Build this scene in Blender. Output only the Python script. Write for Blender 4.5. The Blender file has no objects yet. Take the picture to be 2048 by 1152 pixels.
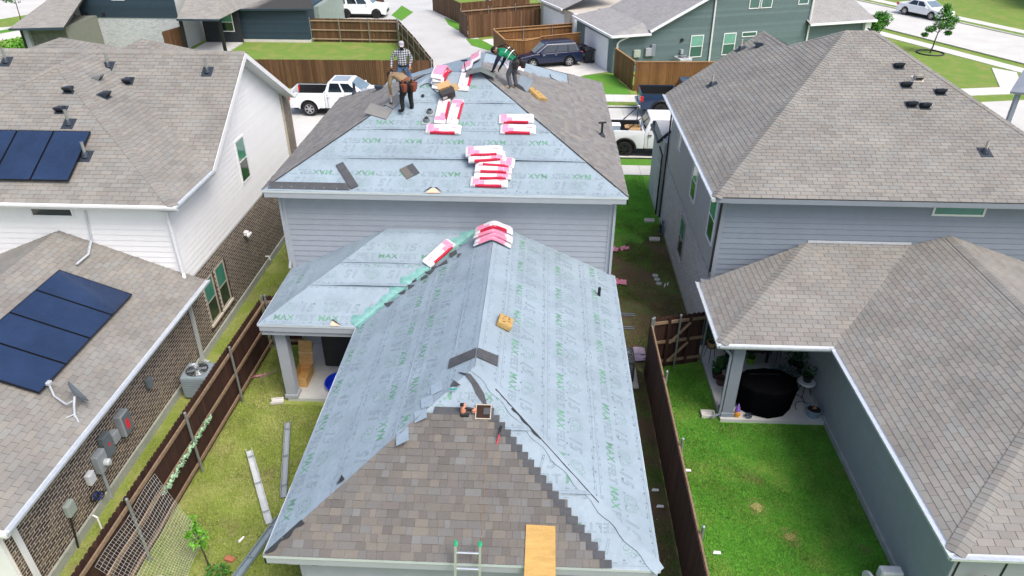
import bpy, bmesh, math, random
import numpy as np
from mathutils import Vector, Matrix, Euler

# ------------------------------------------------------------------ scene, camera, sky, sun, exposure
scn = bpy.context.scene
rnd = random.Random(11)
NR = np.random.RandomState(5)
COL = scn.collection
R = math.radians

CAM_YAW, CAM_PITCH, CAM_ROLL = -0.0435, 0.5467, 0.0017
CAM_POS = Vector((2.5868, -17.385, 13.1044))
def cam_axes():
    cy, sy = math.cos(CAM_YAW), math.sin(CAM_YAW); cp, sp = math.cos(CAM_PITCH), math.sin(CAM_PITCH)
    d = Vector((sy*cp, cy*cp, -sp)); r = Vector((cy, -sy, 0)); u = r.cross(d)
    c, s = math.cos(CAM_ROLL), math.sin(CAM_ROLL)
    return c*r+s*u, -s*r+c*u, d
cr, cu, cd = cam_axes()
cam_data = bpy.data.cameras.new('camera'); cam = bpy.data.objects.new('camera', cam_data); COL.objects.link(cam)
cam_data.sensor_width = 36; cam_data.lens = 1429.76/2048*36
cam_data.clip_start = .1; cam_data.clip_end = 3000
cam.matrix_world = Matrix(((cr.x, cu.x, -cd.x, CAM_POS.x), (cr.y, cu.y, -cd.y, CAM_POS.y), (cr.z, cu.z, -cd.z, CAM_POS.z), (0, 0, 0, 1)))
scn.camera = cam

SUN_EL, SUN_AZ = R(56), R(133)       # azimuth measured clockwise from +Y
world = bpy.data.worlds.new('World'); scn.world = world; world.use_nodes = True
wn = world.node_tree
sky = wn.nodes.new('ShaderNodeTexSky'); sky.sky_type = 'NISHITA'; sky.sun_disc = False
sky.sun_elevation = SUN_EL; sky.sun_rotation = SUN_AZ; sky.altitude = 200
sky.air_density = 1.0; sky.dust_density = 5.0; sky.ozone_density = 1.0
bgn = wn.nodes['Background']; bgn.inputs['Strength'].default_value = 0.14
wn.links.new(sky.outputs['Color'], bgn.inputs['Color'])
sd = bpy.data.lights.new('sun', 'SUN'); sd.energy = 1.4; sd.angle = R(28); sd.color = (1, .97, .93)
sun = bpy.data.objects.new('sun', sd); COL.objects.link(sun)
sdir = Vector((math.sin(SUN_AZ)*math.cos(SUN_EL), math.cos(SUN_AZ)*math.cos(SUN_EL), math.sin(SUN_EL)))
sun.rotation_euler = sdir.to_track_quat('Z', 'Y').to_euler(); sun.location = sdir*80
scn.view_settings.view_transform = 'Standard'; scn.view_settings.look = 'None'
scn.view_settings.gamma = 1; scn.view_settings.use_curve_mapping = False
scn.view_settings.exposure = 0.70

# ------------------------------------------------------------------ materials
MATS = {}
def M(name, col, rough=.6, var=.12, scale=6., bump=0., bscale=60., metal=0., spec=.4, piece=0., ramp=None, col2=None,
      streak=None, coat=0., emit=None, trans=0., alpha=1., fine=0.):
    if name in MATS: return MATS[name]
    m = bpy.data.materials.new(name); m.use_nodes = True; nt = m.node_tree; N = nt.nodes; L = nt.links
    b = N['Principled BSDF']
    b.inputs['Roughness'].default_value = rough; b.inputs['Metallic'].default_value = metal
    b.inputs['Specular IOR Level'].default_value = spec
    b.inputs['Coat Weight'].default_value = coat; b.inputs['Coat Roughness'].default_value = .06
    geo = N.new('ShaderNodeNewGeometry')
    mp = N.new('ShaderNodeMapping'); L.new(geo.outputs['Position'], mp.inputs['Vector'])
    if streak: mp.inputs['Scale'].default_value = streak
    no = N.new('ShaderNodeTexNoise'); no.inputs['Scale'].default_value = scale; no.inputs['Detail'].default_value = 6; no.inputs['Roughness'].default_value = .62
    L.new(mp.outputs[0], no.inputs['Vector'])
    c4 = (*col, 1)
    def rgb(c):
        n = N.new('ShaderNodeRGB'); n.outputs[0].default_value = (*c, 1); return n.outputs[0]
    if ramp or piece:
        oi = N.new('ShaderNodeObjectInfo')
        ad = N.new('ShaderNodeMath'); ad.operation = 'ADD'; L.new(oi.outputs['Random'], ad.inputs[0]); L.new(geo.outputs['Random Per Island'], ad.inputs[1])
        fr = N.new('ShaderNodeMath'); fr.operation = 'FRACT'; L.new(ad.outputs[0], fr.inputs[0])
    if ramp:
        cr_ = N.new('ShaderNodeValToRGB'); e = cr_.color_ramp.elements
        cr_.color_ramp.interpolation = 'LINEAR'
        for i, c in enumerate(ramp):
            p = i/(len(ramp)-1)
            el = e[0] if i == 0 else (e[1] if i == len(ramp)-1 else e.new(p))
            if i == len(ramp)-1: el = e[len(e)-1]
            el.position = p; el.color = (*c, 1)
        L.new(fr.outputs[0], cr_.inputs[0]); base = cr_.outputs[0]
    elif col2 is not None:
        mx = N.new('ShaderNodeMix'); mx.data_type = 'RGBA'
        st = N.new('ShaderNodeMapRange'); st.inputs[1].default_value = .36; st.inputs[2].default_value = .64; L.new(no.outputs[0], st.inputs[0])
        L.new(st.outputs[0], mx.inputs[0]); mx.inputs[6].default_value = c4; mx.inputs[7].default_value = (*col2, 1); base = mx.outputs[2]
    else: base = rgb(col)
    def mul(a, fac_socket, lo, hi):
        mr = N.new('ShaderNodeMapRange'); mr.inputs[1].default_value = .25; mr.inputs[2].default_value = .75; mr.inputs[3].default_value = lo; mr.inputs[4].default_value = hi
        L.new(fac_socket, mr.inputs[0])
        v = N.new('ShaderNodeVectorMath'); v.operation = 'SCALE'; L.new(a, v.inputs[0]); L.new(mr.outputs[0], v.inputs['Scale']); return v.outputs[0]
    if var: base = mul(base, no.outputs[0], 1-var, 1+var)
    if piece and not ramp:
        mr = N.new('ShaderNodeMapRange'); mr.inputs[3].default_value = 1-piece; mr.inputs[4].default_value = 1+piece; L.new(fr.outputs[0], mr.inputs[0])
        v = N.new('ShaderNodeVectorMath'); v.operation = 'SCALE'; L.new(base, v.inputs[0]); L.new(mr.outputs[0], v.inputs['Scale']); base = v.outputs[0]
    if fine:
        n3 = N.new('ShaderNodeTexNoise'); n3.inputs['Scale'].default_value = 90; n3.inputs['Detail'].default_value = 3; L.new(geo.outputs['Position'], n3.inputs['Vector'])
        base = mul(base, n3.outputs[0], 1-fine, 1+fine)
    L.new(base, b.inputs['Base Color'])
    if bump:
        n2 = N.new('ShaderNodeTexNoise'); n2.inputs['Scale'].default_value = bscale; n2.inputs['Detail'].default_value = 4; L.new(mp.outputs[0], n2.inputs['Vector'])
        bp = N.new('ShaderNodeBump'); bp.inputs['Strength'].default_value = bump; bp.inputs['Distance'].default_value = .02
        L.new(n2.outputs[0], bp.inputs['Height']); L.new(bp.outputs[0], b.inputs['Normal'])
    if emit: b.inputs['Emission Color'].default_value = (*emit, 1); b.inputs['Emission Strength'].default_value = 1
    if trans: b.inputs['Transmission Weight'].default_value = trans
    if alpha < 1: b.inputs['Alpha'].default_value = alpha
    MATS[name] = m; return m

# ------------------------------------------------------------------ mesh helpers
def wl(o):
    p = Vector((0, 0, 0))
    while o is not None: p = p+o.location; o = o.parent
    return p
def link(o, parent=None):
    COL.objects.link(o)
    if parent is not None: o.parent = parent
    return o
def tag(o, label=None, cat=None, group=None, kind=None):
    if label: o['label'] = label
    if cat: o['category'] = cat
    if group: o['group'] = group
    if kind: o['kind'] = kind
    return o
def thing(name, label, cat, loc=(0, 0, 0), rz=0, group=None):
    o = bpy.data.objects.new(name, None); COL.objects.link(o); o.empty_display_size = .2
    o.location = loc; o.rotation_euler = (0, 0, rz)
    return tag(o, label, cat, group)
def copy_tree(o, parent=None):
    c = o.copy(); COL.objects.link(c); c.parent = parent
    for ch in list(o.children): copy_tree(ch, c)
    return c

class MB:
    def __init__(s): s.v = []; s.f = []; s.mi = []; s.cm = 0
    def add(s, pts, faces):
        o = len(s.v); s.v += [tuple(p) for p in pts]
        for f in faces: s.f.append([o+i for i in f]); s.mi.append(s.cm)
        return s
    def box(s, c, d, rot=None):
        x, y, z = d[0]/2, d[1]/2, d[2]/2
        P = [Vector((a*x, b*y, e*z)) for e in (-1, 1) for b in (-1, 1) for a in (-1, 1)]
        if rot is not None: P = [rot @ p for p in P]
        c = Vector(c)
        return s.add([p+c for p in P], [(0, 2, 3, 1), (4, 5, 7, 6), (0, 1, 5, 4), (2, 6, 7, 3), (0, 4, 6, 2), (1, 3, 7, 5)])
    def bb(s, x0, x1, y0, y1, z0, z1): return s.box(((x0+x1)/2, (y0+y1)/2, (z0+z1)/2), (x1-x0, y1-y0, z1-z0))
    def prism(s, pts, vec):
        vec = Vector(vec); P = [Vector(p) for p in pts]; n = len(P)
        nor = Vector((0, 0, 0))
        for i in range(n): nor += P[i].cross(P[(i+1) % n])
        if nor.dot(vec) > 0: P = P[::-1]
        Q = [p+vec for p in P]
        F = [tuple(range(n)), tuple(range(2*n-1, n-1, -1))]
        F += [((i+1) % n, i, n+i, n+(i+1) % n) for i in range(n)]
        return s.add(P+Q, F)
    def loft(s, rings, cap=True, closed=True):
        n = len(rings[0]); pts = [p for r in rings for p in r]; F = []
        for k in range(len(rings)-1):
            for i in range(n if closed else n-1):
                j = (i+1) % n; F.append((k*n+i, k*n+j, (k+1)*n+j, (k+1)*n+i))
        if cap and closed: F.append(tuple(range(n-1, -1, -1))); F.append(tuple((len(rings)-1)*n+i for i in range(n)))
        return s.add(pts, F)
    def tube(s, path, r, n=8, cap=True):
        P = [Vector(p) for p in path]; rr = r if isinstance(r, (list, tuple)) else [r]*len(P); rings = []; up = None
        for i, p in enumerate(P):
            d = (P[min(i+1, len(P)-1)]-P[max(i-1, 0)])
            if d.length < 1e-9: d = Vector((0, 0, 1))
            d.normalize()
            if up is None: up = d.orthogonal().normalized()
            up = (up-d*up.dot(d));
            if up.length < 1e-6: up = d.orthogonal()
            up.normalize(); w = d.cross(up)
            rings.append([p+(up*math.cos(2*math.pi*k/n)+w*math.sin(2*math.pi*k/n))*rr[i] for k in range(n)])
        return s.loft(rings, cap)
    def cyl(s, c, r, h, n=14, r2=None, axis='z'):
        r2 = r if r2 is None else r2; c = Vector(c)
        ax = {'x': Vector((1, 0, 0)), 'y': Vector((0, 1, 0)), 'z': Vector((0, 0, 1))}[axis]
        return s.lathe([(r, 0), (r2, h)], c, n, ax)
    def lathe(s, prof, c=(0, 0, 0), n=16, ax=Vector((0, 0, 1)), cap=True):
        c = Vector(c); ax = Vector(ax).normalized(); a = ax.orthogonal().normalized(); b = ax.cross(a)
        rings = [[c+ax*z+(a*math.cos(2*math.pi*k/n)+b*math.sin(2*math.pi*k/n))*max(r, 1e-4) for k in range(n)] for r, z in prof]
        return s.loft(rings, cap)
    def ball(s, c, r, n=10, m=6, rot=None):
        rx, ry, rz = (r, r, r) if not isinstance(r, (tuple, list)) else r; rings = []; c = Vector(c)
        for j in range(m+1):
            t = -math.pi/2+math.pi*j/m; cc = max(math.cos(t), .02)
            ring = [Vector((rx*cc*math.cos(2*math.pi*k/n), ry*cc*math.sin(2*math.pi*k/n), rz*math.sin(t))) for k in range(n)]
            if rot is not None: ring = [rot @ p for p in ring]
            rings.append([p+c for p in ring])
        return s.loft(rings)
    def quad(s, *p): return s.add(p, [tuple(range(len(p)))])
    def build(s, name, mat, parent=None, at=None, smooth=False, bevel=0., seg=1, local=False, kind=None):
        me = bpy.data.meshes.new(name); off = Vector((0, 0, 0))
        if at is not None: off = Vector(at)
        elif parent is not None and not local: off = wl(parent)
        v = np.array(s.v, dtype=np.float64).reshape(-1, 3)-np.array(off)
        me.from_pydata(v.tolist(), [], s.f)
        mats = mat if isinstance(mat, (list, tuple)) else [mat]
        for m_ in mats: me.materials.append(m_)
        if len(mats) > 1: me.polygons.foreach_set('material_index', s.mi)
        if bevel:
            bm = bmesh.new(); bm.from_mesh(me)
            bmesh.ops.remove_doubles(bm, verts=bm.verts, dist=1e-5)
            ed = [e for e in bm.edges if len(e.link_faces) == 2 and e.calc_face_angle(0) > .5]
            bmesh.ops.bevel(bm, geom=ed, offset=bevel, segments=seg, profile=.6, affect='EDGES', clamp_overlap=True)
            bm.to_mesh(me); bm.free()
        if smooth:
            me.polygons.foreach_set('use_smooth', [True]*len(me.polygons))
            try: me.set_sharp_from_angle(angle=R(38))
            except Exception: pass
        me.update()
        o = bpy.data.objects.new(name, me); link(o, parent)
        if at is not None: o.location = off
        if kind: o['kind'] = kind
        return o
def inst(name, mesh, parent, mat4):
    o = bpy.data.objects.new(name, mesh); link(o, parent)
    o.matrix_local = Matrix.Translation(-wl(parent)) @ mat4
    return o
def rotz(a): return Matrix.Rotation(a, 3, 'Z')
def clip_half(poly, a, b, c):
    out = []; n = len(poly)
    for i in range(n):
        p, q = poly[i], poly[(i+1) % n]; dp = a*p[0]+b*p[1]-c; dq = a*q[0]+b*q[1]-c
        if dp <= 1e-9: out.append(p)
        if (dp < -1e-9 and dq > 1e-9) or (dp > 1e-9 and dq < -1e-9):
            t = dp/(dp-dq); out.append((p[0]+(q[0]-p[0])*t, p[1]+(q[1]-p[1])*t))
    return out
def clip_rect(poly, x0, x1, y0, y1):
    for a, b, c in ((1, 0, x1), (-1, 0, -x0), (0, 1, y1), (0, -1, -y0)):
        if len(poly) < 3: return []
        poly = clip_half(poly, a, b, c)
    return poly
def area2(p): return abs(sum(p[i][0]*p[(i+1) % len(p)][1]-p[(i+1) % len(p)][0]*p[i][1] for i in range(len(p))))/2
def inside(poly, x, y):
    c = False; n = len(poly); j = n-1
    for i in range(n):
        if (poly[i][1] > y) != (poly[j][1] > y) and x < (poly[j][0]-poly[i][0])*(y-poly[i][1])/(poly[j][1]-poly[i][1])+poly[i][0]: c = not c
        j = i
    return c
class Frame:
    """plane frame: a along the eave (level), b up the slope, h off the surface"""
    def __init__(s, poly):
        P = [Vector(p) for p in poly]; nor = Vector((0, 0, 0))
        for i in range(len(P)): nor += P[i].cross(P[(i+1) % len(P)])
        nor.normalize()
        if nor.z < 0: nor = -nor
        s.n = nor; s.s = (Vector((0, 0, 1))-nor*nor.z).normalized(); s.u = s.s.cross(s.n)
        s.o = min(P, key=lambda p: p.z).copy(); s.P = P; s.p2 = [s.to2(p) for p in P]
    def to2(s, p): d = Vector(p)-s.o; return (d.dot(s.u), d.dot(s.s))
    def at(s, a, b, h=0.): return s.o+s.u*a+s.s*b+s.n*h
    def mat(s, a, b, h=0.):
        m = Matrix.Identity(4); p = s.at(a, b, h)
        for i in range(3): m[i][0] = s.u[i]; m[i][1] = s.s[i]; m[i][2] = s.n[i]; m[i][3] = p[i]
        return m
    def range_at(s, b):
        xs = []; n = len(s.p2)
        for i in range(n):
            p, q = s.p2[i], s.p2[(i+1) % n]
            if (p[1]-b)*(q[1]-b) <= 0 and abs(p[1]-q[1]) > 1e-9: t = (b-p[1])/(q[1]-p[1]); xs.append(p[0]+(q[0]-p[0])*t)
        return (min(xs), max(xs)) if xs else None
# ------------------------------------------------------------------ shared materials
m_white = M('white_paint', (.84, .84, .84), .5, .05, 3)
m_wtrim = M('white_trim_paint', (.78, .79, .8), .45, .05, 4)
m_gutter = M('galvanised_gutter', (.62, .66, .7), .35, .12, 9, metal=.35)
m_greysid = M('grey_siding_paint', (.32, .345, .385), .6, .05, 3, piece=.04, fine=.05)
m_greytrim = M('grey_trim_paint', (.36, .385, .42), .55, .06, 3)
m_greywall = M('grey_fibre_board_paint', (.36, .39, .405), .65, .07, 4, fine=.1)
m_bluesid = M('blue_grey_siding_paint', (.20, .235, .28), .6, .06, 3, piece=.05, fine=.06)
m_bluetrim = M('blue_grey_trim_paint', (.22, .25, .29), .55, .06, 3)
m_glassg = M('green_window_glass', (.05, .22, .17), .06, .25, 1.5, spec=.9)
m_glassd = M('dark_window_glass', (.012, .03, .028), .06, .3, 1.5, spec=.9)
m_concrete = M('concrete', (.62, .60, .56), .8, .1, 1.2, fine=.06)
m_slab = M('patio_concrete', (.52, .52, .49), .8, .14, 2.2, fine=.08)
m_found = M('foundation_concrete', (.36, .38, .34), .85, .2, 5, fine=.15)
m_deck = M('roof_underlay_dark', (.045, .045, .045), .9, .2, 9)
m_black = M('black_plastic', (.018, .019, .021), .5, .2, 8)
m_blackmetal = M('black_metal', (.02, .022, .026), .4, .15, 8, metal=.3)
m_steel = M('galvanised_steel', (.42, .44, .46), .35, .15, 12, metal=.7)
m_lead = M('dark_lead_flashing', (.03, .04, .055), .5, .3, 14)
m_tab = M('weathered_three_tab_shingle', (.25, .24, .22), .9, .18, .7, fine=.16,
          ramp=[(.208, .197, .180), (.238, .219, .196), (.233, .224, .206), (.26, .24, .212), (.244, .242, .225), (.219, .213, .199), (.267, .253, .228), (.237, .218, .197)])
m_arch = M('new_laminated_shingle', (.2, .18, .16), .9, .1, 1.5, fine=.22,
           ramp=[(.125, .116, .106), (.155, .141, .123), (.147, .143, .136), (.182, .163, .138), (.137, .128, .12), (.175, .175, .17), (.12, .111, .103), (.152, .138, .126)])
m_archgrey = M('new_laminated_shingle_upper', (.2, .2, .19), .9, .1, 1.5, fine=.2,
           ramp=[(.175, .165, .16), (.21, .195, .185), (.20, .198, .196), (.245, .228, .205), (.19, .178, .17), (.235, .235, .23), (.165, .157, .152)])
m_brick = M('brown_brick', (.1, .07, .05), .9, .2, 14, fine=.25,
            ramp=[(.045, .030, .026), (.06, .04, .032), (.085, .06, .045), (.05, .036, .032), (.13, .095, .065), (.065, .045, .035), (.20, .155, .105), (.04, .03, .028)])
m_mortar = M('light_mortar', (.60, .54, .46), .95, .12, 8, fine=.1)
m_pbrick = M('pale_grey_brick', (.5, .5, .5), .9, .15, 10, fine=.12,
             ramp=[(.44, .46, .49), (.52, .54, .57), (.36, .38, .42), (.55, .57, .59), (.47, .49, .52)])
m_pmortar = M('pale_mortar', (.50, .51, .52), .95, .1, 8)
m_gbrick = M('grey_washed_brick', (.27, .28, .3), .9, .15, 10, fine=.14,
             ramp=[(.43, .43, .435), (.48, .48, .48), (.39, .39, .40), (.51, .51, .51), (.45, .45, .455)])
m_gmortar = M('grey_mortar', (.44, .44, .445), .95, .1, 8)
m_cedar_d = M('dark_stained_cedar', (.05, .022, .015), .75, .3, 3, streak=(6, 6, .5), fine=.2,
              ramp=[(.028, .012, .010), (.045, .019, .013), (.038, .016, .012), (.06, .027, .018), (.034, .014, .011)])
m_cedar_b = M('brown_stained_cedar', (.12, .06, .028), .75, .3, 3, streak=(6, 6, .5), fine=.15,
              ramp=[(.07, .032, .015), (.11, .053, .024), (.085, .04, .018), (.15, .075, .034), (.095, .046, .022), (.19, .105, .05)])
m_cedar_o = M('golden_stained_cedar', (.2, .1, .04), .7, .3, 3, streak=(6, 6, .5), fine=.15,
              ramp=[(.13, .058, .017), (.18, .082, .023), (.15, .067, .019), (.215, .105, .032), (.165, .075, .022)])
m_rail = M('weathered_rail_wood', (.24, .165, .105), .8, .3, 5, streak=(2, 2, 2), fine=.2)
m_felt = M('blue_roofing_felt', (.277, .345, .398), .62, .15, 1.2, bump=.9, bscale=7, fine=.06)
m_inkgreen = M('green_print_ink', (.145, .28, .215), .7, .5, 9)
m_inkgrey = M('grey_green_print_ink', (.18, .25, .275), .7, .35, 9)
m_tealmem = M('teal_ice_shield', (.18, .38, .35), .45, .35, 5, bump=.8, bscale=11)

# ------------------------------------------------------------------ roofing
class Shingler:
    def __init__(s, roof, mat, limit=300, style='tab'):
        s.roof = roof; s.mat = mat; s.limit = limit; s.full = []; s.cut = []; s.style = style
    def plane(s, poly, e=.143, tab=.305, bmin=None, bmax=None, keep=None, style=None, h0=0.0, rough_tone=0):
        fr = Frame(poly); a_ = [p[0] for p in fr.p2]; b_ = [p[1] for p in fr.p2]
        bm0 = min(b_) if bmin is None else bmin; bm1 = max(b_) if bmax is None else bmax
        st = style or s.style; k = 0; b = bm0; gap = .005 if st == 'tab' else .0015
        conv = fr.p2
        while b < bm1-.01:
            b1 = min(b+e+.006, max(b_))
            a = min(a_)-((k % 2)*tab/2+(k//2 % 3)*.02 if st == 'tab' else rnd.uniform(0, .4))
            j0 = rnd.uniform(-.01, .01)
            while a < max(a_):
                w = tab if st == 'tab' else rnd.choice((.11, .14, .17, .2, .24, .3))
                x0, x1 = a+gap+j0*0, a+w-gap; a += w
                if x1 < min(a_): continue
                y0, y1 = b, b1
                if keep and not keep(fr, (x0+x1)/2, (y0+y1)/2): continue
                pl = clip_rect(conv, x0, x1, y0, y1)
                if len(pl) < 3: continue
                ar = area2(pl)
                if ar < .0006: continue
                t = (.013 if st == 'tab' else rnd.choice((.009, .012, .017)))
                rec = (fr, pl, y0, t+h0, h0)
                if ar > .995*(x1-x0)*(y1-y0) and len(pl) == 4: s.full.append((rec, x0, x1, y0, y1))
                else: s.cut.append(rec)
            b += e; k += 1
        return fr
    def finish(s, name='shingle'):
        s.full.sort(key=lambda r: (r[0][0].at((r[1]+r[2])/2, r[3])-CAM_POS).length)
        cache = {}
        for rec, x0, x1, y0, y1 in s.full[:s.limit]:
            fr, pl, yy, t, h0 = rec; key = (round(x1-x0, 3), round(y1-y0, 3), round(t, 4), round(h0, 4))
            if key not in cache:
                mb = MB(); w, d = x1-x0, y1-y0
                mb.add([(0, 0, h0-.004), (w, 0, h0-.004), (w, d, h0-.004), (0, d, h0-.004), (0, 0, t), (w, 0, t), (w, d, h0+.003), (0, d, h0+.003)],
                       [(4, 5, 6, 7), (0, 1, 5, 4), (1, 2, 6, 5), (3, 0, 4, 7)])
                me = bpy.data.meshes.new(name); me.from_pydata(mb.v, [], mb.f); me.materials.append(s.mat); cache[key] = me
            inst(name, cache[key], s.roof, fr.mat(x0, y0))
        mb = MB()
        rest = [r[0] for r in s.full[s.limit:]]+s.cut
        for fr, pl, y0, t, h0 in rest:
            n = len(pl); ymax = y0+.149
            top = [fr.at(x, y, t+(h0+.003-t)*min(1, max(0, (y-y0)/.149))) for x, y in pl]; bot = [fr.at(x, y, h0-.004) for x, y in pl]
            area = sum(pl[i][0]*pl[(i+1) % n][1]-pl[(i+1) % n][0]*pl[i][1] for i in range(n))
            f = [tuple(range(n)) if area > 0 else tuple(range(n-1, -1, -1))]
            f += [(i, n+i, n+(i+1) % n, (i+1) % n) for i in range(n)]
            mb.add(top+bot, f)
        if mb.v: mb.build('shingle_field', s.mat, s.roof, kind='stuff')
def deck(mb, poly, th=.035, lift=-.006):
    fr = Frame(poly); mb.prism([p+fr.n*lift for p in fr.P], fr.n*-th)
def ridge_caps(roof, A, B, nl, nr, mat, w=.15, e=.135, lift=.016):
    """overlapping bent caps from A (low end) to B along a hip or ridge; nl, nr are the normals of the two slopes"""
    A, B = Vector(A), Vector(B); d = (B-A); Ln = d.length; d.normalize(); nl, nr = Vector(nl).normalized(), Vector(nr).normalized()
    up = (nl+nr).normalized()
    el = nl.cross(d); er = nr.cross(d)
    if el.dot(nr) > 0: el = -el
    if er.dot(nl) > 0: er = -er
    mb = MB()
    L_ = e+.03
    P = lambda t, side, h: d*t+side*w+up*h
    z0, z1 = lift+.012, lift
    v = [d*0+up*z0, P(0, el, z0), P(0, er, z0), d*L_+up*z1, P(L_, el, z1), P(L_, er, z1), d*0+up*(z0-.022), P(0, el, z0-.022), P(0, er, z0-.022)]
    f = [(0, 1, 4, 3), (2, 0, 3, 5), (7, 1, 0, 6), (6, 0, 2, 8), (1, 7, 4), (8, 2, 5)]
    # make normals face up
    me = bpy.data.meshes.new('ridge_cap'); me.from_pydata([tuple(x) for x in v], [], f)
    bm = bmesh.new(); bm.from_mesh(me); bmesh.ops.recalc_face_normals(bm, faces=bm.faces); bm.to_mesh(me); bm.free()
    me.materials.append(mat)
    n = int(Ln/e)
    for i in range(n): inst('ridge_cap', me, roof, Matrix.Translation(A+d*(i*e)))
def pipe_vent(name, label, p, n, h=.38, r=.045, mat=None, group='plumbing vent pipes', flash=True):
    t = thing(name, label, 'vent pipe', p, 0, group); p = Vector(p); n = Vector(n).normalized()
    q = n.to_track_quat('Z', 'Y').to_matrix()
    MB().lathe([(r, -.02), (r, h), (r*.8, h), (r*.8, h-.05)], p, 12).build('pipe', mat or m_steel, t, smooth=True)
    if flash:
        mb = MB(); mb.box(p+n*.012, (.34, .40, .012), q); mb.lathe([(.12, .0), (.085, .09), (.06, .13)], p, 12)
        mb.build('flashing_boot', m_lead, t)
    return t
def box_vent(name, label, p, n, face=(0, -1, 0), mat=None, s=.8, group='roof box vents', parent_plane=None):
    """small hooded exhaust vent: base flange, hood open at the low side"""
    mat = mat or m_lead
    t = thing(name, label, 'roof vent', p, 0, group); p = Vector(p); n = Vector(n).normalized(); dn = Vector((0, 0, -1)); dn = (dn-n*dn.dot(n)).normalized()
    sd = n.cross(dn)
    P = lambda a, b, h: p+sd*a*s+dn*b*s+n*h*s
    mb = MB(); mb.prism([P(-.2, -.2, .018), P(.2, -.2, .018), P(.2, .22, .018), P(-.2, .22, .018)], n*-.01); mb.build('flange', mat, t)
    mb = MB()
    o = [P(-.13, -.13, .02), P(.13, -.13, .02), P(.13, .13, .02), P(-.13, .13, .02), P(-.13, -.10, .10), P(.13, -.10, .13), P(.15, .17, .27), P(-.15, .17, .27), P(.15, .17, .17), P(-.15, .17, .17)]
    mb.add(o, [(4, 5, 6, 7), (0, 1, 5, 4), (1, 2, 8, 6, 5), (3, 0, 4, 7, 9), (7, 6, 8, 9)])
    mb.build('hood', mat, t)
    MB().prism([P(-.12, .1, .03), P(.12, .1, .03), P(.13, .14, .18), P(-.13, .14, .18)], dn*.01).build('dark_opening', m_black, t)
    return t

# ------------------------------------------------------------------ felt
LIFTS = []
def felt_h(a, b, b0, k, lifts):
    h = .012+.004*math.sin(a*1.7+k*1.3)+.004*math.sin(a*4.3+b*5+k)*math.sin(b*2.3+k)+.002*math.sin(b*9+a*3)
    e = math.exp(-max(0, b-b0)/.07)
    h += e*(.006+.005*math.sin(a*2.1+k*2.)+.004*math.sin(a*5.7+k))
    for (a0, a1, amp) in lifts:
        if a0 < a < a1: h += amp*math.sin(math.pi*(a-a0)/(a1-a0))**.6*math.exp(-max(0, b-b0)/.10)
    return h
def felt_plane(roof, poly, seams, lifts={}, text=None, mat=None, inset=0.0, name='felt_sheet', amax=None, amin=None):
    """seams: list of b values; each strip b[i]..b[i+1]+overlap; text: list per strip of None | 'up' | 'down' """
    fr = Frame(poly); mat = mat or m_felt; out = []
    for k in range(len(seams)-1):
        b0, b1 = seams[k], min(seams[k+1]+.09, max(p[1] for p in fr.p2)-1e-4)
        if b1 <= b0+.02: continue
        lf = lifts.get(k, []); nb = 9; rows = []
        bs = [b0+1e-4, b0+.03, b0+.07, b0+.12]+[b0+.12+(b1-b0-.12)*(i+1)/nb for i in range(nb)] if b1-b0 > .2 else [b0+1e-4, (b0+b1)/2, b1]
        rr = [fr.range_at(b) for b in bs]; ok = [(b, r) for b, r in zip(bs, rr) if r]
        W = max(r[1]-r[0] for b, r in ok); na = max(8, int(W/.12)); mb = MB(); pts = []
        for b, (l, r_) in ok:
            l = max(l, amin) if amin is not None else l; r_ = min(r_, amax) if amax is not None else r_
            for i in range(na+1):
                a = l+(r_-l)*i/na; pts.append(fr.at(a, b, felt_h(a, b, b0, k, lf)))
        n1 = na+1; F = [(j*n1+i, j*n1+i+1, (j+1)*n1+i+1, (j+1)*n1+i) for j in range(len(ok)-1) for i in range(na)]
        # front lip going down
        base = len(pts); b, (l, r_) = ok[0]
        pts += [p+(-fr.n*.004) for p in pts[:n1]]
        F += [(i+1, i, base+i, base+i+1) for i in range(na)]
        mb.add(pts, F); o = mb.build(name, mat, roof, smooth=True); out.append((fr, k, b0, b1, lf))
    return out

_glyph = {}
def text_mesh(body, size, outline=0., bold=0., shear=0.):
    key = (body, size, outline, bold)
    if key in _glyph: return _glyph[key]
    cu_ = bpy.data.curves.new('t', 'FONT'); cu_.body = body; cu_.size = size; cu_.resolution_u = 2; cu_.shear = shear
    cu_.space_character = 1.08
    if outline: cu_.fill_mode = 'NONE'; cu_.bevel_depth = outline; cu_.bevel_resolution = 0
    elif bold: cu_.offset = bold
    ob = bpy.data.objects.new('t', cu_); COL.objects.link(ob)
    dg = bpy.context.evaluated_depsgraph_get(); me = bpy.data.meshes.new_from_object(ob.evaluated_get(dg))
    v = np.array([x.co[:] for x in me.vertices]).reshape(-1, 3); f = [tuple(p.vertices) for p in me.polygons]
    bpy.data.objects.remove(ob); bpy.data.curves.remove(cu_); bpy.data.meshes.remove(me)
    if outline: v[:, 2] *= .25
    _glyph[key] = (v, f); return v, f
def emblem_mesh(s=.13, r=.0045):
    """abstract round printed mark made of open arcs"""
    mb = MB()
    def arc(cx, cy, rad, a0, a1, n=9): mb.tube([(cx+rad*math.cos(a0+(a1-a0)*i/n), cy+rad*math.sin(a0+(a1-a0)*i/n), 0) for i in range(n+1)], r, 4)
    arc(s, s, s, .6, 5.6); arc(s, s, s*.55, 2.2, 7.2); arc(s*2.6, s*.95, s*.85, 1.2, 6.0); arc(s*2.6, s, s*.4, -1.5, 3.2); arc(s*1.7, s*1.9, s*.35, -.5, 3.6)
    v = np.array([tuple(p) for p in mb.v]); v[:, 2] *= .25
    return v, mb.f
TXT = None
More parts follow.
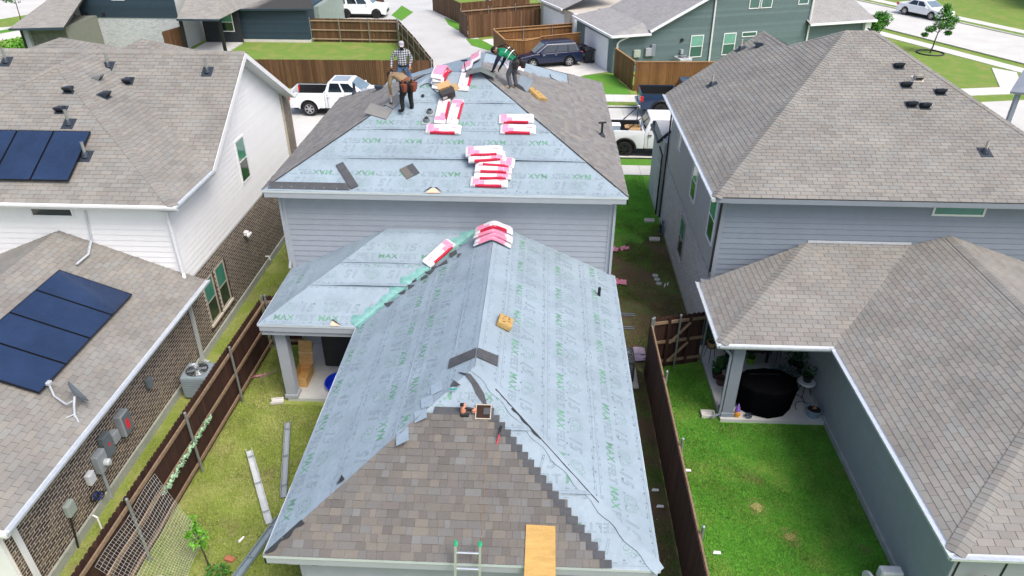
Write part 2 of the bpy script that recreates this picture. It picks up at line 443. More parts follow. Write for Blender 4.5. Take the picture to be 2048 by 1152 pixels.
def text_parts():
    global TXT
    if TXT is None:
        ma = text_mesh('MAX', .235, bold=.006); fe = text_mesh('FELT', .235, outline=.0038); n15 = text_mesh('15', .36, outline=.0055, shear=.25)
        wmax = ma[0][:, 0].max(); em = emblem_mesh()
        TXT = ([(ma, .0, .0, 1)], [(fe, wmax+.03, 0., 1), (n15, .62, .27, 1)], [(em, .08, .27, 1)])
    return TXT
def felt_print(roof, strips, mode, pitch=1.17, phase=None, margin=.1, low=.2):
    """mode[k]: None, 'up' (reads from the eave), 'down' (turned over)"""
    solid, outl, emb = text_parts(); G = MB(); T = MB()
    for (fr, k, b0, b1, lf) in strips:
        md = mode[k % len(mode)] if mode else None
        if md is None: continue
        lo = min(p[0] for p in fr.p2); hi = max(p[0] for p in fr.p2); a = lo-1+((phase[k % len(phase)]) if phase else rnd.uniform(0, 1))
        while a < hi+1:
            for grp, tgt in ((solid, G), (outl, T), (emb, G)):
                for (v, f), ox, oy, sc in grp:
                    x = v[:, 0]+ox; y = v[:, 1]+oy+low
                    if md == 'down': x = 1.06-x; y = .86-y+.1
                    A = a+x; B = b0+y
                    okv = [b0+.02 < bb_ < b1-.09 and inside(fr.p2, aa, bb_) and inside(fr.p2, aa-margin, bb_) and inside(fr.p2, aa+margin, bb_) for aa, bb_ in zip(A, B)]
                    if not any(okv): continue
                    keep = [q for q in f if all(okv[i] for i in q)]
                    if not keep: continue
                    used = sorted({i for q in keep for i in q}); mp_ = {i: j for j, i in enumerate(used)}
                    pts = [fr.at(A[i], B[i], felt_h(A[i], B[i], b0, k, lf)+.0022+v[i, 2]) for i in used]
                    tgt.add(pts, [tuple(mp_[i] for i in q) for q in keep])
            a += pitch
    LN = MB()
    for (fr, k, b0, b1, lf) in strips:
        for off in (b0+.06, b0+.10, b1-.15, b1-.11):
            r_ = fr.range_at(off)
            if not r_ or r_[1]-r_[0] < .3: continue
            n_ = max(2, int((r_[1]-r_[0]-.1)/.16)); dash = off in (b0+.10, b1-.15)
            for i in range(n_):
                if dash and i % 3 == 2: continue
                x0 = r_[0]+.05+(r_[1]-r_[0]-.1)*i/n_; x1 = x0+(r_[1]-r_[0]-.1)/n_*(.5 if dash else 1); w_ = .009 if dash else .0035
                LN.add([fr.at(a_, b_, felt_h(a_, b_, b0, k, lf)+.003) for a_, b_ in ((x0, off-w_), (x1, off-w_), (x1, off+w_), (x0, off+w_))], [(0, 1, 2, 3)])
    if LN.v: LN.build('printed_lap_lines', M('pale_lap_ink', (.20, .265, .30), .7, .3, 9), roof, kind='stuff')
    if G.v: G.build('printed_green_lettering', m_inkgreen, roof, kind='stuff')
    if T.v: T.build('printed_outline_lettering', m_inkgrey, roof, kind='stuff')

# ------------------------------------------------------------------ walls
def siding(wall, o, u, n, outline, mat, e=.168, name='siding_board', proud=.016):
    """lap boards over outline [(a,z)...] in the vertical plane through o with level axis u and outward normal n; each board one object"""
    o, u, n = Vector(o), Vector(u), Vector(n); zs = [p[1] for p in outline]; z = min(zs); out = []
    while z < max(zs)-.02:
        z1 = min(z+e, max(zs)); pl = clip_rect(outline, -1e4, 1e4, z, z1)
        if len(pl) >= 3 and area2(pl) > .002:
            mb = MB(); N_ = len(pl)
            P = [o+u*a+Vector((0, 0, 1))*(zz-o.z)+n*(.006+proud*(1-(zz-z)/e)) for a, zz in pl]; Q = [o+u*a+Vector((0, 0, 1))*(zz-o.z)-n*.004 for a, zz in pl]
            mb.add(P+Q, [tuple(range(N_)), tuple(range(2*N_-1, N_-1, -1))]+[((i+1) % N_, i, N_+i, N_+(i+1) % N_) for i in range(N_)])
            ob = mb.build(name, mat, wall)
            bm = bmesh.new(); bm.from_mesh(ob.data); bmesh.ops.recalc_face_normals(bm, faces=bm.faces); bm.to_mesh(ob.data); bm.free()
            out.append(ob)
        z += e
    return out
def brickwork(wall, o, u, n, outline, mat, limit=300, L_=.203, H=.058, g=.02, holes=(), name='brick', proud=.003):
    o, u, n = Vector(o), Vector(u), Vector(n); full = []; cut = []; zs = [p[1] for p in outline]; as_ = [p[0] for p in outline]
    z = min(zs); k = 0
    while z < max(zs)-.01:
        a = min(as_)-(k % 2)*(L_+g)/2
        while a < max(as_):
            x0, x1, y0, y1 = a, a+L_, z, z+H; a += L_+g
            if any(h[0] < (x0+x1)/2 < h[1] and h[2] < (y0+y1)/2 < h[3] for h in holes): continue
            pl = clip_rect(outline, x0, x1, y0, y1)
            if len(pl) < 3 or area2(pl) < .001: continue
            (full if len(pl) == 4 and area2(pl) > .99*L_*H else cut).append((pl, x0, y0))
        z += H+g; k += 1
    full.sort(key=lambda r: (o+u*r[1]+Vector((0, 0, r[2]-o.z))-CAM_POS).length)
    me = None
    up = Vector((0, 0, 1))
    def geo(mb, x0, x1, y0, y1, local):
        pts = []
        for h in (-.002, proud):
            for (x, y) in ((x0, y0), (x1, y0), (x1, y1), (x0, y1)): pts.append(Vector((x, h, y)) if local else o+u*x+up*(y-o.z)+n*h)
        fl = [(4, 5, 6, 7), (0, 1, 5, 4), (1, 2, 6, 5), (2, 3, 7, 6), (3, 0, 4, 7)]
        mb.add(pts, fl)
    def fix(me_):
        bm = bmesh.new(); bm.from_mesh(me_); 
        for isl in [bm.faces]: bmesh.ops.recalc_face_normals(bm, faces=list(bm.faces))
        bm.to_mesh(me_); bm.free()
    if limit:
        mb = MB(); geo(mb, 0, L_, 0, H, True); me = bpy.data.meshes.new(name); me.from_pydata([tuple(p) for p in mb.v], [], mb.f); me.materials.append(mat)
        for pl, x0, y0 in full[:limit]:
            m4 = Matrix.Identity(4); p = o+u*x0+up*(y0-o.z)
            for i in range(3): m4[i][0] = u[i]; m4[i][1] = n[i]; m4[i][2] = up[i]; m4[i][3] = p[i]
            inst(name, me, wall, m4)
    mb = MB()
    for pl, x0, y0 in full[limit:]+cut:
        xs = [p[0] for p in pl]; ys = [p[1] for p in pl]; geo(mb, min(xs), max(xs), min(ys), max(ys), False)
    if mb.v: mb.build('brick_field', mat, wall, kind='stuff')
def window(house, o, u, n, a0, a1, z0, z1, frame=None, top=None, bot=None, fw=.055, proud=.035, sill=None, sash=True, name='window', brick_surround=None):
    """double-hung window as a part of its house: frame mesh with two panes as sub-parts"""
    o, u, n = Vector(o), Vector(u), Vector(n); frame = frame or m_wtrim; up = Vector((0, 0, 1))
    P = lambda a, z, h: o+u*a+up*(z-o.z)+n*h
    mb = MB()
    def bar(x0, x1, y0, y1, h0=-.03, h1=proud): mb.prism([P(x0, y0, h0), P(x1, y0, h0), P(x1, y1, h0), P(x0, y1, h0)], n*(h1-h0))
    bar(a0, a0+fw, z0, z1); bar(a1-fw, a1, z0, z1); bar(a0+fw, a1-fw, z0, z0+fw); bar(a0+fw, a1-fw, z1-fw, z1)
    zm = (z0+z1)/2
    if sash: bar(a0+fw, a1-fw, zm-.02, zm+.02, -.03, proud-.006)
    w = mb.build(name, frame, house)
    def pane(y0, y1, h, mt): MB().prism([P(a0+fw*.6, y0, -.02), P(a1-fw*.6, y0, -.02), P(a1-fw*.6, y1, -.02), P(a0+fw*.6, y1, -.02)], n*(h+.02)).build('pane', mt, w)
    if sash: pane(z0+fw*.6, zm, proud-.018, bot or m_glassd); pane(zm+.001, z1-fw*.6, proud-.014, top or m_glassg)
    else: pane(z0+fw*.6, z1-fw*.6, proud-.015, top or m_glassd)
    if sill: 
        s_ = MB(); s_.prism([P(a0-.06, z0-.07, -.01), P(a1+.06, z0-.07, -.01), P(a1+.06, z0, -.01), P(a0-.06, z0, -.01)], n*.075); s_.build('sill', sill, w)
    return w
def gutter(house, pts, mat=None, w=.12, h=.11, side=None, name='gutter'):
    """K-style gutter: open trough following the points (top back edge), side = outward direction per segment"""
    mat = mat or m_gutter; mb = MB()
    for i in range(len(pts)-1):
        A, B = Vector(pts[i]), Vector(pts[i+1]); s_ = Vector(side[i])
        prof = [(0, 0), (0, -h), (w*.65, -h), (w, -h*.35), (w, .005), (w-.014, .005), (w-.014, -.012), (w*.6, -h*.75), (.014, -h*.75), (.014, 0)]
        prof = [(0, .004), (0, -h), (w*.65, -h), (w, -h*.4), (w, .008), (w-.02, .008), (w-.02, -.01), (.014, -.02)]
        mb.loft([[A+s_*x+Vector((0, 0, z)) for x, z in prof], [B+s_*x+Vector((0, 0, z)) for x, z in prof]])
    o = mb.build(name, mat, house)
    bm = bmesh.new(); bm.from_mesh(o.data); bmesh.ops.recalc_face_normals(bm, faces=bm.faces); bm.to_mesh(o.data); bm.free()
    return o
def downspout(house, path, mat=None, w=.07, name='downspout'):
    mb = MB(); mb.tube(path, w/1.5, 4); return mb.build(name, mat or m_wtrim, house)

# ------------------------------------------------------------------ fences
def fence(name, label, p0, p1, rail_side, mat, h=1.83, pw=.14, rails=(.25, .95, 1.65), post_every=2.4, rail_mat=None, cap=False, posts=True, top_var=.0, group=None, post_mat=None, gaps=(), post_top=.06):
    """cedar picket fence: every picket an object of its own, three rails and steel posts on the rail side"""
    p0, p1 = Vector((*p0, 0)), Vector((*p1, 0)); d = (p1-p0); L_ = d.length; d.normalize(); s_ = Vector((-d.y, d.x, 0))*rail_side
    t = thing(name, label, 'fence', p0, 0, group)
    meshes = []
    for q in range(4):
        dz = rnd.uniform(-top_var, top_var); mb = MB(); w = pw-.006
        mb.add([(x, y, z) for y in (0, .018) for x, z in ((0, .03), (w, .03), (w, h-.04+dz), (w-.03, h+dz), (.03, h+dz), (0, h-.04+dz))],
               [(0, 1, 2, 3, 4, 5), (11, 10, 9, 8, 7, 6)]+[((i+1) % 6, i, 6+i, 6+(i+1) % 6) for i in range(6)])
        me = bpy.data.meshes.new('picket'); me.from_pydata(mb.v, [], mb.f); me.materials.append(mat); meshes.append(me)
    ang = math.atan2(d.y, d.x); n = int(L_/pw)
    for i in range(n):
        a = i*pw
        m4 = Matrix.Translation(p0+d*a+s_*-.02+Vector((0, 0, rnd.uniform(-.008, .008)))) @ Matrix.Rotation(ang+rnd.uniform(-.012, .012), 4, 'Z')
        inst('picket', rnd.choice(meshes), t, m4)
    rm = rail_mat or m_rail; rot = rotz(ang)
    for z in rails: MB().box(p0+d*L_/2+s_*.045+Vector((0, 0, z)), (L_, .04, .09), rot).build('rail', rm, t)
    if cap: MB().box(p0+d*L_/2+Vector((0, 0, h+.02)), (L_, .12, .035), rot).build('cap_board', rm, t)
    if posts:
        k = max(1, round(L_/post_every))
        for i in range(k+1):
            p = p0+d*(L_*i/k)+s_*.10; mb = MB(); mb.lathe([(.032, -.1), (.032, h+post_top), (.038, h+post_top), (.03, h+post_top+.03), (.005, h+post_top+.045)], p, 10)
            mb.build('post', post_mat or m_steel, t, smooth=True)
    return t
# ------------------------------------------------------------------ ground, street, pavements
def lawn_mat(name, g1, g2, dry, dirt=None, dry_amt=.45, dirt_amt=.0, sc=1.):
    m = bpy.data.materials.new(name); m.use_nodes = True; nt = m.node_tree; N = nt.nodes; L = nt.links; b = N['Principled BSDF']
    b.inputs['Roughness'].default_value = .9; b.inputs['Specular IOR Level'].default_value = .1
    geo = N.new('ShaderNodeNewGeometry')
    def noise(s, d=6, off=0):
        mp = N.new('ShaderNodeMapping'); mp.inputs['Location'].default_value = (off, off*2, 0); L.new(geo.outputs['Position'], mp.inputs[0])
        n = N.new('ShaderNodeTexNoise'); n.inputs['Scale'].default_value = s; n.inputs['Detail'].default_value = d; n.inputs['Roughness'].default_value = .65; L.new(mp.outputs[0], n.inputs['Vector']); return n.outputs[0]
    def mix(f, a, c, lo, hi):
        mr = N.new('ShaderNodeMapRange'); mr.inputs[1].default_value = lo; mr.inputs[2].default_value = hi; L.new(f, mr.inputs[0])
        mx = N.new('ShaderNodeMix'); mx.data_type = 'RGBA'; L.new(mr.outputs[0], mx.inputs[0])
        for s_, v in ((6, a), (7, c)):
            if isinstance(v, tuple): mx.inputs[s_].default_value = (*v, 1)
            else: L.new(v, mx.inputs[s_])
        return mx.outputs[2]
    c = mix(noise(18*sc, 8), g1, g2, .35, .65)
    c = mix(noise(.9*sc, 7, 3), c, dry, .62-.3*dry_amt, .85-.3*dry_amt)
    if dirt: c = mix(noise(.55*sc, 8, 9), c, dirt, .62-.35*dirt_amt, .74-.35*dirt_amt)
    n4 = noise(60, 3, 5); mr = N.new('ShaderNodeMapRange'); mr.inputs[1].default_value = .3; mr.inputs[2].default_value = .7; mr.inputs[3].default_value = .72; mr.inputs[4].default_value = 1.28; L.new(n4, mr.inputs[0])
    v = N.new('ShaderNodeVectorMath'); v.operation = 'SCALE'; L.new(c, v.inputs[0]); L.new(mr.outputs[0], v.inputs['Scale']); L.new(v.outputs[0], b.inputs['Base Color'])
    bp = N.new('ShaderNodeBump'); bp.inputs['Strength'].default_value = .5; bp.inputs['Distance'].default_value = .03; L.new(n4, bp.inputs['Height']); L.new(bp.outputs[0], b.inputs['Normal'])
    return m
m_lawnfar = lawn_mat('far_lawn', (.13, .23, .045), (.19, .29, .06), (.27, .27, .09), dry_amt=.55)
m_lawnfresh = lawn_mat('fresh_lawn', (.08, .24, .03), (.13, .30, .045), (.19, .27, .06), dry_amt=.3)
m_lawnL = lawn_mat('dry_lawn', (.19, .26, .045), (.28, .34, .075), (.38, .37, .15), (.27, .23, .11), .6, .15)
m_lawnR = lawn_mat('green_lawn', (.06, .22, .02), (.12, .32, .035), (.22, .31, .06), (.2, .15, .07), .4, .05)
m_dirt = lawn_mat('side_yard_soil', (.06, .125, .025), (.10, .155, .04), (.19, .15, .085), (.13, .092, .058), .6, .6)
def sheet(name, pts, z, mat, kind='structure', th=.05):
    mb = MB(); mb.prism([(x, y, z) for x, y in pts], (0, 0, -th)); o = mb.build(name, mat); o['kind'] = kind; return o
MB().quad((-700, -400, 0), (700, -400, 0), (700, 1200, 0), (-700, 1200, 0)).build('ground', m_lawnfar)['kind'] = 'structure'
sheet('lawn_left_yard', [(-5.75, -14), (-1.2, -14), (-1.2, -2), (-5.75, .3)], .004, m_lawnL)
sheet('lawn_right_yard', [(5.8, -14), (10.4, -14), (10.4, -2.4), (7.6, -2.4), (7.6, .2), (5.8, .2)], .004, m_lawnR)
sheet('side_yard_right', [(4.3, -14), (5.8, -14), (5.8, .2), (7.7, .2), (7.7, 9.6), (7.2, 9.2), (6.9, 8.3), (6.4, 7.4), (6.1, 7.9), (5.6, 7.1), (5.2, 7.6), (4.3, 6.8)], .005, m_dirt)
sheet('side_yard_left', [(-7.5, -14), (-5.75, -14), (-5.75, .3), (-4.4, .3), (-4.4, 11), (-7.5, 11)], .005, m_lawnL)
sheet('front_yard', [(-18, 10.5), (4.3, 10.5), (4.3, 6), (7.7, 6), (28, 9.2), (28, 14.72), (-18, 14.72)], .003, m_lawnfresh)
def slabs(name, x0, x1, y0, y1, z, step, along='x', mat=None):
    """concrete strip poured in panels: each panel its own piece, joints left open"""
    root = MB().bb(x0, x1, y0, y1, z-.06, z-.012).build(name, m_found); root['kind'] = 'structure'
    n = max(1, int(round(((x1-x0) if along == 'x' else (y1-y0))/step)))
    for i in range(n):
        if along == 'x': a, b = x0+(x1-x0)*i/n, x0+(x1-x0)*(i+1)/n; MB().bb(a+.008, b-.008, y0, y1, z-.05, z).build('slab', mat or m_concrete, root)
        else: a, b = y0+(y1-y0)*i/n, y0+(y1-y0)*(i+1)/n; MB().bb(x0, x1, a+.008, b-.008, z-.05, z).build('slab', mat or m_concrete, root)
    return root
slabs('sidewalk', -20, 21, 14.72, 15.92, .03, 1.5)
slabs('sidewalk', -8, 25, 26.45, 27.95, .03, 1.5)
m_road = M('pale_concrete_road', (.56, .55, .52), .85, .1, .5, fine=.06)
slabs('street', -40, 31, 17.0, 25.2, .008, 4.6, mat=m_road)
slabs('kerb', -20, 28, 16.8, 17.0, .10, 3.0)
slabs('kerb', -20, 25, 25.2, 25.4, .10, 3.0)
sheet('verge', [(-20, 15.94), (28, 15.94), (28, 16.8), (-20, 16.8)], .02, m_lawnfresh)
sheet('verge', [(-8, 25.4), (25, 25.4), (25, 26.43), (-8, 26.43)], .02, m_lawnfar)
# alley and drives behind
m_alley = M('grey_alley_concrete', (.5, .5, .485), .85, .1, .5, fine=.06)
al = [(-5.0, 25.4), (-.2, 25.4), (-1.4, 39.5), (-4.75, 48.9), (-9, 61.5), (-17, 85), (-25, 85), (-17.7, 61), (-10.2, 47), (-5.6, 36)]
sheet('alley', al, .012, m_alley)
sheet('driveway', [(-1.4, 39.5), (2, 39), (5.6, 42), (5.7, 44), (1, 45.4), (-2.6, 43)], .016, m_concrete)
sheet('driveway', [(.2, 26), (5.4, 32.6), (7.3, 33.7), (5.6, 42), (-1.0, 38.3), (-.5, 30)], .020, m_concrete)
sheet('driveway', [(-17.9, 50), (-11.2, 49), (-12.8, 53.2), (-18.5, 54)], .020, m_concrete)
sheet('driveway', [(-4.75, 48.9), (2, 51.5), (1, 55), (-6.3, 53.6)], .020, m_concrete)
for pts in ([(-1.6, 39.6), (.2, 39.2), (-.6, 43.0), (-3.2, 43.8)],):
    pass
# street on the right running away at an angle
def band(name, A, B, off0, off1, z, mat, n=1, piece='slab'):
    A, B = Vector((*A, 0)), Vector((*B, 0)); d = (B-A).normalized(); s_ = Vector((d.y, -d.x, 0)); L_ = (B-A).length
    root = None
    for i in range(n):
        a, b = L_*i/n+.01, L_*(i+1)/n-.01; P = [A+d*a+s_*off0, A+d*b+s_*off0, A+d*b+s_*off1, A+d*a+s_*off1]
        mb = MB().prism([p+Vector((0, 0, z)) for p in P], (0, 0, -.05))
        if root is None: root = mb.build(name, mat); root['kind'] = 'structure'
        else: mb.build(piece, mat, root)
    return root
SA, SB = (41.9, 27.3), (21.9, 73.2)
band('street', SA, SB, 0, 8.2, .008, m_road, 10)
band('kerb', SA, SB, -.16, 0, .10, m_concrete, 12)
band('kerb', SA, SB, 8.2, 8.36, .10, m_concrete, 12)
band('sidewalk', SA, SB, -2.5, -1.2, .03, m_concrete, 22)
band('sidewalk', SA, SB, 9.5, 10.8, .03, m_concrete, 22)
sheet('footpath', [(32.5, 30.9), (34.0, 31.1), (35.7, 34.8), (34.6, 36.0)], .034, m_concrete)
sheet('footpath', [(24.5, 27.4), (29.45, 28.85), (34.2, 29.7), (34.4, 31.2), (29.6, 30.35), (24.5, 29.0)], .036, m_concrete)
sheet('street', [(29, 17), (60, 17), (60, 27), (43, 27.3), (37, 29.0), (29.4, 27.5), (25, 25.2)], .006, m_road)
sheet('driveway', [(47.5, 41), (56, 38.5), (56, 43), (46, 45)], .03, m_concrete)
sheet('footpath', [(-60, 30), (-42.5, 39.5), (-38.5, 46), (-36, 60), (-40, 60), (-43, 47), (-60, 36)], .02, m_concrete)
sheet('street', [(-90, 40), (-50, 44), (-44, 56), (-40, 90), (-90, 90)], .016, m_road)

# ------------------------------------------------------------------ grass blades in the near yards
def grass(name, label, poly, dens, mat, hmin=.025, hmax=.06, holes=(), clump=0.):
    xs = [p[0] for p in poly]; ys = [p[1] for p in poly]; A = (max(xs)-min(xs))*(max(ys)-min(ys)); n = int(A*dens)
    X = NR.uniform(min(xs), max(xs), n); Y_ = NR.uniform(min(ys), max(ys), n)
    keep = np.ones(n, bool)
    for i in range(len(poly)):
        p, q = poly[i], poly[(i+1) % len(poly)]
    ins = np.zeros(n, bool); j = len(poly)-1
    for i in range(len(poly)):
        xi, yi = poly[i]; xj, yj = poly[j]
        c = ((yi > Y_) != (yj > Y_)) & (X < (xj-xi)*(Y_-yi)/((yj-yi) if yj != yi else 1e-9)+xi); ins ^= c; j = i
    keep &= ins
    for hx0, hx1, hy0, hy1 in holes: keep &= ~((X > hx0) & (X < hx1) & (Y_ > hy0) & (Y_ < hy1))
    if clump:
        f = np.sin(X*1.9+1.3*np.sin(Y_*1.1))+np.sin(Y_*2.3+1.7*np.sin(X*.9))+.8*np.sin(X*5.1+Y_*4.3); keep &= (f+NR.normal(0, .8, n)) > clump
    X, Y_ = X[keep], Y_[keep]; n = len(X); th = NR.uniform(0, 6.283, n); h = NR.uniform(hmin, hmax, n); w = NR.uniform(.005, .011, n); ln = NR.uniform(.2, .9, n)*h; th2 = NR.uniform(0, 6.283, n)
    V = np.zeros((n, 3, 3)); V[:, 0, 0] = X-np.cos(th)*w; V[:, 0, 1] = Y_-np.sin(th)*w; V[:, 1, 0] = X+np.cos(th)*w; V[:, 1, 1] = Y_+np.sin(th)*w
    V[:, 2, 0] = X+np.cos(th2)*ln; V[:, 2, 1] = Y_+np.sin(th2)*ln; V[:, 2, 2] = h; V[:, :2, 2] = .002
    me = bpy.data.meshes.new(name); me.vertices.add(n*3); me.vertices.foreach_set('co', V.ravel()); me.loops.add(n*3); me.loops.foreach_set('vertex_index', np.arange(n*3, dtype=np.int32))
    me.polygons.add(n); me.polygons.foreach_set('loop_start', np.arange(0, n*3, 3, dtype=np.int32)); me.polygons.foreach_set('loop_total', np.full(n, 3, dtype=np.int32))
    me.materials.append(mat); me.update(calc_edges=True)
    o = link(bpy.data.objects.new(name, me)); return tag(o, label, 'grass', kind='stuff')
def blade_mat(name, ramp, big=.5):
    return M(name, ramp[0], .7, big, 1.1, ramp=[tuple(min(.6, x*1.55) for x in c) for c in ramp], spec=.15)
m_bl = blade_mat('dry_grass_blade', [(.10, .15, .025), (.15, .20, .04), (.20, .22, .06), (.12, .19, .03), (.27, .25, .10), (.16, .22, .04)])
m_br = blade_mat('green_grass_blade', [(.03, .12, .015), (.06, .19, .022), (.09, .23, .035), (.05, .16, .02), (.15, .24, .05), (.07, .20, .025)])
m_bd = blade_mat('weedy_grass_blade', [(.04, .09, .02), (.08, .13, .03), (.13, .12, .05), (.05, .11, .02), (.18, .16, .08)])
grass('left_yard_grass', 'short dry yellow-green grass of the back yard beside the brown fence', [(-5.7, -10.5), (-1.7, -10.5), (-1.7, -2.3), (-5.7, .2)], 2600, m_bl, holes=[(-4.45, 0, -2.4, 1)])
grass('right_yard_grass', 'lush green grass of the yard between the dark fence and grey wall', [(5.9, -10.5), (10.3, -10.5), (10.3, -2.6), (7.5, -2.6), (7.5, -.3), (5.9, -.3)], 2600, m_br, clump=-2.2)
grass('right_yard_dry_blades', 'scattered dry yellowish blades in the green right yard', [(5.9, -10.5), (10.3, -10.5), (10.3, -2.6), (7.5, -2.6), (7.5, -.3), (5.9, -.3)], 1500, m_bl, clump=1.0)
grass('side_yard_grass', 'patchy weedy grass on bare soil between the two houses', [(4.4, -10), (5.7, -10), (5.7, .2), (7.5, .2), (7.5, 9.4), (4.4, 9.4)], 2200, m_bd, clump=-.1)
grass('side_yard_fringe', 'thinning green grass where the front lawn meets the side-yard soil', [(4.6, 3.5), (6.4, 3.5), (7.2, 8.6), (4.6, 8.6)], 1500, m_br, clump=.4)
grass('front_strip_grass', 'bright green lawn between the houses near the street', [(4.6, 8.6), (7.4, 8.6), (7.4, 14.7), (4.6, 14.7)], 1500, blade_mat('bright_grass_blade', [(.06, .22, .02), (.10, .30, .03), (.08, .25, .025), (.15, .32, .05)]))
grass('left_alley_grass', 'rough grass strip between the brick wall and brown fence', [(-7.4, -9.5), (-5.85, -9.5), (-5.85, .4), (-4.7, .5), (-4.7, 10), (-7.4, 10)], 1300, m_bl, clump=-.2)

# ------------------------------------------------------------------ main house
HU, HL, PU, PL_ = 5.37, 2.75, .5, .469
main = thing('main_house', 'two-storey light grey house being re-roofed, half covered in blue felt', 'house', (0, 5, 0))
Hh = HU+PU*4.215
FL, FR = Vector((-4.875, 0, HU)), Vector((4.875, 0, HU)); LR_, RR_ = Vector((-.66, 4.215, Hh)), Vector((.66, 4.215, Hh))
BL, BR, BB, BW, VV = Vector((-4.875, 8.43, HU)), Vector((4.875, 10.95, HU)), Vector((.66, 6.735, Hh)), Vector((-3.555, 10.95, HU)), Vector((-3.555, 8.43, HU))
UF, UL, UR_ = [FL, FR, RR_, LR_], [FL, LR_, BL], [FR, BR, BB, RR_]
UB1, UB2, UB3 = [BL, LR_, RR_, VV], [VV, RR_, BB, BW], [BW, BB, BR]
xl, xr, yn, xp, yp, wy = -2.041, 4.752, -9.456, -4.6036, -2.5105, .4
hw = (xr-xl)/2; xm = (xr+xl)/2; zr = HL+PL_*hw; AP = Vector((xm, yn+hw, zr)); dv = wy-yp; zv = HL+PL_*dv
WR = [Vector((xr, yn, HL)), Vector((xr, wy, HL)), Vector((xm, wy, zr)), AP]
WL = [Vector((xl, yn, HL)), AP, Vector((xm, wy, zr)), Vector((xl+dv, wy, zv)), Vector((xl, yp, HL))]
WF = [Vector((xl, yn, HL)), Vector((xr, yn, HL)), AP]
PF = [Vector((xp, yp, HL)), Vector((xl, yp, HL)), Vector((xl+dv, wy, zv)), Vector((xp+dv, wy, zv))]
PLp = [Vector((xp, yp, HL)), Vector((xp+dv, wy, zv)), Vector((xp, wy, HL))]
mb = MB()
for p in (UF, UL, UR_, UB1, UB2, UB3): deck(mb, p)
roofU = mb.build('upper_roof', m_felt, main)
mb = MB()
for p in (WR, WL, WF, PF, PLp): deck(mb, p)
roofL = mb.build('lower_roof', m_felt, main)
# felt
k2 = math.sqrt(1+PU*PU); k1 = math.sqrt(1+PL_*PL_)
st = felt_plane(roofU, UF, [0, 1.196, 2.30, 3.40, 4.69], {1: [(1.6, 5.0, .012), (3.4, 9.0, .045)], 2: [(2.6, 4.8, .028), (7.6, 8.6, .02)], 3: [(5.5, 6.4, .025)]})
felt_print(roofU, st, ['down', 'down', 'up', 'down'], phase=[.55, .55, .2, .75])
felt_plane(roofU, UB1, [0, 1.2, 2.4, 3.6, 4.7]); felt_plane(roofU, UB2, [0, 1.2, 2.4, 3.6, 4.7]); felt_plane(roofU, UB3, [0, 1.2, 2.4, 3.6, 4.7])
st = felt_plane(roofL, WR, [0, 1.08, 2.16, 3.2, 3.74], {1: [(6, 8, .01)]}); felt_print(roofL, st, ['down', 'down', 'down', None], phase=[.3, .7, .1, .5], low=.12)
st = felt_plane(roofL, WL, [0, 1.08, 2.16, 3.2, 3.74]); felt_print(roofL, st, ['up', 'down', 'up', None], phase=[.3, .7, .1, .5], low=.12)
st = felt_plane(roofL, WF, [0, 1.25, 2.42, 3.74], {1: [(5.0, 5.9, .03)], 2: [(4.1, 4.7, .02)]}); felt_print(roofL, st, ['down', 'up', 'down'], phase=[.75, .35, .6], margin=.05)
st = felt_plane(roofL, PF, [0, 1.25, 2.02, 3.2], {1: [(1.0, 4.4, .05)], 2: [(1.9, 4.6, .02)]}); felt_print(roofL, st, ['up', 'down', 'up'], phase=[.2, .6, .3], margin=.06, low=.16)
st = felt_plane(roofL, PLp, [0, 1.1, 2.2, 3.2]); felt_print(roofL, st, ['down', None, None], phase=[.1])
# cap nails in rows on the felt
nails = MB(); kn = random.Random(21)
for fr, bs in ((Frame(UF), (.12, .62, 1.28, 1.8, 2.38, 2.9, 3.5, 4.1)), (Frame(WR), (.1, .55, 1.15, 1.7, 2.25, 2.75, 3.3)), (Frame(WL), (.1, .55, 1.15, 1.7, 2.25, 2.75, 3.3)), (Frame(PF), (.1, .7, 1.35, 1.95, 2.6)), (Frame(WF), (.12, .7, 1.35, 1.9, 2.5, 3.0))):
    for b in bs:
        r_ = fr.range_at(b)
        if not r_: continue
        a = r_[0]+.1
        while a < r_[1]-.05:
            nails.lathe([(.016, 0), (.015, .004)], fr.at(a+kn.uniform(-.04, .04), b+kn.uniform(-.03, .03), .03), 6, fr.n); a += .3
nails.build('cap_nails', M('grey_cap_nail', (.2, .26, .3), .5, .3, 5), roofL, kind='stuff')
# shingles on the upper side slopes
sh = Shingler(roofU, m_archgrey, 150, 'arch')
sh.plane(UL, keep=lambda fr, a, b: (lambda p: not (p.x > -1.75 and p.y < 4.6 and p.x > -3.05+.33*p.y))(fr.at(a, b)), h0=.03)
sh.plane(UR_, keep=lambda fr, a, b: (lambda p: not (p.y > 6.735+(p.x-.66)-1.28 and p.x < 3.42))(fr.at(a, b)), h0=.03)
sh.finish()
# new shingles on the near hip, stepped on the right
sh = Shingler(roofL, m_arch, 150, 'arch')
def near_keep(fr, a, b):
    c = int(b/.143)*.143; y = yn+c/k1; lim = 3.86-(c/.143)*.113
    return fr.at(a, b).x < lim and b < 2.70
sh.plane(WF, keep=near_keep, h0=.034); sh.finish()
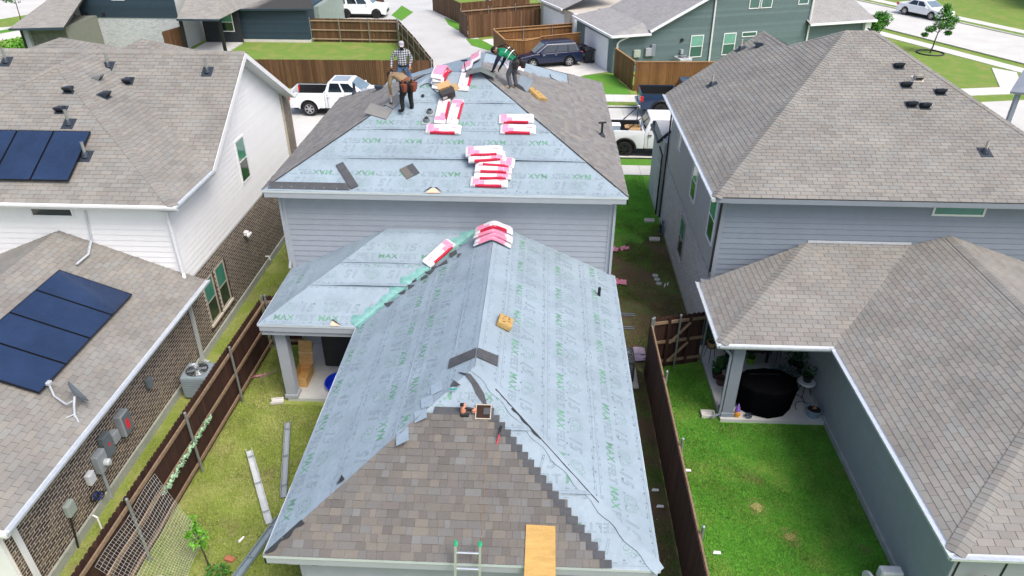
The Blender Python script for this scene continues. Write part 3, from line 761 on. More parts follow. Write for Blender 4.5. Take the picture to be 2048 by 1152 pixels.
# dark starter course at the top of the new shingles, dark ends down the stepped edge
m_starter = M('dark_starter_shingle', (.075, .079, .086), .9, .2, 6, fine=.25)
frF = Frame(WF)
def on_plane(fr, x, y):   # plane coordinates of a plan position
    n = fr.n; o = fr.o; z = o.z-(n.x*(x-o.x)+n.y*(y-o.y))/n.z; return fr.to2(Vector((x, y, z)))
a0, b0 = on_plane(frF, .62, -7.0)
mb = MB()
mb.prism([frF.at(a0, b0-.01, .04), frF.at(a0+1.07, b0-.01, .04), frF.at(a0+1.07, b0+.14, .036), frF.at(a0+.03, b0+.14, .036)], frF.n*.006)
for i in range(20):
    b = .143*i; x1 = frF.at(0, 0).x+0; lim = 3.86-i*.113
    a = on_plane(frF, lim-.02, -9.4)[0]; mb.prism([frF.at(a-.10, b+.004, .048), frF.at(a+.10, b+.004, .048), frF.at(a+.10, b+.14, .044), frF.at(a-.10, b+.14, .044)], frF.n*.006)
mb.build('starter_course', m_starter, roofL)
# hip edges of felt: folded lip lines
def fold(roof, A, B, w, h, mat=m_felt, name='felt_fold'):
    A, B = Vector(A), Vector(B); d = (B-A).normalized(); sd = Vector((-d.y, d.x, 0)).normalized(); n = 40; mb = MB(); L_ = (B-A).length
    up = d.cross(sd); up = up if up.z > 0 else -up
    rows = []
    for i in range(n+1):
        p = A+(B-A)*i/n; j = h*(.5+.5*math.sin(i*.9)+.4*math.sin(i*2.3)); ww = w*(1+.25*math.sin(i*1.3))
        rows.append([p-sd*ww-Vector((0, 0, ww*.22))+up*.010, p-sd*ww-Vector((0, 0, ww*.22))+up*(.022+j*.6), p+up*(.02+j*.25), p+sd*ww-Vector((0, 0, ww*.22))+up*(.018+j*.3), p+sd*ww-Vector((0, 0, ww*.22))+up*.006])
    return mb.loft(rows, cap=False, closed=False).build(name, mat, roof, smooth=True)
m_feltdark = M('dark_felt_underside', (.03, .034, .038), .8, .2, 9)
fold(roofL, Vector((xr, yn, HL)), AP, .10, .012); 
def edge_strip(roof, A, B, w, mat, lift=.03, name='dark_felt_edge', wob=.4):
    A, B = Vector(A), Vector(B); d = (B-A).normalized(); sd = Vector((-d.y, d.x, 0)).normalized(); mb = MB(); n = 30; rows = []
    for i in range(n+1):
        p = A+(B-A)*i/n; ww = w*(.35+wob*(.5+.5*math.sin(i*.55+1))); rows.append([p+Vector((0, 0, lift)), p+sd*ww+Vector((0, 0, lift-.01)), p+sd*ww+Vector((0, 0, lift-.02)), p+Vector((0, 0, lift-.02))])
    return mb.loft(rows, cap=True).build(name, mat, roof)
hipR = lambda s: Vector((xr-s, yn+s, HL+PL_*s)); hipL = lambda s: Vector((xl+s, yn+s, HL+PL_*s))
edge_strip(roofL, hipR(2.6), hipR(2.05), -.06, m_feltdark, .045); edge_strip(roofL, hipR(2.95), hipR(2.6), -.02, m_feltdark, .042); edge_strip(roofL, hipR(2.05), hipR(1.0), -.016, m_feltdark, .04, wob=.25)
edge_strip(roofL, hipL(.55), hipL(.02), .14, m_feltdark, .05)
hu = lambda s: Vector((4.875-s, s, HU+PU*s)); hul = lambda s: Vector((-4.875+s, s, HU+PU*s))
edge_strip(roofU, hu(4.0), hu(.3), -.035, m_feltdark, .04, wob=.25); edge_strip(roofU, hul(3.0), hul(.3), .03, m_feltdark, .045, wob=.3)
# teal membrane in the valley
vA, vB = Vector((xl, yp, HL)), Vector((xl+dv, wy, zv))
frW, frP = Frame(WL), Frame(PF)
mb = MB()
for fr, other in ((frW, 1), (frP, -1)):
    rows = []
    for i in range(25):
        if i in (6, 11, 15, 20): mb.loft(rows, cap=False, closed=False); rows = rows[-1:] if other < 0 else []
        p = vA+(vB-vA)*i/24; a, b = fr.to2(p); d2 = Vector((fr.to2(vB)[0]-fr.to2(vA)[0], fr.to2(vB)[1]-fr.to2(vA)[1])).normalized()
        nrm = Vector((-d2.y, d2.x)); 
        c = fr.to2(sum((q for q in fr.P), Vector((0, 0, 0)))/len(fr.P))
        if (Vector(c)-Vector((a, b))).dot(nrm) < 0: nrm = -nrm
        w = (.24 if other < 0 else .13)*(1+.34*math.sin(i*2.7+other)+.25*math.sin(i*.63+2)); rows.append([fr.at(a, b, .022), fr.at(a+nrm.x*w*.35, b+nrm.y*w*.35, .026+.022*abs(math.sin(i*2.1))), fr.at(a+nrm.x*w*.7, b+nrm.y*w*.7, .026+.02*abs(math.sin(i*1.4+1))), fr.at(a+nrm.x*w, b+nrm.y*w, .024)])
    mb.loft(rows, cap=False, closed=False)
mb.build('valley_membrane', m_tealmem, roofL, smooth=True)
# drip edges, fascia, soffit
m_drip = M('pale_drip_edge', (.62, .67, .70), .4, .05, 5, metal=.2)
def eave(house, A, B, out, fh=.2, fm=None, soff=.4, drip=True):
    A, B, out = Vector(A), Vector(B), Vector(out)
    z = Vector((0, 0, 1))
    MB().prism([A-z*.03, B-z*.03, B-z*fh, A-z*fh], -out*.03).build('fascia', fm or m_greytrim, house)
    MB().prism([A-out*.03-z*(fh-.012), B-out*.03-z*(fh-.012), B-out*soff-z*(fh-.012), A-out*soff-z*(fh-.012)], -z*.01).build('soffit', fm or m_greytrim, house)
    if drip:
        MB().prism([A+out*.012+z*.016, B+out*.012+z*.016, B+out*.012-z*.045, A+out*.012-z*.045], -out*.011).build('drip_edge', m_drip, house)
eave(main, FL, FR, (0, -1, 0)); eave(main, FR, BR, (1, 0, 0)); eave(main, FL, BL, (-1, 0, 0))
eave(main, WF[0], WF[1], (0, -1, 0)); eave(main, WR[0], WR[1], (1, 0, 0)); eave(main, WL[0], WL[4], (-1, 0, 0)); eave(main, PF[0], PF[1], (0, -1, 0)); eave(main, PLp[0], PLp[2], (-1, 0, 0))
# walls
wallU = MB().bb(-4.54, 4.54, wy, 10.5, 0, HU-.2).build('wall', m_greysid, main)
siding(wallU, (0, wy, 0), (1, 0, 0), (0, -1, 0), [(-4.46, 2.70), (4.46, 2.70), (4.46, 5.17), (-4.46, 5.17)], m_greysid)
siding(wallU, (4.54, 0, 0), (0, 1, 0), (1, 0, 0), [(wy+.08, .2), (10.4, .2), (10.4, 5.17), (wy+.08, 5.17)], m_greysid)
for x in (-4.51, 4.51): MB().bb(x-.05, x+.05, wy-.03, wy+.07, .1, 5.17).build('corner_board', m_greytrim, main)
wallW = MB().bb(xl+.4, xr-.4, yn+.4, wy, 0, HL-.19).build('wall', m_greysid, main)
siding(wallW, (0, yn+.4, 0), (1, 0, 0), (0, -1, 0), [(xl+.48, .2), (xr-.48, .2), (xr-.48, 2.55), (xl+.48, 2.55)], m_greysid)
siding(wallW, (xl+.4, 0, 0), (0, -1, 0), (-1, 0, 0), [(-wy+.4, .2), (-yn-.5, .2), (-yn-.5, 2.55), (-wy+.4, 2.55)], m_greysid)
# patio: slab, column, back wall door
slab = MB().bb(xp+.28, xl+.4, yp+.28, wy, -.05, .10).build('patio_slab', m_slab, main)
mb = MB(); mb.bb(-4.36, -4.06, -2.22, -1.94, .10, HL-.2); mb.bb(-4.39, -4.03, -2.25, -1.91, .10, .22)
mb.build('patio_column', m_greytrim, main, bevel=.008)
siding(wallU, (0, wy, 0), (1, 0, 0), (0, -1, 0), [(-4.46, .12), (-1.7, .12), (-1.7, 2.6), (-4.46, 2.6)], m_greytrim, e=.2)
MB().bb(-4.1, -3.75, wy-.05, wy-.03, .12, 2.15).build('door_trim', m_greytrim, main)
mb = MB(); mb.bb(xp+.05, xl+.4, yp+.05, yp+.3, HL-.34, HL-.2); mb.build('patio_beam', m_greytrim, main)
MB().bb(xp+.3, xl+.4, yp+.3, wy, HL-.22, HL-.2).build('patio_ceiling', m_greytrim, main)
for x, y0, y1 in ((-4.58, 4.9, 2.85), (4.60, 4.9, 2.4)):
    downspout(main, [(x, wy-.06, 5.1), (x, wy-.06, y1+.2), (x-.02, wy-.14, y1)], m_greytrim)
# frame and dark panel standing in for a vent hole, torn felt corners
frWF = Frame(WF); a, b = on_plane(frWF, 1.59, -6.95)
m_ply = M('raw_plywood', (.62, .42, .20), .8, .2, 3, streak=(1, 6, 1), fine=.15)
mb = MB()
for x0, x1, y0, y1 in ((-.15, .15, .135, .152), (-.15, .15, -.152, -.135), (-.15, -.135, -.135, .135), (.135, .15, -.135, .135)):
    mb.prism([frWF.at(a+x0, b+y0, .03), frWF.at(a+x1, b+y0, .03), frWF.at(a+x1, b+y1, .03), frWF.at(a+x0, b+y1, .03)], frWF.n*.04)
hole = mb.build('vent_hole_frame', M('felt_cut_edge', (.5, .43, .35), .8, .1, 6), roofL)
m_holeshade = M('painted_hole_shade', (.03, .014, .008), .9, .5, 5)
MB().prism([frWF.at(a+x, b+y, .03) for x, y in ((-.14, -.14), (.14, -.14), (.14, .14), (-.14, .14))], frWF.n*.020).build('hole_shade_panel', m_holeshade, hole)  # flat panel, its dark colour painting the shade inside; deck is not cut
frUF = Frame(UF)
def torn(fr, roof, x, y, s=.2):
    a, b = on_plane(fr, x, y); b = .005
    MB().prism([fr.at(a-s*.7, b, .045), fr.at(a+s*.7, b, .045), fr.at(a+s*.25, b+s*.55, .04), fr.at(a-s*.25, b+s*.55, .04)], fr.n*.006).build('exposed_sheathing', M('pale_sheathing', (.75, .52, .36), .8, .15, 6), roof)
    for q in (-1, 1):
        MB().prism([fr.at(a+q*s*.1, b+s*.62, .06), fr.at(a+q*s*.3, b+s*.62, .075), fr.at(a+q*s*.95, b+.01, .055)], fr.n*.006).build('torn_felt_flap', m_feltdark, roof)
torn(frUF, roofU, -.27, .1, .28)
a, b = on_plane(frP, -2.6, -2.4)
MB().prism([frP.at(a-.12, .005, .04), frP.at(a+.16, .005, .04), frP.at(a-.08, .16, .04)], frP.n*.006).build('exposed_sheathing', M('pale_sheathing', (.75, .52, .36), .8, .15, 6), roofL)
MB().prism([frP.at(a-.06, .20, .05), frP.at(a-.10, .17, .05), frP.at(a+.18, .02, .05)], frP.n*.008).build('torn_felt_flap', m_feltdark, roofL)
a, b = on_plane(frW, -.96, -8.18)
MB().prism([frW.at(a+.12, b, .05), frW.at(a-.10, b+.04, .05), frW.at(a+.04, b+.14, .05)], frW.n*.008).build('torn_felt_flap', m_feltdark, roofL)
# ------------------------------------------------------------------ left neighbour: white siding over brown brick
lh = thing('white_house', 'white-sided house with brown brick ground floor and solar panels on its roof', 'house', (-11, 2, 0))
H2 = 5.2; F_, Fb_ = Vector((-12.05, 3.95, 7.65)), Vector((-12.05, 5.7, 7.65))
LU = [Vector((-7, -.7, H2)), F_, Vector((-17.1, -.7, H2))]
LUr = [Vector((-7, -.7, H2)), Vector((-7, 1.79, H2)), Fb_, F_]
LUl = [Vector((-17.1, -.7, H2)), F_, Fb_, Vector((-17.1, 1.79, H2))]
LM = [Vector((-7, 1.79, H2)), Vector((-7, 5.7, 7.65)), Fb_]
LMl = [Vector((-17.1, 1.79, H2)), Fb_, Vector((-17.1, 5.7, 7.65))]
LB = [Vector((-7, 5.7, 7.65)), Vector((-7, 9.63, H2)), Vector((-17.1, 9.63, H2)), Vector((-17.1, 5.7, 7.65))]
lwx, lwz, lry = -6.9, 2.7, -10.65
lz = lwz+.4*(lwx-lry); LA = Vector((lry, -5.35, lz))
LWr = [Vector((lwx, -9.1, lwz)), Vector((lwx, -.28, lwz)), Vector((lry, -.28, lz)), LA]
LWf = [Vector((lwx, -9.1, lwz)), LA, Vector((2*lry-lwx, -9.1, lwz))]
LWl = [Vector((2*lry-lwx, -9.1, lwz)), LA, Vector((lry, -.28, lz)), Vector((2*lry-lwx, -.28, lwz))]
mb = MB()
for p in (LU, LUr, LUl, LM, LMl, LB): deck(mb, p)
def pyramid(mb, A, halfx, front, back, drop): pass
roofLU = mb.build('upper_roof', m_deck, lh)
mb = MB()
for p in (LWr, LWf, LWl): deck(mb, p)
roofLL = mb.build('lower_roof', m_deck, lh)
sh = Shingler(roofLU, m_tab, 150)
for p in (LU, LUr, LUl, LM, LMl): sh.plane(p)
# rear dormer roofs just showing over the ridge
for ax, w in ((-14.15, 1.25), (-11.25, .75)):
    apx = Vector((ax, 7.5, 7.63)); 
    e0 = [Vector((ax-w-.5, 6.6, 7.1)), Vector((ax+w+.1, 6.6, 7.1)), Vector((ax+w+.1, 9.5, 6.8)), Vector((ax-w-.5, 9.5, 6.8))]
    for i in range(4): 
        pl = [e0[i], e0[(i+1) % 4], apx]; m2 = MB(); deck(m2, pl, lift=-.01); m2.build('rear_roof', m_deck, lh); sh.plane(pl)
sh.finish()
sh = Shingler(roofLL, m_tab, 150)
for p in (LWr, LWf, LWl): sh.plane(p)
sh.finish()
nrm = lambda P: Frame(P).n
ridge_caps(roofLU, LU[0], F_, nrm(LU), nrm(LUr), m_tab); ridge_caps(roofLU, LU[2]+(F_-LU[2])*.45, F_, nrm(LU), nrm(LUl), m_tab)
ridge_caps(roofLU, F_, Fb_, nrm(LUr), nrm(LUl), m_tab); ridge_caps(roofLU, Vector((-17, 5.7, 7.65)), Vector((-7, 5.7, 7.65)), nrm(LM), nrm(LB), m_tab)
ridge_caps(roofLL, LA, Vector((lry, -.4, lz)), nrm(LWr), nrm(LWl), m_tab)
# bare valley line
# walls
mw_sid = M('white_siding_paint', (.84, .84, .84), .5, .03, 3, piece=.02)
lwall = MB().bb(-17, -7.46, -.3, 9.2, 2.55, 5.05).build('wall', m_white, lh)
siding(lwall, (0, -.3, 0), (1, 0, 0), (0, -1, 0), [(-17, 2.6), (-7.5, 2.6), (-7.5, 5.05), (-17, 5.05)], mw_sid)
gz = lambda y: 7.65-.6266*abs(y-5.7)-.13
gab = MB().prism([(-7.46, 1.5, 5.04), (-7.46, 9.2, 5.04), (-7.46, 9.2, gz(9.2)), (-7.46, 5.7, gz(5.7)), (-7.46, 1.79, gz(1.79))], (-.12, 0, 0)).build('gable_wall', m_white, lh)
siding(gab, (-7.46, 0, 0), (0, 1, 0), (1, 0, 0), [(-.22, 2.62), (9.2, 2.62), (9.2, gz(9.2)), (5.7, gz(5.7)), (1.85, gz(1.85)), (1.85, 5.04), (-.22, 5.04)], mw_sid)
MB().bb(-7.52, -7.42, -.36, -.26, 2.6, 5.04).build('corner_board', m_wtrim, lh)
for a, b in (((-7, 1.79, H2), (-7, 5.7, 7.65)), ((-7, 5.7, 7.65), (-7, 9.63, H2))):
    A, B = Vector(a), Vector(b)
    MB().prism([A+Vector((.02, 0, -.02)), B+Vector((.02, 0, -.02)), B+Vector((.02, 0, -.2)), A+Vector((.02, 0, -.2))], (-.04, 0, 0)).build('rake_board', m_wtrim, lh)
    MB().prism([A+Vector((-.03, 0, -.17)), B+Vector((-.03, 0, -.17)), B+Vector((-.46, 0, -.17)), A+Vector((-.46, 0, -.17))], (0, 0, -.012)).build('rake_soffit', m_wtrim, lh)
eave(lh, (-17, -.7, H2), (-7, -.7, H2), (0, -1, 0), .17, m_wtrim, .4, False); eave(lh, (-7, -.7, H2), (-7, 1.79, H2), (1, 0, 0), .17, m_wtrim, .44, False)
gutter(lh, [(-17, -.7, H2), (-6.9, -.7, H2)], m_wtrim, side=[(0, -1, 0)]); gutter(lh, [(-7, -.8, H2), (-7, 1.75, H2)], m_gutter, side=[(1, 0, 0)])
gutter(lh, [(-7, 9.55, H2), (-7, 9.75, H2)], m_wtrim, side=[(1, 0, 0)])
# brick ground floor
bw = MB().bb(-17, -7.47, -8.7, 9.3, .22, 2.6).build('brick_wall', m_mortar, lh)
MB().bb(-17, -7.42, -8.74, 9.32, -.1, .24).build('foundation', m_found, lh)
lwin = [(.48, 1.16, .62, 2.08), (1.36, 2.05, .62, 2.08)]
brickwork(bw, (-7.47, 0, 0), (0, 1, 0), (1, 0, 0), [(-8.7, .26), (9.25, .26), (9.25, 2.58), (-8.7, 2.58)], m_brick, 300, holes=lwin)
for (a0, a1, z0, z1) in lwin: window(lh, (-7.47, 0, 0), (0, 1, 0), (1, 0, 0), a0, a1, z0, z1, frame=M('tan_window_frame', (.42, .38, .32), .6, .1, 5), sill=m_mortar, proud=.02)
# soldier-course bricks round the two windows
mb = MB()
for (a0, a1, z0, z1) in lwin:
    for q in range(10): mb.bb(-7.47, -7.44, a0-.12+q*(a1-a0+.24)/10+.008, a0-.12+(q+1)*(a1-a0+.24)/10-.008, z0-.2, z0-.07)
    for q in range(20): mb.bb(-7.47, -7.445, a1+.01, a1+.11, z0+q*(z1-z0)/20+.008, z0+(q+1)*(z1-z0)/20-.008)
mb.build('brick_surround', m_brick, bw, kind='stuff')
window(lh, (-7.46, 0, 0), (0, 1, 0), (1, 0, 0), 4.55, 5.3, 3.55, 5.05, proud=.045)
window(lh, (0, -.3, 0), (1, 0, 0), (0, -1, 0), -11.25, -10.05, 4.62, 4.97, proud=.045, sash=False)
bc = MB().bb(-7.95, -7.40, 9.3, 10.1, 0, 5.2).build('brick_pier', m_mortar, lh)
brickwork(bc, (-7.40, 0, 0), (0, 1, 0), (1, 0, 0), [(9.32, .1), (10.08, .1), (10.08, 5.15), (9.32, 5.15)], m_brick, 0)
# white front wall of the wing, lower eave, gutters and downspouts
MB().bb(-14.4, -7.5, -8.76, -8.7, 0, 2.6).build('wall', m_white, lh)
eave(lh, (lwx, -9.1, lwz), (lwx, -.3, lwz), (1, 0, 0), .17, m_wtrim, .55, False); eave(lh, (-14.3, -9.1, lwz), (lwx, -9.1, lwz), (0, -1, 0), .17, m_wtrim, .4, False)
gutter(lh, [(lwx, -9.2, lwz), (lwx, -.25, lwz)], m_gutter, side=[(1, 0, 0)], w=.13)
gutter(lh, [(-14.3, -9.1, lwz), (lwx+.1, -9.1, lwz)], m_wtrim, side=[(0, -1, 0)])
downspout(lh, [(-6.98, -.55, 2.58), (-7.3, -.6, 2.35), (-7.38, -.6, 2.2), (-7.38, -.68, .15), (-7.2, -.7, .08)], m_gutter, .09)
downspout(lh, [(-6.98, -8.5, 2.58), (-7.3, -8.5, 2.35), (-7.39, -8.5, 2.2), (-7.39, -8.5, .1)], m_wtrim, .09)
downspout(lh, [(-7.40, -.42, 5.0), (-7.40, -.42, 3.0), (-7.36, -.5, 2.86)], m_wtrim)
downspout(lh, [(-9.68, -.36, 4.95), (-9.78, -.36, 3.95), (-9.75, -.5, 3.92), (-9.55, -1.0, 3.86), (-9.55, -1.55, 3.87)], m_gutter, .05)

# solar panels, each a thing
m_pv = M('blue_black_solar_cell', (.015, .031, .078), .2, .4, .7, spec=.6, coat=.5, fine=.35)
m_pvf = M('black_anodised_frame', (.012, .013, .018), .35, .1, 8, metal=.4)
def solar(fr, a, b, w, h, label, group, lift=.09):
    t = thing('solar_panel', label, 'solar panel', fr.at(a, b, 0), 0, group)
    mb = MB(); P = lambda x, y, z: fr.at(a+x, b+y, lift+z)
    mb.prism([P(.018, .018, .03), P(w-.018, .018, .03), P(w-.018, h-.018, .03), P(.018, h-.018, .03)], fr.n*.006); g = mb.build('glass', m_pv, t)
    mb = MB()
    for x0, x1, y0, y1 in ((0, w, 0, .018), (0, w, h-.018, h), (0, .018, .018, h-.018), (w-.018, w, .018, h-.018)): mb.prism([P(x0, y0, 0), P(x1, y0, 0), P(x1, y1, 0), P(x0, y1, 0)], fr.n*.04)
    mb.build('frame', m_pvf, t)
    mb = MB()
    for x in (.2, w-.2):
        for y in (.1, h-.1): mb.box(fr.at(a+x, b+y, lift/2), (.05, .05, lift), None)
    mb.build('mounting_foot', m_steel, t)
frLU = Frame(LU); frLW = Frame(LWr)
a1, b1 = on_plane(frLU, -10.0, -.1)
sg = 1 if frLU.u.x > 0 else -1
for i, nm in enumerate(('nearest the hip', 'second from the hip', 'farthest from the hip')):
    a = a1-sg*(i+1)*1.05 if sg > 0 else a1+i*1.05
    solar(frLU, a, b1, 1.03, 1.76, 'blue-black solar panel on the upper white roof, %s' % nm, 'upper solar panels')
ps = [on_plane(frLW, -8.05, y)[0] for y in (-2.0, -6.0)]; a_lo, a_hi = min(ps), max(ps); b1 = on_plane(frLW, -8.03, -3)[1]
order = ('nearest the white wall', 'second from the white wall', 'third from the white wall', 'farthest from the white wall')
st_ = (a_hi-a_lo)/4
for i in range(4):
    a = a_lo+i*st_; yy = frLW.at(a+.5, b1).y; idx = int(round((-2.0-frLW.at(a+st_/2, b1).y)/st_-.5)); idx = max(0, min(3, idx))
    solar(frLW, a+.008, b1, st_-.016, 1.86, 'blue-black solar panel on the lower white roof, %s' % order[idx], 'lower solar panels')
# roof vents on the left house
def roofpt(fr, x, y, h=0.): a, b = on_plane(fr, x, y); return fr.at(a, b, h)
frLUr, frLM, frLMl = Frame(LUr), Frame(LM), Frame(LMl)
for vx, vy, fr, lab in ((-8.01, 4.97, frLM, 'steel vent pipe near the gable end of the white-house roof'), (-11.25, 5.11, frLM, 'steel vent pipe just below the ridge of the white-house roof'),
                        (-14.64, 5.23, frLMl, 'steel vent pipe at the far left of the white-house ridge'), (-10.84, 1.79, frLU, 'steel vent pipe directly above the upper solar panels'), (-9.93, 0.74, frLU, 'steel vent pipe at the right end of the upper solar panels')):
    pipe_vent('vent_pipe', lab, roofpt(fr, vx, vy), fr.n, .42, .042)
for vx, vy, fr, lab in ((-10.42, 4.61, frLM, 'black box vent on the gable slope of the white-house roof'), (-11.30, 2.98, frLU, 'black box vent by the hip of the white-house roof'), (-11.25, 2.27, frLU, 'black box vent beside a pipe above the solar panels'),
                        (-10.50, 3.23, frLUr, 'dark louvred vent on the narrow white-house hip slope')):
    box_vent('roof_vent', lab, roofpt(fr, vx, vy), fr.n)
box_vent('roof_vent', 'pale grey vent higher on the narrow white-house hip slope', roofpt(frLUr, -11.08, 4.03), frLUr.n, mat=M('grey_vent_metal', (.22, .22, .22), .5, .1, 6))

# ------------------------------------------------------------------ right neighbour: grey house
rh = thing('grey_house', 'blue-grey house with weathered shingle roof and covered patio at right', 'house', (13, 3, 0))
H3 = 5.25; pE, pE2 = Vector((12.72, 8.15, 8.0)), Vector((13.67, 8.15, 8.0))
RU = [Vector((7.25, .42, H3)), Vector((18.0, .42, H3)), pE2, pE]
RUl = [Vector((7.25, .42, H3)), pE, Vector((11.2, 9.2, H3+.503*3.95)), Vector((11.1, 12.0, H3+.503*3.85)), Vector((7.25, 10.0, H3))]
RUr = [Vector((18.0, .42, H3)), Vector((18.0, 12, H3)), pE2+Vector((0, .6, 0)), pE2]
RUb = [pE, pE2, Vector((18, 14, 5.8)), Vector((11.2, 9.2, H3+.503*3.95))]
RUb2 = [Vector((11.1, 12.0, H3+.503*3.85)), Vector((11.2, 9.2, H3+.503*3.95)), Vector((15, 12, 5.4))]
rz0 = 2.7; rp = .338; rxr = 13.95; rzr = rz0+rp*(rxr-9.93); RA = Vector((rxr, -8.82+4.02, rzr)); rwy = .82
zp = rz0+.29*(rwy+2.72); xv = 9.93+(zp-rz0)/rp; xh = 7.15+(zp-rz0)/.346
RWl = [Vector((9.93, -8.82, rz0)), RA, Vector((rxr, rwy, rzr)), Vector((xv, rwy, zp)), Vector((9.93, -2.72, rz0))]
RWf = [Vector((9.93, -8.82, rz0)), Vector((17.97, -8.82, rz0)), RA]
RWr = [Vector((17.97, -8.82, rz0)), Vector((17.97, rwy, rz0)), Vector((rxr, rwy, rzr)), RA]
RP = [Vector((7.15, -2.72, rz0)), Vector((9.93, -2.72, rz0)), Vector((xv, rwy, zp)), Vector((xh, rwy, zp))]
RPl = [Vector((7.15, -2.72, rz0)), Vector((xh, rwy, zp)), Vector((7.15, rwy-.6, rz0+.0))]
mb = MB()
for p in (RU, RUl, RUr, RUb, RUb2): deck(mb, p)
roofRU = mb.build('upper_roof', m_deck, rh); mb = MB()
for p in (RWl, RWf, RWr, RP, RPl): deck(mb, p)
roofRL = mb.build('lower_roof', m_deck, rh)
sh = Shingler(roofRU, m_tab, 150)
for p in (RU, RUl, RUr): sh.plane(p)
sh.finish(); sh = Shingler(roofRL, m_tab, 150)
for p in (RWl, RWf, RWr, RP, RPl): sh.plane(p)
sh.finish()
ridge_caps(roofRU, RU[0], pE, nrm(RU), nrm(RUl), m_tab, w=.17); ridge_caps(roofRU, RU[1], pE2, nrm(RU), nrm(RUr), m_tab); ridge_caps(roofRU, pE, pE2, nrm(RU), (0, .5, 1), m_tab)
ridge_caps(roofRU, RUl[4], RUl[3], nrm(RUl), Vector((.2, .6, 1)), m_tab, w=.09, lift=.02); ridge_caps(roofRU, RUl[3], RUl[2], nrm(RUl), Vector((.6, 0, 1)), m_tab, w=.1); ridge_caps(roofRU, RUl[2], pE, nrm(RUl), Vector((.2, .6, 1)), m_tab, w=.1)
ridge_caps(roofRL, RWl[0], RA, nrm(RWl), nrm(RWf), m_tab, w=.17); ridge_caps(roofRL, RA, RWl[2], nrm(RWl), nrm(RWr), m_tab, w=.17); ridge_caps(roofRL, RP[0], RP[3], nrm(RP), nrm(RPl), m_tab, w=.17)
MB().prism([(xh, rwy-.005, zp+.02), (xv, rwy-.005, zp+.02), (xv, rwy-.005, zp+.10), (xh, rwy-.005, zp+.10)], (0, -.012, 0)).build('wall_flashing', m_gutter, rh)
rwall = MB().bb(7.6, 17.6, .84, 9.8, 0, 5.1).build('wall', m_bluesid, rh)
siding(rwall, (0, .84, 0), (1, 0, 0), (0, -1, 0), [(7.7, 2.5), (17.6, 2.5), (17.6, 5.08), (7.7, 5.08)], m_bluesid)
MB().bb(7.57, 7.70, .80, .93, 2.5, 5.08).build('corner_board', m_bluetrim, rh)
m_rside = M('grey_side_wall_paint', (.38, .385, .385), .7, .06, 3, fine=.06)
sidew = MB().bb(7.585, 7.61, .93, 9.78, 2.55, 5.08).build('side_wall', m_rside, rh)
siding(sidew, (7.585, 0, 0), (0, -1, 0), (-1, 0, 0), [(-9.7, 2.6), (-.95, 2.6), (-.95, 5.06), (-9.7, 5.06)], m_rside, e=.2, proud=.004)
bwr = MB().bb(7.575, 7.61, .86, 9.9, .15, 2.56).build('brick_wall', m_gmortar, rh)
brickwork(bwr, (7.575, 0, 0), (0, -1, 0), (-1, 0, 0), [(-9.9, .2), (-.86, .2), (-.86, 2.5), (-9.9, 2.5)], m_gbrick, 120, proud=.004)
mb = MB()
for q in range(86): mb.bb(7.545, 7.576, .9+q*.104, .9+q*.104+.09, 2.51, 2.57)
mb.build('brick_ledge', m_gbrick, bwr, kind='stuff')
MB().bb(7.54, 7.62, .84, 9.9, -.1, .18).build('foundation', m_found, rh)
window(rh, (7.585, 0, 0), (0, -1, 0), (-1, 0, 0), -2.0, -1.2, 3.35, 4.85, proud=.05); window(rh, (7.585, 0, 0), (0, -1, 0), (-1, 0, 0), -4.9, -4.1, 3.35, 4.7, proud=.05)
window(rh, (7.585, 0, 0), (0, -1, 0), (-1, 0, 0), -7.9, -7.4, 3.9, 4.8, proud=.05, sash=False, top=m_glassg)
window(rh, (7.57, 0, 0), (0, -1, 0), (-1, 0, 0), -5.6, -4.8, .85, 2.3, proud=.04, frame=M('grey_window_frame', (.3, .32, .3), .6, .1, 5), sill=m_gbrick)
window(rh, (0, .84, 0), (1, 0, 0), (0, -1, 0), 13.25, 14.65, 4.66, 4.98, proud=.045, sash=False, top=m_glassg, frame=M('green_white_frame', (.62, .68, .62), .5, .05, 5))
eave(rh, (7.25, .42, H3), (18, .42, H3), (0, -1, 0), .17, m_bluetrim, .42, False); eave(rh, (7.25, .42, H3), (7.25, 10, H3), (-1, 0, 0), .17, m_bluetrim, .36, False)
gutter(rh, [(7.25, .35, H3), (7.25, 10.0, H3)], m_gutter, side=[(-1, 0, 0)])
eave(rh, (9.93, -8.82, rz0), (9.93, -2.72, rz0), (-1, 0, 0), .17, m_bluetrim, .42, False); eave(rh, (9.93, -8.82, rz0), (17.97, -8.82, rz0), (0, -1, 0), .17, m_bluetrim, .42, False)
eave(rh, (7.15, -2.72, rz0), (9.93, -2.72, rz0), (0, -1, 0), .17, m_bluetrim, .3, False); eave(rh, (7.15, -2.72, rz0), (7.15, .2, rz0), (-1, 0, 0), .17, m_bluetrim, .3, False)
gutter(rh, [(9.93, -8.9, rz0), (9.93, -2.75, rz0)], m_gutter, side=[(-1, 0, 0)], w=.13); gutter(rh, [(9.83, -8.82, rz0), (18, -8.82, rz0)], m_gutter, side=[(0, -1, 0)], w=.13)
gutter(rh, [(7.1, -2.72, rz0), (9.95, -2.72, rz0)], m_gutter, side=[(0, -1, 0)], w=.13); gutter(rh, [(7.15, -2.8, rz0), (7.15, .3, rz0)], m_gutter, side=[(-1, 0, 0)])
wingw = MB().bb(10.35, 17.6, -8.4, .84, .14, 2.6).build('wall', m_greywall, rh)
MB().bb(10.30, 17.6, -8.44, .84, -.1, .16).build('foundation', m_found, rh)
# front of the wing with trim boards
for x in (10.42, 11.28): MB().bb(x, x+.03, -8.43, -8.40, .2, 2.55).build('trim_gap', m_blackmetal, rh)
MB().bb(10.36, 17.5, -8.415, -8.40, .2, 2.55).build('front_panel', m_greytrim, rh)
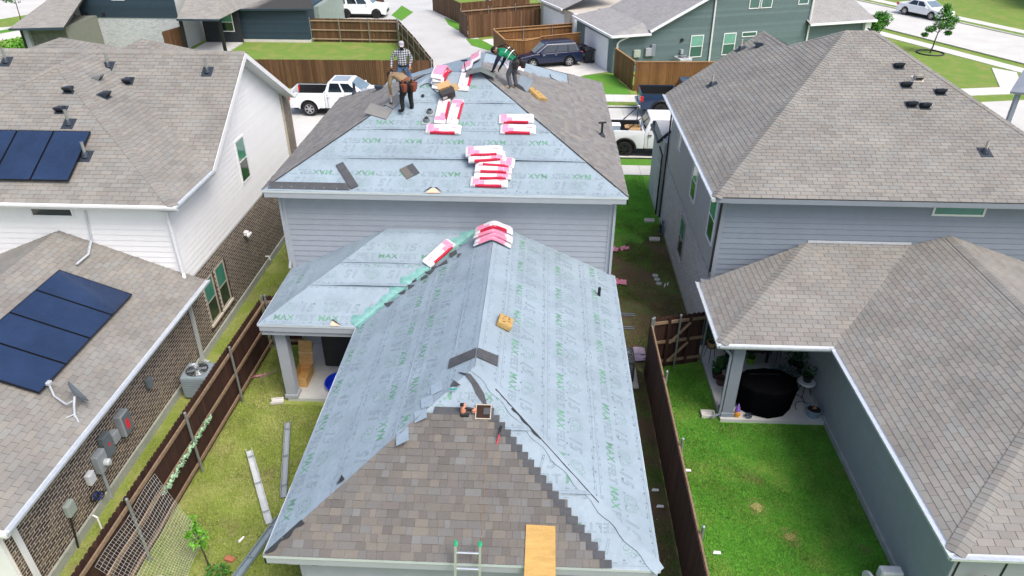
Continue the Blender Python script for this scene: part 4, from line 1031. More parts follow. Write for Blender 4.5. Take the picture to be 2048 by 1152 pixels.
# patio
MB().bb(7.56, 10.36, -2.56, .84, -.05, .11).build('patio_slab', m_slab, rh)
mb = MB(); mb.bb(7.60, 7.90, -2.45, -2.17, .11, rz0-.2); mb.bb(7.57, 7.93, -2.48, -2.14, .11, .24); mb.build('patio_column', m_bluetrim, rh, bevel=.008)
downspout(rh, [(7.22, -2.6, 2.58), (7.45, -2.52, 2.3), (7.52, -2.5, 2.2), (7.52, -2.5, .25), (7.35, -2.52, .15)], m_bluetrim, .06)
MB().bb(7.3, 10.35, -2.6, .84, rz0-.24, rz0-.22).build('patio_ceiling', m_bluetrim, rh)
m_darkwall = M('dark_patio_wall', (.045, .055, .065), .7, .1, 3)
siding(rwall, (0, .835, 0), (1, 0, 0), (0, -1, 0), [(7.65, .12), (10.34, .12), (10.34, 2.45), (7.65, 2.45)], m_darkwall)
downspout(rh, [(7.55, .80, 5.05), (7.53, .80, 2.75), (7.53, .72, 2.62)], m_blackmetal, .06)
downspout(rh, [(7.52, 9.75, 5.1), (7.52, 9.75, .2)], m_blackmetal, .06)
# front porch bay at the far end
bay = MB().bb(7.5, 9.5, 10.3, 13.2, 0, 3.2).build('porch_bay', m_gmortar, rh)
MB().tube([(7.32, 10.9, 3.02), (7.80, 10.9, 3.5)], .08, 4).build('porch_rake', m_blackmetal, rh); MB().tube([(7.32, 10.9, 3.02), (7.32, 13.1, 3.02)], .07, 4).build('porch_eave', m_blackmetal, rh)
downspout(rh, [(7.35, 10.6, 2.95), (7.44, 10.3, 2.7), (7.44, 10.25, .1)], m_blackmetal, .06)
for q in range(6): MB().bb(7.47, 7.502, 10.5, 11.5, .3+q*.38, .6+q*.38).build('stone_block', m_gbrick, bay)
# vents
frRU, frRUl = Frame(RU), Frame(RUl)
for vx, vy, lab in ((13.84, 6.23, 'black box vent highest on the grey-house front slope'), (13.77, 5.28, 'black box vent below and left of the tan vent'), (13.63, 4.35, 'left one of the black vent pair low on the grey-house slope'), (14.00, 4.29, 'right one of the black vent pair low on the grey-house slope')):
    box_vent('roof_vent', lab, roofpt(frRU, vx, vy), frRU.n)
box_vent('roof_vent', 'small tan box vent among the black vents on the grey-house roof', roofpt(frRU, 14.24, 5.61), frRU.n, mat=M('tan_vent_plastic', (.5, .46, .4), .6, .1, 6))
box_vent('roof_vent', 'black louvred vent nearest the right hip of the grey-house roof', roofpt(frRU, 14.69, 4.96), frRU.n)
box_vent('roof_vent', 'black box vent near the left peak of the grey-house side slope', roofpt(frRUl, 10.63, 10.56), frRUl.n)
m_tanpipe = M('tan_painted_pipe', (.42, .39, .34), .6, .1, 6)
pipe_vent('vent_pipe', 'tan vent pipe with dark boot low on the grey-house front slope', roofpt(frRU, 15.02, 2.33), frRU.n, .35, .04, m_tanpipe)
pipe_vent('vent_pipe', 'tan vent pipe low on the grey-house side slope', roofpt(frRUl, 8.66, 8.76), frRUl.n, .38, .04, m_tanpipe)
pipe_vent('vent_pipe', 'tan vent pipe near the rake of the grey-house side slope', roofpt(frRUl, 10.10, 11.14), frRUl.n, .38, .04, m_tanpipe)
# ------------------------------------------------------------------ near fences
fence('cedar_fence', 'dark stained cedar fence between the dry lawn and the brick wall', (-5.80, -10.2), (-5.62, .25), -1, m_cedar_d, post_every=2.35)
fence('cedar_fence', 'short dark fence section joining the left fence to the main house', (-5.62, .3), (-4.6, .36), -1, m_cedar_d, post_every=.55)
fence('cedar_fence', 'dark red-brown fence along the green right yard', (5.82, -10.2), (5.78, -.42), -1, m_cedar_d, post_every=2.35, rail_mat=m_rail, top_var=.01)
gate = fence('cedar_gate_fence', 'dark fence and braced gate closing the gap beside the grey house', (5.80, -.38), (7.45, .06), -1, m_cedar_d, post_every=.82, rails=(.3, 1.0, 1.68), rail_mat=m_rail)
for a, b, z0, z1 in ((.62, 1.2, .95, 1.6), (.62, 1.2, .3, .9)):
    d = Vector((1.65, .44, 0)).normalized(); s_ = Vector((d.y, -d.x, 0)); P0 = Vector((5.80, -.38, 0))
    A = P0+d*a+s_*.07+Vector((0, 0, z0)); B = P0+d*b+s_*.07+Vector((0, 0, z1))
    MB().tube([A, B], .045, 4).build('gate_brace', m_rail, gate)
for a in (.55, 1.2): MB().box(Vector((5.80, -.38, .98))+d*a+s_*.06, (.09, .03, 1.75), rotz(math.atan2(d.y, d.x))).build('gate_stile', m_cedar_d, gate)

# ------------------------------------------------------------------ far fences
fence('cedar_fence', 'long brown street-side fence behind the white pickup', (-17.5, 28.4), (-4.6, 28.75), 1, m_cedar_b, posts=False)
fence('cedar_fence', 'brown fence running diagonally back along the alley', (-4.5, 28.8), (-6.7, 35.2), 1, m_cedar_b, rail_mat=M('pale_rail_wood', (.36, .26, .17), .8, .2, 4))
fence('cedar_fence', 'far end of the alley fence bending toward the white SUV', (-6.7, 35.2), (-9.05, 41.5), 1, m_cedar_b, rail_mat=M('pale_rail_wood', (.36, .26, .17), .8, .2, 4))
fence('cedar_fence', 'brown fence in front of the white SUV beside the navy garage', (-9.1, 41.6), (-16.2, 41.75), 1, m_cedar_b, rail_mat=M('pale_rail_wood', (.36, .26, .17), .8, .2, 4))
fence('cedar_fence', 'brown fence strip behind the white SUV', (-12.8, 54.5), (-19, 54.9), -1, m_cedar_b, posts=False)
fence('cedar_fence', 'small dark fence piece beside the pale brick of the navy house', (-25.6, 36.2), (-25.0, 38.3), 1, m_cedar_b, posts=False)
g4 = 'golden fence around the navy wagon driveway'
for i, (a, b, side, cap, lab) in enumerate((((-1.25, 38.2), (-.2, 34.7), 1, True, 'golden fence corner nearest the alley in front of the navy wagon'), ((-.2, 34.7), (1.2, 34.5), 1, True, 'short golden fence section beside the nose of the navy wagon'),
        ((1.2, 34.5), (2.3, 35.6), 1, True, 'low golden fence section just behind the navy wagon windscreen'), ((2.3, 35.9), (5.2, 37.4), 1, True, 'golden fence directly behind the navy wagon roof'), ((-1.25, 38.3), (5.3, 41.0), -1, True, 'golden fence behind the wagon fence, crossing below the tan garage'))):
    fence('cedar_fence', lab, a, b, side, m_cedar_o, cap=cap, post_every=2.2, posts=(i == 4), rail_mat=M('golden_rail_wood', (.36, .2, .085), .75, .2, 4))
for a, b, side, lab in (((-4.7, 46.0), (-3.7, 43.4), 1, 'curved brown fence end beside the alley grass patch'), ((-3.7, 43.4), (2.2, 46.9), 1, 'brown fence in front of the tan garage'), ((-4.6, 46.2), (2.2, 49.6), -1, 'farther brown fence with pale rails behind the tan-garage yard'),
                        ((-8.3, 55.5), (-4.9, 49.2), 1, 'brown fence at the top of the alley, left part'), ((-4.9, 49.2), (1.2, 52.5), 1, 'brown fence at the top behind the recycling bins')):
    fence('cedar_fence', lab, a, b, side, m_cedar_b, posts=(side == -1), rail_mat=M('pale_rail_wood', (.36, .26, .17), .8, .2, 4))
fence('cedar_fence', 'golden brown fence in front of the teal house wall', (8.4, 28.95), (16.5, 29.3), 1, m_cedar_o, cap=True, posts=False, rail_mat=M('golden_rail_wood', (.36, .2, .085), .75, .2, 4))
fence('cedar_fence', 'golden brown fence return at the teal garage corner', (7.4, 32.6), (8.35, 28.95), 1, m_cedar_o, cap=True, posts=False, rail_mat=M('golden_rail_wood', (.36, .2, .085), .75, .2, 4))
sheet('lawn_far_left', [(-23.5, 29), (-4.9, 29), (-9.2, 41.4), (-23.5, 41.4)], .006, m_lawnfar)
sheet('lawn_far_right', [(.9, 28), (8.2, 28), (7.4, 33), (5.5, 32.5)], .024, m_lawnfresh)
sheet('grass_patch', [(-3.2, 41.0), (-1.8, 39.5), (-.6, 39.2), (-2.7, 43.3), (-3.9, 43.4)], .024, m_lawnfresh)
sheet('grass_patch', [(-6.0, 48.9), (-4.9, 46.6), (-4.4, 46.4), (-4.9, 49.3), (-6.8, 52.2)], .024, m_lawnfresh)
sheet('grass_patch', [(-11.9, 53), (-10.5, 50.4), (-10.1, 54.6), (-11.8, 58)], .024, m_lawnfresh)

# ------------------------------------------------------------------ navy house, top left
nh = thing('navy_house', 'dark navy house with pale brick base and grey shingle garage roof', 'house', (-25, 42, 0))
m_navy = M('navy_siding_paint', (.028, .05, .072), .55, .08, 3, piece=.12)
m_farsh = M('far_grey_shingle', (.22, .21, .2), .9, .1, 1, fine=.1, ramp=[(.25, .24, .225), (.30, .285, .26), (.27, .265, .255), (.33, .31, .28), (.29, .28, .26)])
nb = MB().bb(-33.8, -25.2, 38.4, 48, 0, 7.5).build('wall', m_pmortar, nh)
brickwork(nb, (0, 38.4, 0), (1, 0, 0), (0, -1, 0), [(-33.8, .05), (-25.2, .05), (-25.2, 2.35), (-33.8, 2.2)], m_pbrick, 120)
brickwork(nb, (0, 38.4, 0), (1, 0, 0), (0, -1, 0), [(-33.8, 2.2), (-32.9, 2.2), (-33.0, 6.5), (-33.8, 6.5)], m_pbrick, 0)
siding(nb, (0, 38.38, 0), (1, 0, 0), (0, -1, 0), [(-32.7, 2.36), (-25.2, 2.36), (-25.2, 6.5), (-32.7, 6.5)], m_navy, e=.18)
window(nh, (0, 38.38, 0), (1, 0, 0), (0, -1, 0), -30.0, -29.0, 2.95+.65, 4.9, frame=m_wtrim, proud=.05)
downspout(nh, [(-33.2, 38.3, 6), (-33.2, 38.3, .1)], m_blackmetal, .11)
ng = MB().bb(-23.4, -16.3, 41.5, 48, .1, 2.55).build('garage_wall', m_navy, nh)
siding(ng, (0, 41.5, 0), (1, 0, 0), (0, -1, 0), [(-22.9, .25), (-16.35, .25), (-16.35, 2.5), (-22.9, 2.5)], m_navy, e=.18)
MB().bb(-23.4, -16.25, 41.44, 48, -.1, .2).build('foundation', m_concrete, nh)
MB().bb(-16.4, -15.9, 43.5, 56, 0, 2.4).build('garage_return_wall', M('grey_green_siding', (.27, .33, .31), .6, .1, 3), nh)
NG = [Vector((-22.6, 41.0, 2.6)), Vector((-15.7, 41.4, 2.6)), Vector((-17.5, 46, 4.9)), Vector((-22.6, 45.5, 4.9))]
NP = [Vector((-24.6, 36.9, 2.6)), Vector((-21.4, 36.9, 2.6)), Vector((-22.6, 41.0, 4.6)), Vector((-24.6, 41.0, 4.6))]
NPr = [Vector((-21.4, 36.9, 2.6)), Vector((-21.4, 41.0, 2.6)), Vector((-22.6, 41.0, 4.6))]
NL = [Vector((-34.9, 33.2, 2.55)), Vector((-31.2, 33.6, 2.55)), Vector((-31.6, 38.4, 4.3)), Vector((-33.6, 38.4, 4.3))]
NLl = [Vector((-34.9, 33.2, 2.55)), Vector((-33.6, 38.4, 4.3)), Vector((-34.9, 38.4, 2.55))]
mb = MB()
for p in (NG, NP, NPr, NL, NLl): deck(mb, p, .12)
nroof = mb.build('roof', m_deck, nh)
s_ = Shingler(nroof, m_farsh, 0)
for p in (NG, NP, NPr, NL, NLl): s_.plane(p)
s_.finish()
for A, B in ((NG[0], NG[1]), (NP[0], NP[1]), (NL[0], NL[1])): MB().tube([A+Vector((0, -.03, -.06)), B+Vector((0, -.03, -.06))], .09, 4).build('eave_board', m_navy, nh)
MB().bb(-24.6, -21.6, 37.1, 40.9, -.05, .08).build('porch_floor', m_slab, nh)
for x in (-24.5, -21.55): MB().bb(x-.1, x+.1, 37.1, 37.3, .08, 2.55).build('porch_post', m_blackmetal, nh)
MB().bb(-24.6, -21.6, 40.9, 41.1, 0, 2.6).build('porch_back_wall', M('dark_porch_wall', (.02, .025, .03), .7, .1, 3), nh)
window(nh, (0, 40.9, 0), (1, 0, 0), (0, -1, 0), -23.1, -22.1, .9, 2.35, frame=m_wtrim, proud=.04)
lb = MB().bb(-34.2, -31.5, 34.2, 38.4, 0, 2.5).build('bay_wall', M('olive_grey_brick_mortar', (.2, .21, .18), .9, .1, 5), nh)
brickwork(lb, (0, 34.2, 0), (1, 0, 0), (0, -1, 0), [(-34.2, .05), (-31.5, .05), (-31.5, 2.5), (-34.2, 2.5)], M('olive_grey_brick', (.11, .12, .10), .9, .3, 8, piece=.3), 0)
MB().bb(-34.5, -34.15, 33.9, 34.3, 0, 2.5).build('porch_post', m_greytrim, nh); MB().bb(-34.62, -34.5, 33.8, 33.95, 0, 2.5).build('downspout', m_blackmetal, nh)
for x, z in ((-33.25, 2.6), (-32.2, 2.6), (-30.9, 2.62)): MB().bb(x-.1, x+.1, 38.28, 38.4, z-.1, z+.1).build('wall_vent', m_black, nh)

# ------------------------------------------------------------------ teal house, top right (turned 20 degrees)
th_ = R(19); TD = Vector((math.cos(th_), math.sin(th_), 0)); TN = Vector((math.sin(th_), -math.cos(th_), 0)); TP = Vector((7.3, 33.2, 0))
T = lambda a, b, z=0.: TP+TD*a-TN*b+Vector((0, 0, z))      # a along the front wall, b towards the back
te = thing('teal_house', 'teal-grey sided two-storey house with white garage door at top right', 'house', T(8, 4))
m_teal = M('teal_grey_siding_paint', (.115, .17, .175), .6, .06, 3, piece=.1)
m_tealt = M('teal_grey_trim', (.14, .19, .195), .6, .06, 3)
body = MB().prism([T(0, 0), T(2.5, 0), T(2.5, 7), T(0, 7)], (0, 0, 2.5)); body.prism([T(2.5, 0), T(15.3, 0), T(15.3, 9), T(2.5, 9)], (0, 0, 2.6))
rz_ = lambda a: 2.75+.47*(a-2.5)
body.prism([T(2.6, .01, 2.6), T(15.3, .01, 2.6), T(15.3, .01, 6.5), T(10.4, .01, 6.4)], -TN*6)
tw = body.build('wall', m_teal, te)
o0 = T(0, 0)
siding(tw, o0, TD, TN, [(.02, .1), (15.3, .1), (15.3, 6.4), (10.4, 6.3), (2.55, 2.6), (.02, 2.5)], m_teal, e=.19)
siding(tw, T(15.35, 0), TD, TN, [(0, .1), (5.0, .1), (5.0, 2.5), (0, 2.5)], m_teal, e=.19)
MB().prism([T(15.3, .02), T(20.3, .02), T(20.3, 5), T(15.3, 5)], (0, 0, 2.5)).build('right_wall', m_teal, te)
TS1 = [T(-.4, -.45, 2.6), T(2.5, .9, 3.05), T(2.5, 7, 3.05), T(-.4, 7, 2.6)]
TS2 = [T(-.4, -.45, 2.6), T(2.5, -.45, 2.62), T(2.5, .9, 3.05)]
TS3 = [T(2.45, -.42, 2.78), T(11, -.42, 6.8), T(11, 7.5, 6.8), T(2.45, 7.5, 2.78)]
TS4 = [T(15.1, -.5, 2.55), T(20.9, -.5, 2.55), T(20.3, 3, 4.1), T(15.1, 3, 4.1)]
mb = MB()
for p in (TS1, TS2, TS3, TS4): deck(mb, p, .08)
troof = mb.build('roof', m_deck, te); s_ = Shingler(troof, M('far_pale_shingle', (.3, .29, .28), .9, .08, 1, fine=.1, ramp=[(.29, .285, .28), (.34, .33, .32), (.31, .305, .30), (.36, .345, .33), (.325, .32, .315)]), 0)
for p in (TS1, TS2, TS3, TS4): s_.plane(p)
s_.finish()
for A, B in ((TS1[0], TS1[3]), (TS2[0], TS2[1]), (TS3[0], TS3[1]), (TS4[0], TS4[1])):
    MB().tube([A+TN*.05+Vector((0, 0, -.05)), B+TN*.05+Vector((0, 0, -.05))], .10, 4).build('white_eave_trim', m_wtrim, te)
gd = MB().prism([T(-.02, .8), T(-.02, 5.2), T(-.02, 5.2, 2.15), T(-.02, .8, 2.15)], TD*-.03).build('garage_door', m_white, te)
for i in range(4): MB().prism([T(-.05, .86, .06+i*.53), T(-.05, 5.14, .06+i*.53), T(-.05, 5.14, .54+i*.53), T(-.05, .86, .54+i*.53)], TD*-.012).build('door_panel', m_white, gd)
for b0, b1 in ((.02, .75), (5.25, 5.8)): MB().prism([T(-.015, b0), T(-.015, b1), T(-.015, b1, 2.5), T(-.015, b0, 2.5)], TD*-.02).build('garage_trim', m_tealt, te)
for i, (a0, a1, z0, z1) in enumerate(((5.85, 6.85, .68, 2.2), (8.45, 9.45, .68, 2.2), (10.1, 10.95, 3.75, 5.2), (11.05, 11.95, 3.75, 5.2), (14.1, 14.95, 3.85, 5.0))):
    window(te, o0, TD, TN, a0, a1, z0, z1, frame=m_wtrim, proud=.06, top=M('pale_green_glass', (.16, .36, .30), .08, .2, 1, spec=.8), bot=M('green_grey_glass', (.05, .13, .11), .08, .2, 1, spec=.8))
window(te, o0, TD, TN, 9.9, 11.1, 1.85, 2.2, frame=m_wtrim, proud=.06, sash=False, top=M('green_grey_glass', (.05, .13, .11), .08, .2, 1))
downspout(te, [T(7.35, -.1, 6), T(7.5, -.1, .1)], m_wtrim, .11); downspout(te, [T(1.0, -.35, 2.5), T(.4, -.15, 2.2), T(.25, -.1, 2.0), T(.25, -.1, .1)], m_wtrim, .12); downspout(te, [T(15.25, -.1, 5.5), T(15.35, -.12, 3.2), T(15.4, -.12, .2)], m_wtrim, .11)
mb = MB(); mb.prism([T(20.2, -.3), T(20.7, -.3), T(20.7, .2), T(20.2, .2)], (0, 0, 2.5)); mb.build('white_porch_post', m_wtrim, te)
for a, z, w, h, mt in ((1.75, 1.25, .5, .5, M('pale_green_box', (.4, .45, .38), .6, .1, 5)), (2.6, 1.3, .45, .55, m_greytrim), (2.95, 1.4, .3, .8, m_bluetrim), (5.2, 1.15, .2, .3, m_greytrim)):
    q = T(a, -.1, z); MB().box(q, (w, .2, h), rotz(th_)).build('meter_box', mt, te, bevel=.02)
MB().lathe([(.12, 0), (.12, .1)], T(5.15, -.02, 1.95), 10, TN).build('round_vent', m_black, te)
# far tan garage behind it
tg = thing('tan_garage', 'pale tan garage with white door behind the brown fences', 'garage', (4, 46, 0))
m_tan = M('pale_tan_siding', (.55, .5, .43), .65, .06, 3)
MB().prism([(2.2, 47.4, 0), (5.0, 40.8, 0), (12, 43.5, 0), (9, 51, 0)], (0, 0, 2.5)).build('wall', m_tan, tg)
d_ = (Vector((5.0, 40.8, 0))-Vector((2.2, 47.4, 0))).normalized(); n_ = Vector((-d_.y, d_.x, 0))
if n_.x > 0: n_ = -n_
A = Vector((2.2, 47.4, 0)); P = lambda a, z, h: A+d_*a+n_*h+Vector((0, 0, z))
gd2 = MB().prism([P(.7, .0, .0), P(5.0, .0, .0), P(5.0, 2.1, 0), P(.7, 2.1, 0)], n_*.05).build('garage_door', m_white, tg)
for i in range(4): MB().prism([P(.76, .05+i*.52, .05), P(4.94, .05+i*.52, .05), P(4.94, .53+i*.52, .05), P(.76, .53+i*.52, .05)], n_*.012).build('door_panel', m_white, gd2)
mb = MB(); TG = [P(-.6, 2.6, .5), P(5.6, 2.6, .5), P(5.6, 4.6, -5), P(-.6, 4.6, -5)]; deck(mb, TG, .1); tr = mb.build('roof', m_deck, tg)
s_ = Shingler(tr, MATS['far_pale_shingle'], 0); s_.plane(TG); s_.finish()
MB().tube([TG[0]+n_*.05, TG[1]+n_*.05], .1, 4).build('white_eave_trim', m_wtrim, tg)
MB().prism([P(6.1, 0, .02), P(6.9, 0, .02), P(6.9, 2.3, .02), P(6.1, 2.3, .02)], n_*.05).build('brick_panel', M('tan_brick', (.5, .4, .28), .8, .3, 6), tg)
MB().prism([P(7.1, 0, .0), P(7.5, 0, .0), P(7.5, 2.55, .0), P(7.1, 2.55, .0)], n_*.3).build('white_post', m_wtrim, tg)
# pale house just entering the top right corner, and eave at the right edge
ph = thing('pale_house', 'pale grey house corner behind shrubs at the top right', 'house', (58, 62, 0))
MB().prism([(52, 58, 0), (66, 52, 0), (70, 64, 0), (56, 70, 0)], (0, 0, 5)).build('wall', M('pale_grey_wall', (.45, .48, .5), .7, .1, 3), ph)
MB().prism([(51, 57, 5), (67, 51, 5), (71, 65, 5), (55, 71, 5)], (0, 0, .3)).build('eave', m_wtrim, ph)
er = thing('porch_roof_end', 'dark grey eave corner poking in at the right edge', 'porch roof', (27, 20, 0))
mb = MB(); deck(mb, [Vector((26.4, 20.1, 2.75)), Vector((30, 18.6, 2.75)), Vector((30, 21.6, 3.6)), Vector((28, 22.2, 3.3))], .12); mb.build('roof_deck', m_bluetrim, er)
for p in ((26.9, 20.2), (29.6, 19.3)): MB().bb(p[0]-.1, p[0]+.1, p[1]-.1, p[1]+.1, 0, 2.7).build('post', m_bluetrim, er)

# ------------------------------------------------------------------ vehicles
m_tyre = M('tyre_rubber', (.016, .016, .017), .8, .2, 10); m_rim = M('alloy_rim', (.5, .5, .52), .3, .1, 8, metal=.7); m_rimd = M('black_rim', (.03, .03, .032), .35, .1, 8, metal=.4)
m_carglass = M('car_glass', (.012, .02, .03), .05, .2, 2, spec=.9); m_windscreen = M('windscreen_glass', (.16, .22, .26), .05, .2, 2, spec=.9)
m_red = M('red_lamp', (.5, .02, .02), .25, .1, 5); m_lamp = M('clear_lamp', (.7, .72, .75), .15, .05, 5); m_under = M('underbody_black', (.012, .012, .013), .8, .1, 5)
def paint(name, c): return M(name, c, .3, .03, 2, spec=.4, coat=.35)
pt_white, pt_navy, pt_blue = paint('white_car_paint', (.80, .81, .83)), paint('navy_car_paint', (.007, .013, .045)), paint('dark_blue_truck_paint', (.012, .035, .085))
def wheel(t, x, y, r, w, rim=None, side=1):
    mb = MB(); mb.lathe([(r*.62, -w/2), (r*.93, -w/2), (r, -w*.32), (r, w*.32), (r*.93, w/2), (r*.62, w/2)], (x, y, r), 24, Vector((0, 1, 0)), cap=False)
    wh = mb.build('wheel', m_tyre, t, local=True, smooth=True)
    mb = MB(); s_ = side; mb.lathe([(r*.62, -w*.3), (r*.62, w*.3)], (x, y, r), 20, Vector((0, 1, 0)))
    mb.lathe([(r*.64, 0), (r*.58, w*.16)], (x, y+s_*w*.34, r), 20, Vector((0, s_, 0)), cap=False)
    rm = mb.build('rim', m_rimd, wh, local=True)
    mb = MB()
    for k in range(6):
        a = k*math.pi/3; c = Vector((x+math.cos(a)*r*.32, y+s_*w*.46, r+math.sin(a)*r*.32)); mb.box(c, (r*.56, .03, r*.17), Matrix.Rotation(-a, 3, 'Y'))
    mb.lathe([(r*.16, 0), (r*.13, .03)], (x, y+s_*w*.45, r), 10, Vector((0, s_, 0))); mb.lathe([(r*.60, 0), (r*.66, .02), (r*.60, .025)], (x, y+s_*w*.44, r), 20, Vector((0, s_, 0)), cap=False)
    mb.build('spokes', rim or m_rim, wh, local=True)
def arch_profile(top, x0, x1, zb, wx, ra, zc):
    """closed side outline: along the bottom with wheel arches, then back over the top"""
    pts = []
    x = x0; pts.append((x0, zb))
    for c in sorted(wx):
        for k in range(9):
            a = math.pi-math.pi*k/8; px, pz = c+ra*math.cos(a), zc+ra*math.sin(a); pts.append((px, max(zb, pz)))
    pts.append((x1, zb)); return pts+top
def panel(t, pts, n_out, th, mat, name): return MB().prism(pts, Vector(n_out)*th).build(name, mat, t, local=True)
def body_mesh(t, prof, W, mat, name='body', bevel=.05, tumble=.07, zt=.75, seg=2):
    mb = MB(); mb.prism([(x, -W/2, z) for x, z in prof], (0, W, 0))
    mb.v = [(x, y*(1-tumble*max(0, (z-zt)/.6)**1.5), z) for x, y, z in mb.v]
    return mb.build(name, mat, t, local=True, smooth=True, bevel=bevel, seg=seg)
def cabin(t, base, roofp, W0, W1, z0, z1, mat, name='cabin', bevel=.06):
    (a0, a1), (b0, b1) = base, roofp; mb = MB()
    mb.loft([[(a0, -W0/2, z0), (a1, -W0/2, z0), (a1, W0/2, z0), (a0, W0/2, z0)], [(b0, -W1/2, z1), (b1, -W1/2, z1), (b1, W1/2, z1), (b0, W1/2, z1)]])
    return mb.build(name, mat, t, local=True, smooth=True, bevel=bevel, seg=3)
def side_glass(t, base, roofp, W0, W1, z0, z1, cuts, mat=None, inset=(.12, .10)):
    """panes on both flanks of a cabin, split at the given fractions"""
    (a0, a1), (b0, b1) = base, roofp; mat = mat or m_carglass
    def pt(f, g, s_):
        zz = z0+(z1-z0)*g; l = a0+(b0-a0)*g; r = a1+(b1-a1)*g; return Vector((l+(r-l)*f, s_*(W0/2+(W1/2-W0/2)*g), zz))
    for s_ in (-1, 1):
        for f0, f1 in cuts:
            g0, g1 = inset[0], 1-inset[1]; P = [pt(f0, g0, s_), pt(f1, g0, s_), pt(f1, g1, s_), pt(f0, g1, s_)]
            panel(t, [p+Vector((0, s_*-.012, 0)) for p in P], (0, s_, 0), .024, mat, 'side_window')
def end_glass(t, base, roofp, W0, W1, z0, z1, front=True, mat=None, in_=.12):
    (a0, a1), (b0, b1) = base, roofp; x0, x1 = (a1, b1) if front else (a0, b0); sgn = 1 if front else -1
    P = lambda f, g: Vector((x0+(x1-x0)*g, f*(W0/2+(W1/2-W0/2)*g), z0+(z1-z0)*g))
    q = [P(-1+in_, .1), P(1-in_, .1), P(1-in_, .92), P(-1+in_, .92)]
    nn = (q[1]-q[0]).cross(q[3]-q[0]).normalized(); nn = nn if nn.x*sgn > 0 else -nn
    panel(t, [p-nn*.012 for p in q], nn, .022, mat or m_windscreen, 'windscreen' if front else 'rear_window')
def pickup(name, label, loc, rz, pm, rim=None, lift=0., lampred=True, bed=None, badge=None, sunroof=False, four=False, group='pickups parked along the street'):
    t = thing(name, label, 'pickup truck', loc, rz, group); W = 2.0; r = .42; wx = (-1.75, 1.95); zb = .48+lift; zc = .45
    ra = .56
    prof = arch_profile([(2.95, .75), (2.92, 1.12), (2.75, 1.22), (1.25, 1.30), (1.2, 1.34), (-.78, 1.34), (-.80, 1.0), (-.80, .7), (-.82, .62), (-2.2, .62)], -2.2, 2.95, zb, (1.95,), ra, zc)
    # front half: cab sills, doors, bonnet
    front = arch_profile([(2.97, .95), (2.9, 1.20), (2.7, 1.27), (1.3, 1.36), (-.78, 1.36)], -.78, 2.95, zb, (1.95,), ra, zc)
    body_mesh(t, front, W, pm, 'cab_body', tumble=.05)
    mb = MB()
    for s_ in (-1, 1):
        side = arch_profile([(-.80, 1.36), (-2.88, 1.36), (-2.92, .9)], -2.9, -.80, zb, (-1.75,), ra, zc)
        mb.prism([(x, s_*W/2, z) for x, z in side], (0, -s_*.12, 0))
    mb.bb(-2.93, -2.85, -W/2+.06, W/2-.06, .62, 1.34); mb.bb(-.90, -.80, -W/2+.08, W/2-.08, .62, 1.34)
    mb.build('cargo_bed', pm, t, local=True, bevel=.03, seg=2, smooth=True)
    MB().bb(-2.85, -.9, -W/2+.12, W/2-.12, .66, .72).build('bed_floor', m_black, t, local=True)
    for s_ in (-1, 1):
        MB().bb(-2.84, -.91, s_*(W/2-.125)-.006, s_*(W/2-.125)+.006, .72, 1.33).build('bed_liner', m_black, t, local=True)
        MB().bb(-2.86, -.86, s_*(W/2-.06)-.05, s_*(W/2-.06)+.05, 1.358, 1.375).build('bed_rail_cap', m_black if lampred else pm, t, local=True)
    MB().bb(-2.7, 2.7, -.8, .8, .35, .66).build('chassis', m_under, t, local=True)
    base, rf = ((-.80, 1.55), (-.55, .72)); w0, w1, z0, z1 = W-.10, W-.42, 1.34, 1.93
    cabin(t, base, rf, w0, w1, z0, z1, pm)
    side_glass(t, base, rf, w0, w1, z0, z1, ((.10, .46), (.52, .86)) if four else ((.10, .50), (.55, .84))); end_glass(t, base, rf, w0, w1, z0, z1, True); end_glass(t, base, rf, w0, w1, z0, z1, False, m_carglass)
    if sunroof: MB().bb(-.4, .55, -.55, .55, 1.925, 1.94).build('sunroof', M('sunroof_glass', (.3, .34, .38), .1, .1, 3), t, local=True, bevel=.01)
    for x in wx:
        for s_ in (-1, 1): wheel(t, x, s_*(W/2-.14), r, .28, rim, s_)
    for s_ in (-1, 1):
        MB().bb(-2.96, -2.78, s_*(W/2-.09)-.1, s_*(W/2-.09)+.1, .92, 1.26).build('taillight', m_red, t, local=True, bevel=.02)
        MB().bb(2.78, 2.97, s_*(W/2-.2)-.16, s_*(W/2-.2)+.16, .9, 1.12).build('headlight', m_lamp, t, local=True, bevel=.03)
        MB().box((1.15, s_*(W/2+.13), 1.42), (.14, .22, .24)).build('mirror', m_black if not four else pm, t, local=True, bevel=.04)
        for x in (.25, -.55): MB().box((x, s_*(W/2+.005), 1.16), (.2, .035, .045)).build('door_handle', m_black if not four else pm, t, local=True)
        for x in (.42, -.62): MB().box((x, s_*(W/2-.004), .92), (.012, .012, .78)).build('door_seam', m_under, t, local=True)
        mb = MB()
        for c in wx:
            pts = [(c+ra*1.0*math.cos(math.pi*k/10), s_*(W/2+.012), zc+ra*1.0*math.sin(math.pi*k/10)) for k in range(11)]; mb.tube(pts, .045, 5)
        mb.build('wheel_arch_trim', m_black if not lampred or not four else pm, t, local=True)
        MB().bb(-.75, 1.3, s_*(W/2-.02)-.05, s_*(W/2-.02)+.05, .38, .44).build('running_board', m_black, t, local=True)
    MB().bb(-3.08, -2.88, -W/2+.05, W/2-.05, .5, .72).build('rear_bumper', M('chrome', (.55, .56, .58), .15, .05, 5, metal=.9), t, local=True, bevel=.04)
    MB().bb(2.9, 3.05, -W/2+.03, W/2-.03, .5, .78).build('front_bumper', M('chrome', (.55, .56, .58), .15, .05, 5, metal=.9), t, local=True, bevel=.05)
    MB().bb(2.93, 2.99, -.55, .55, .8, 1.15).build('grille', m_black, t, local=True)
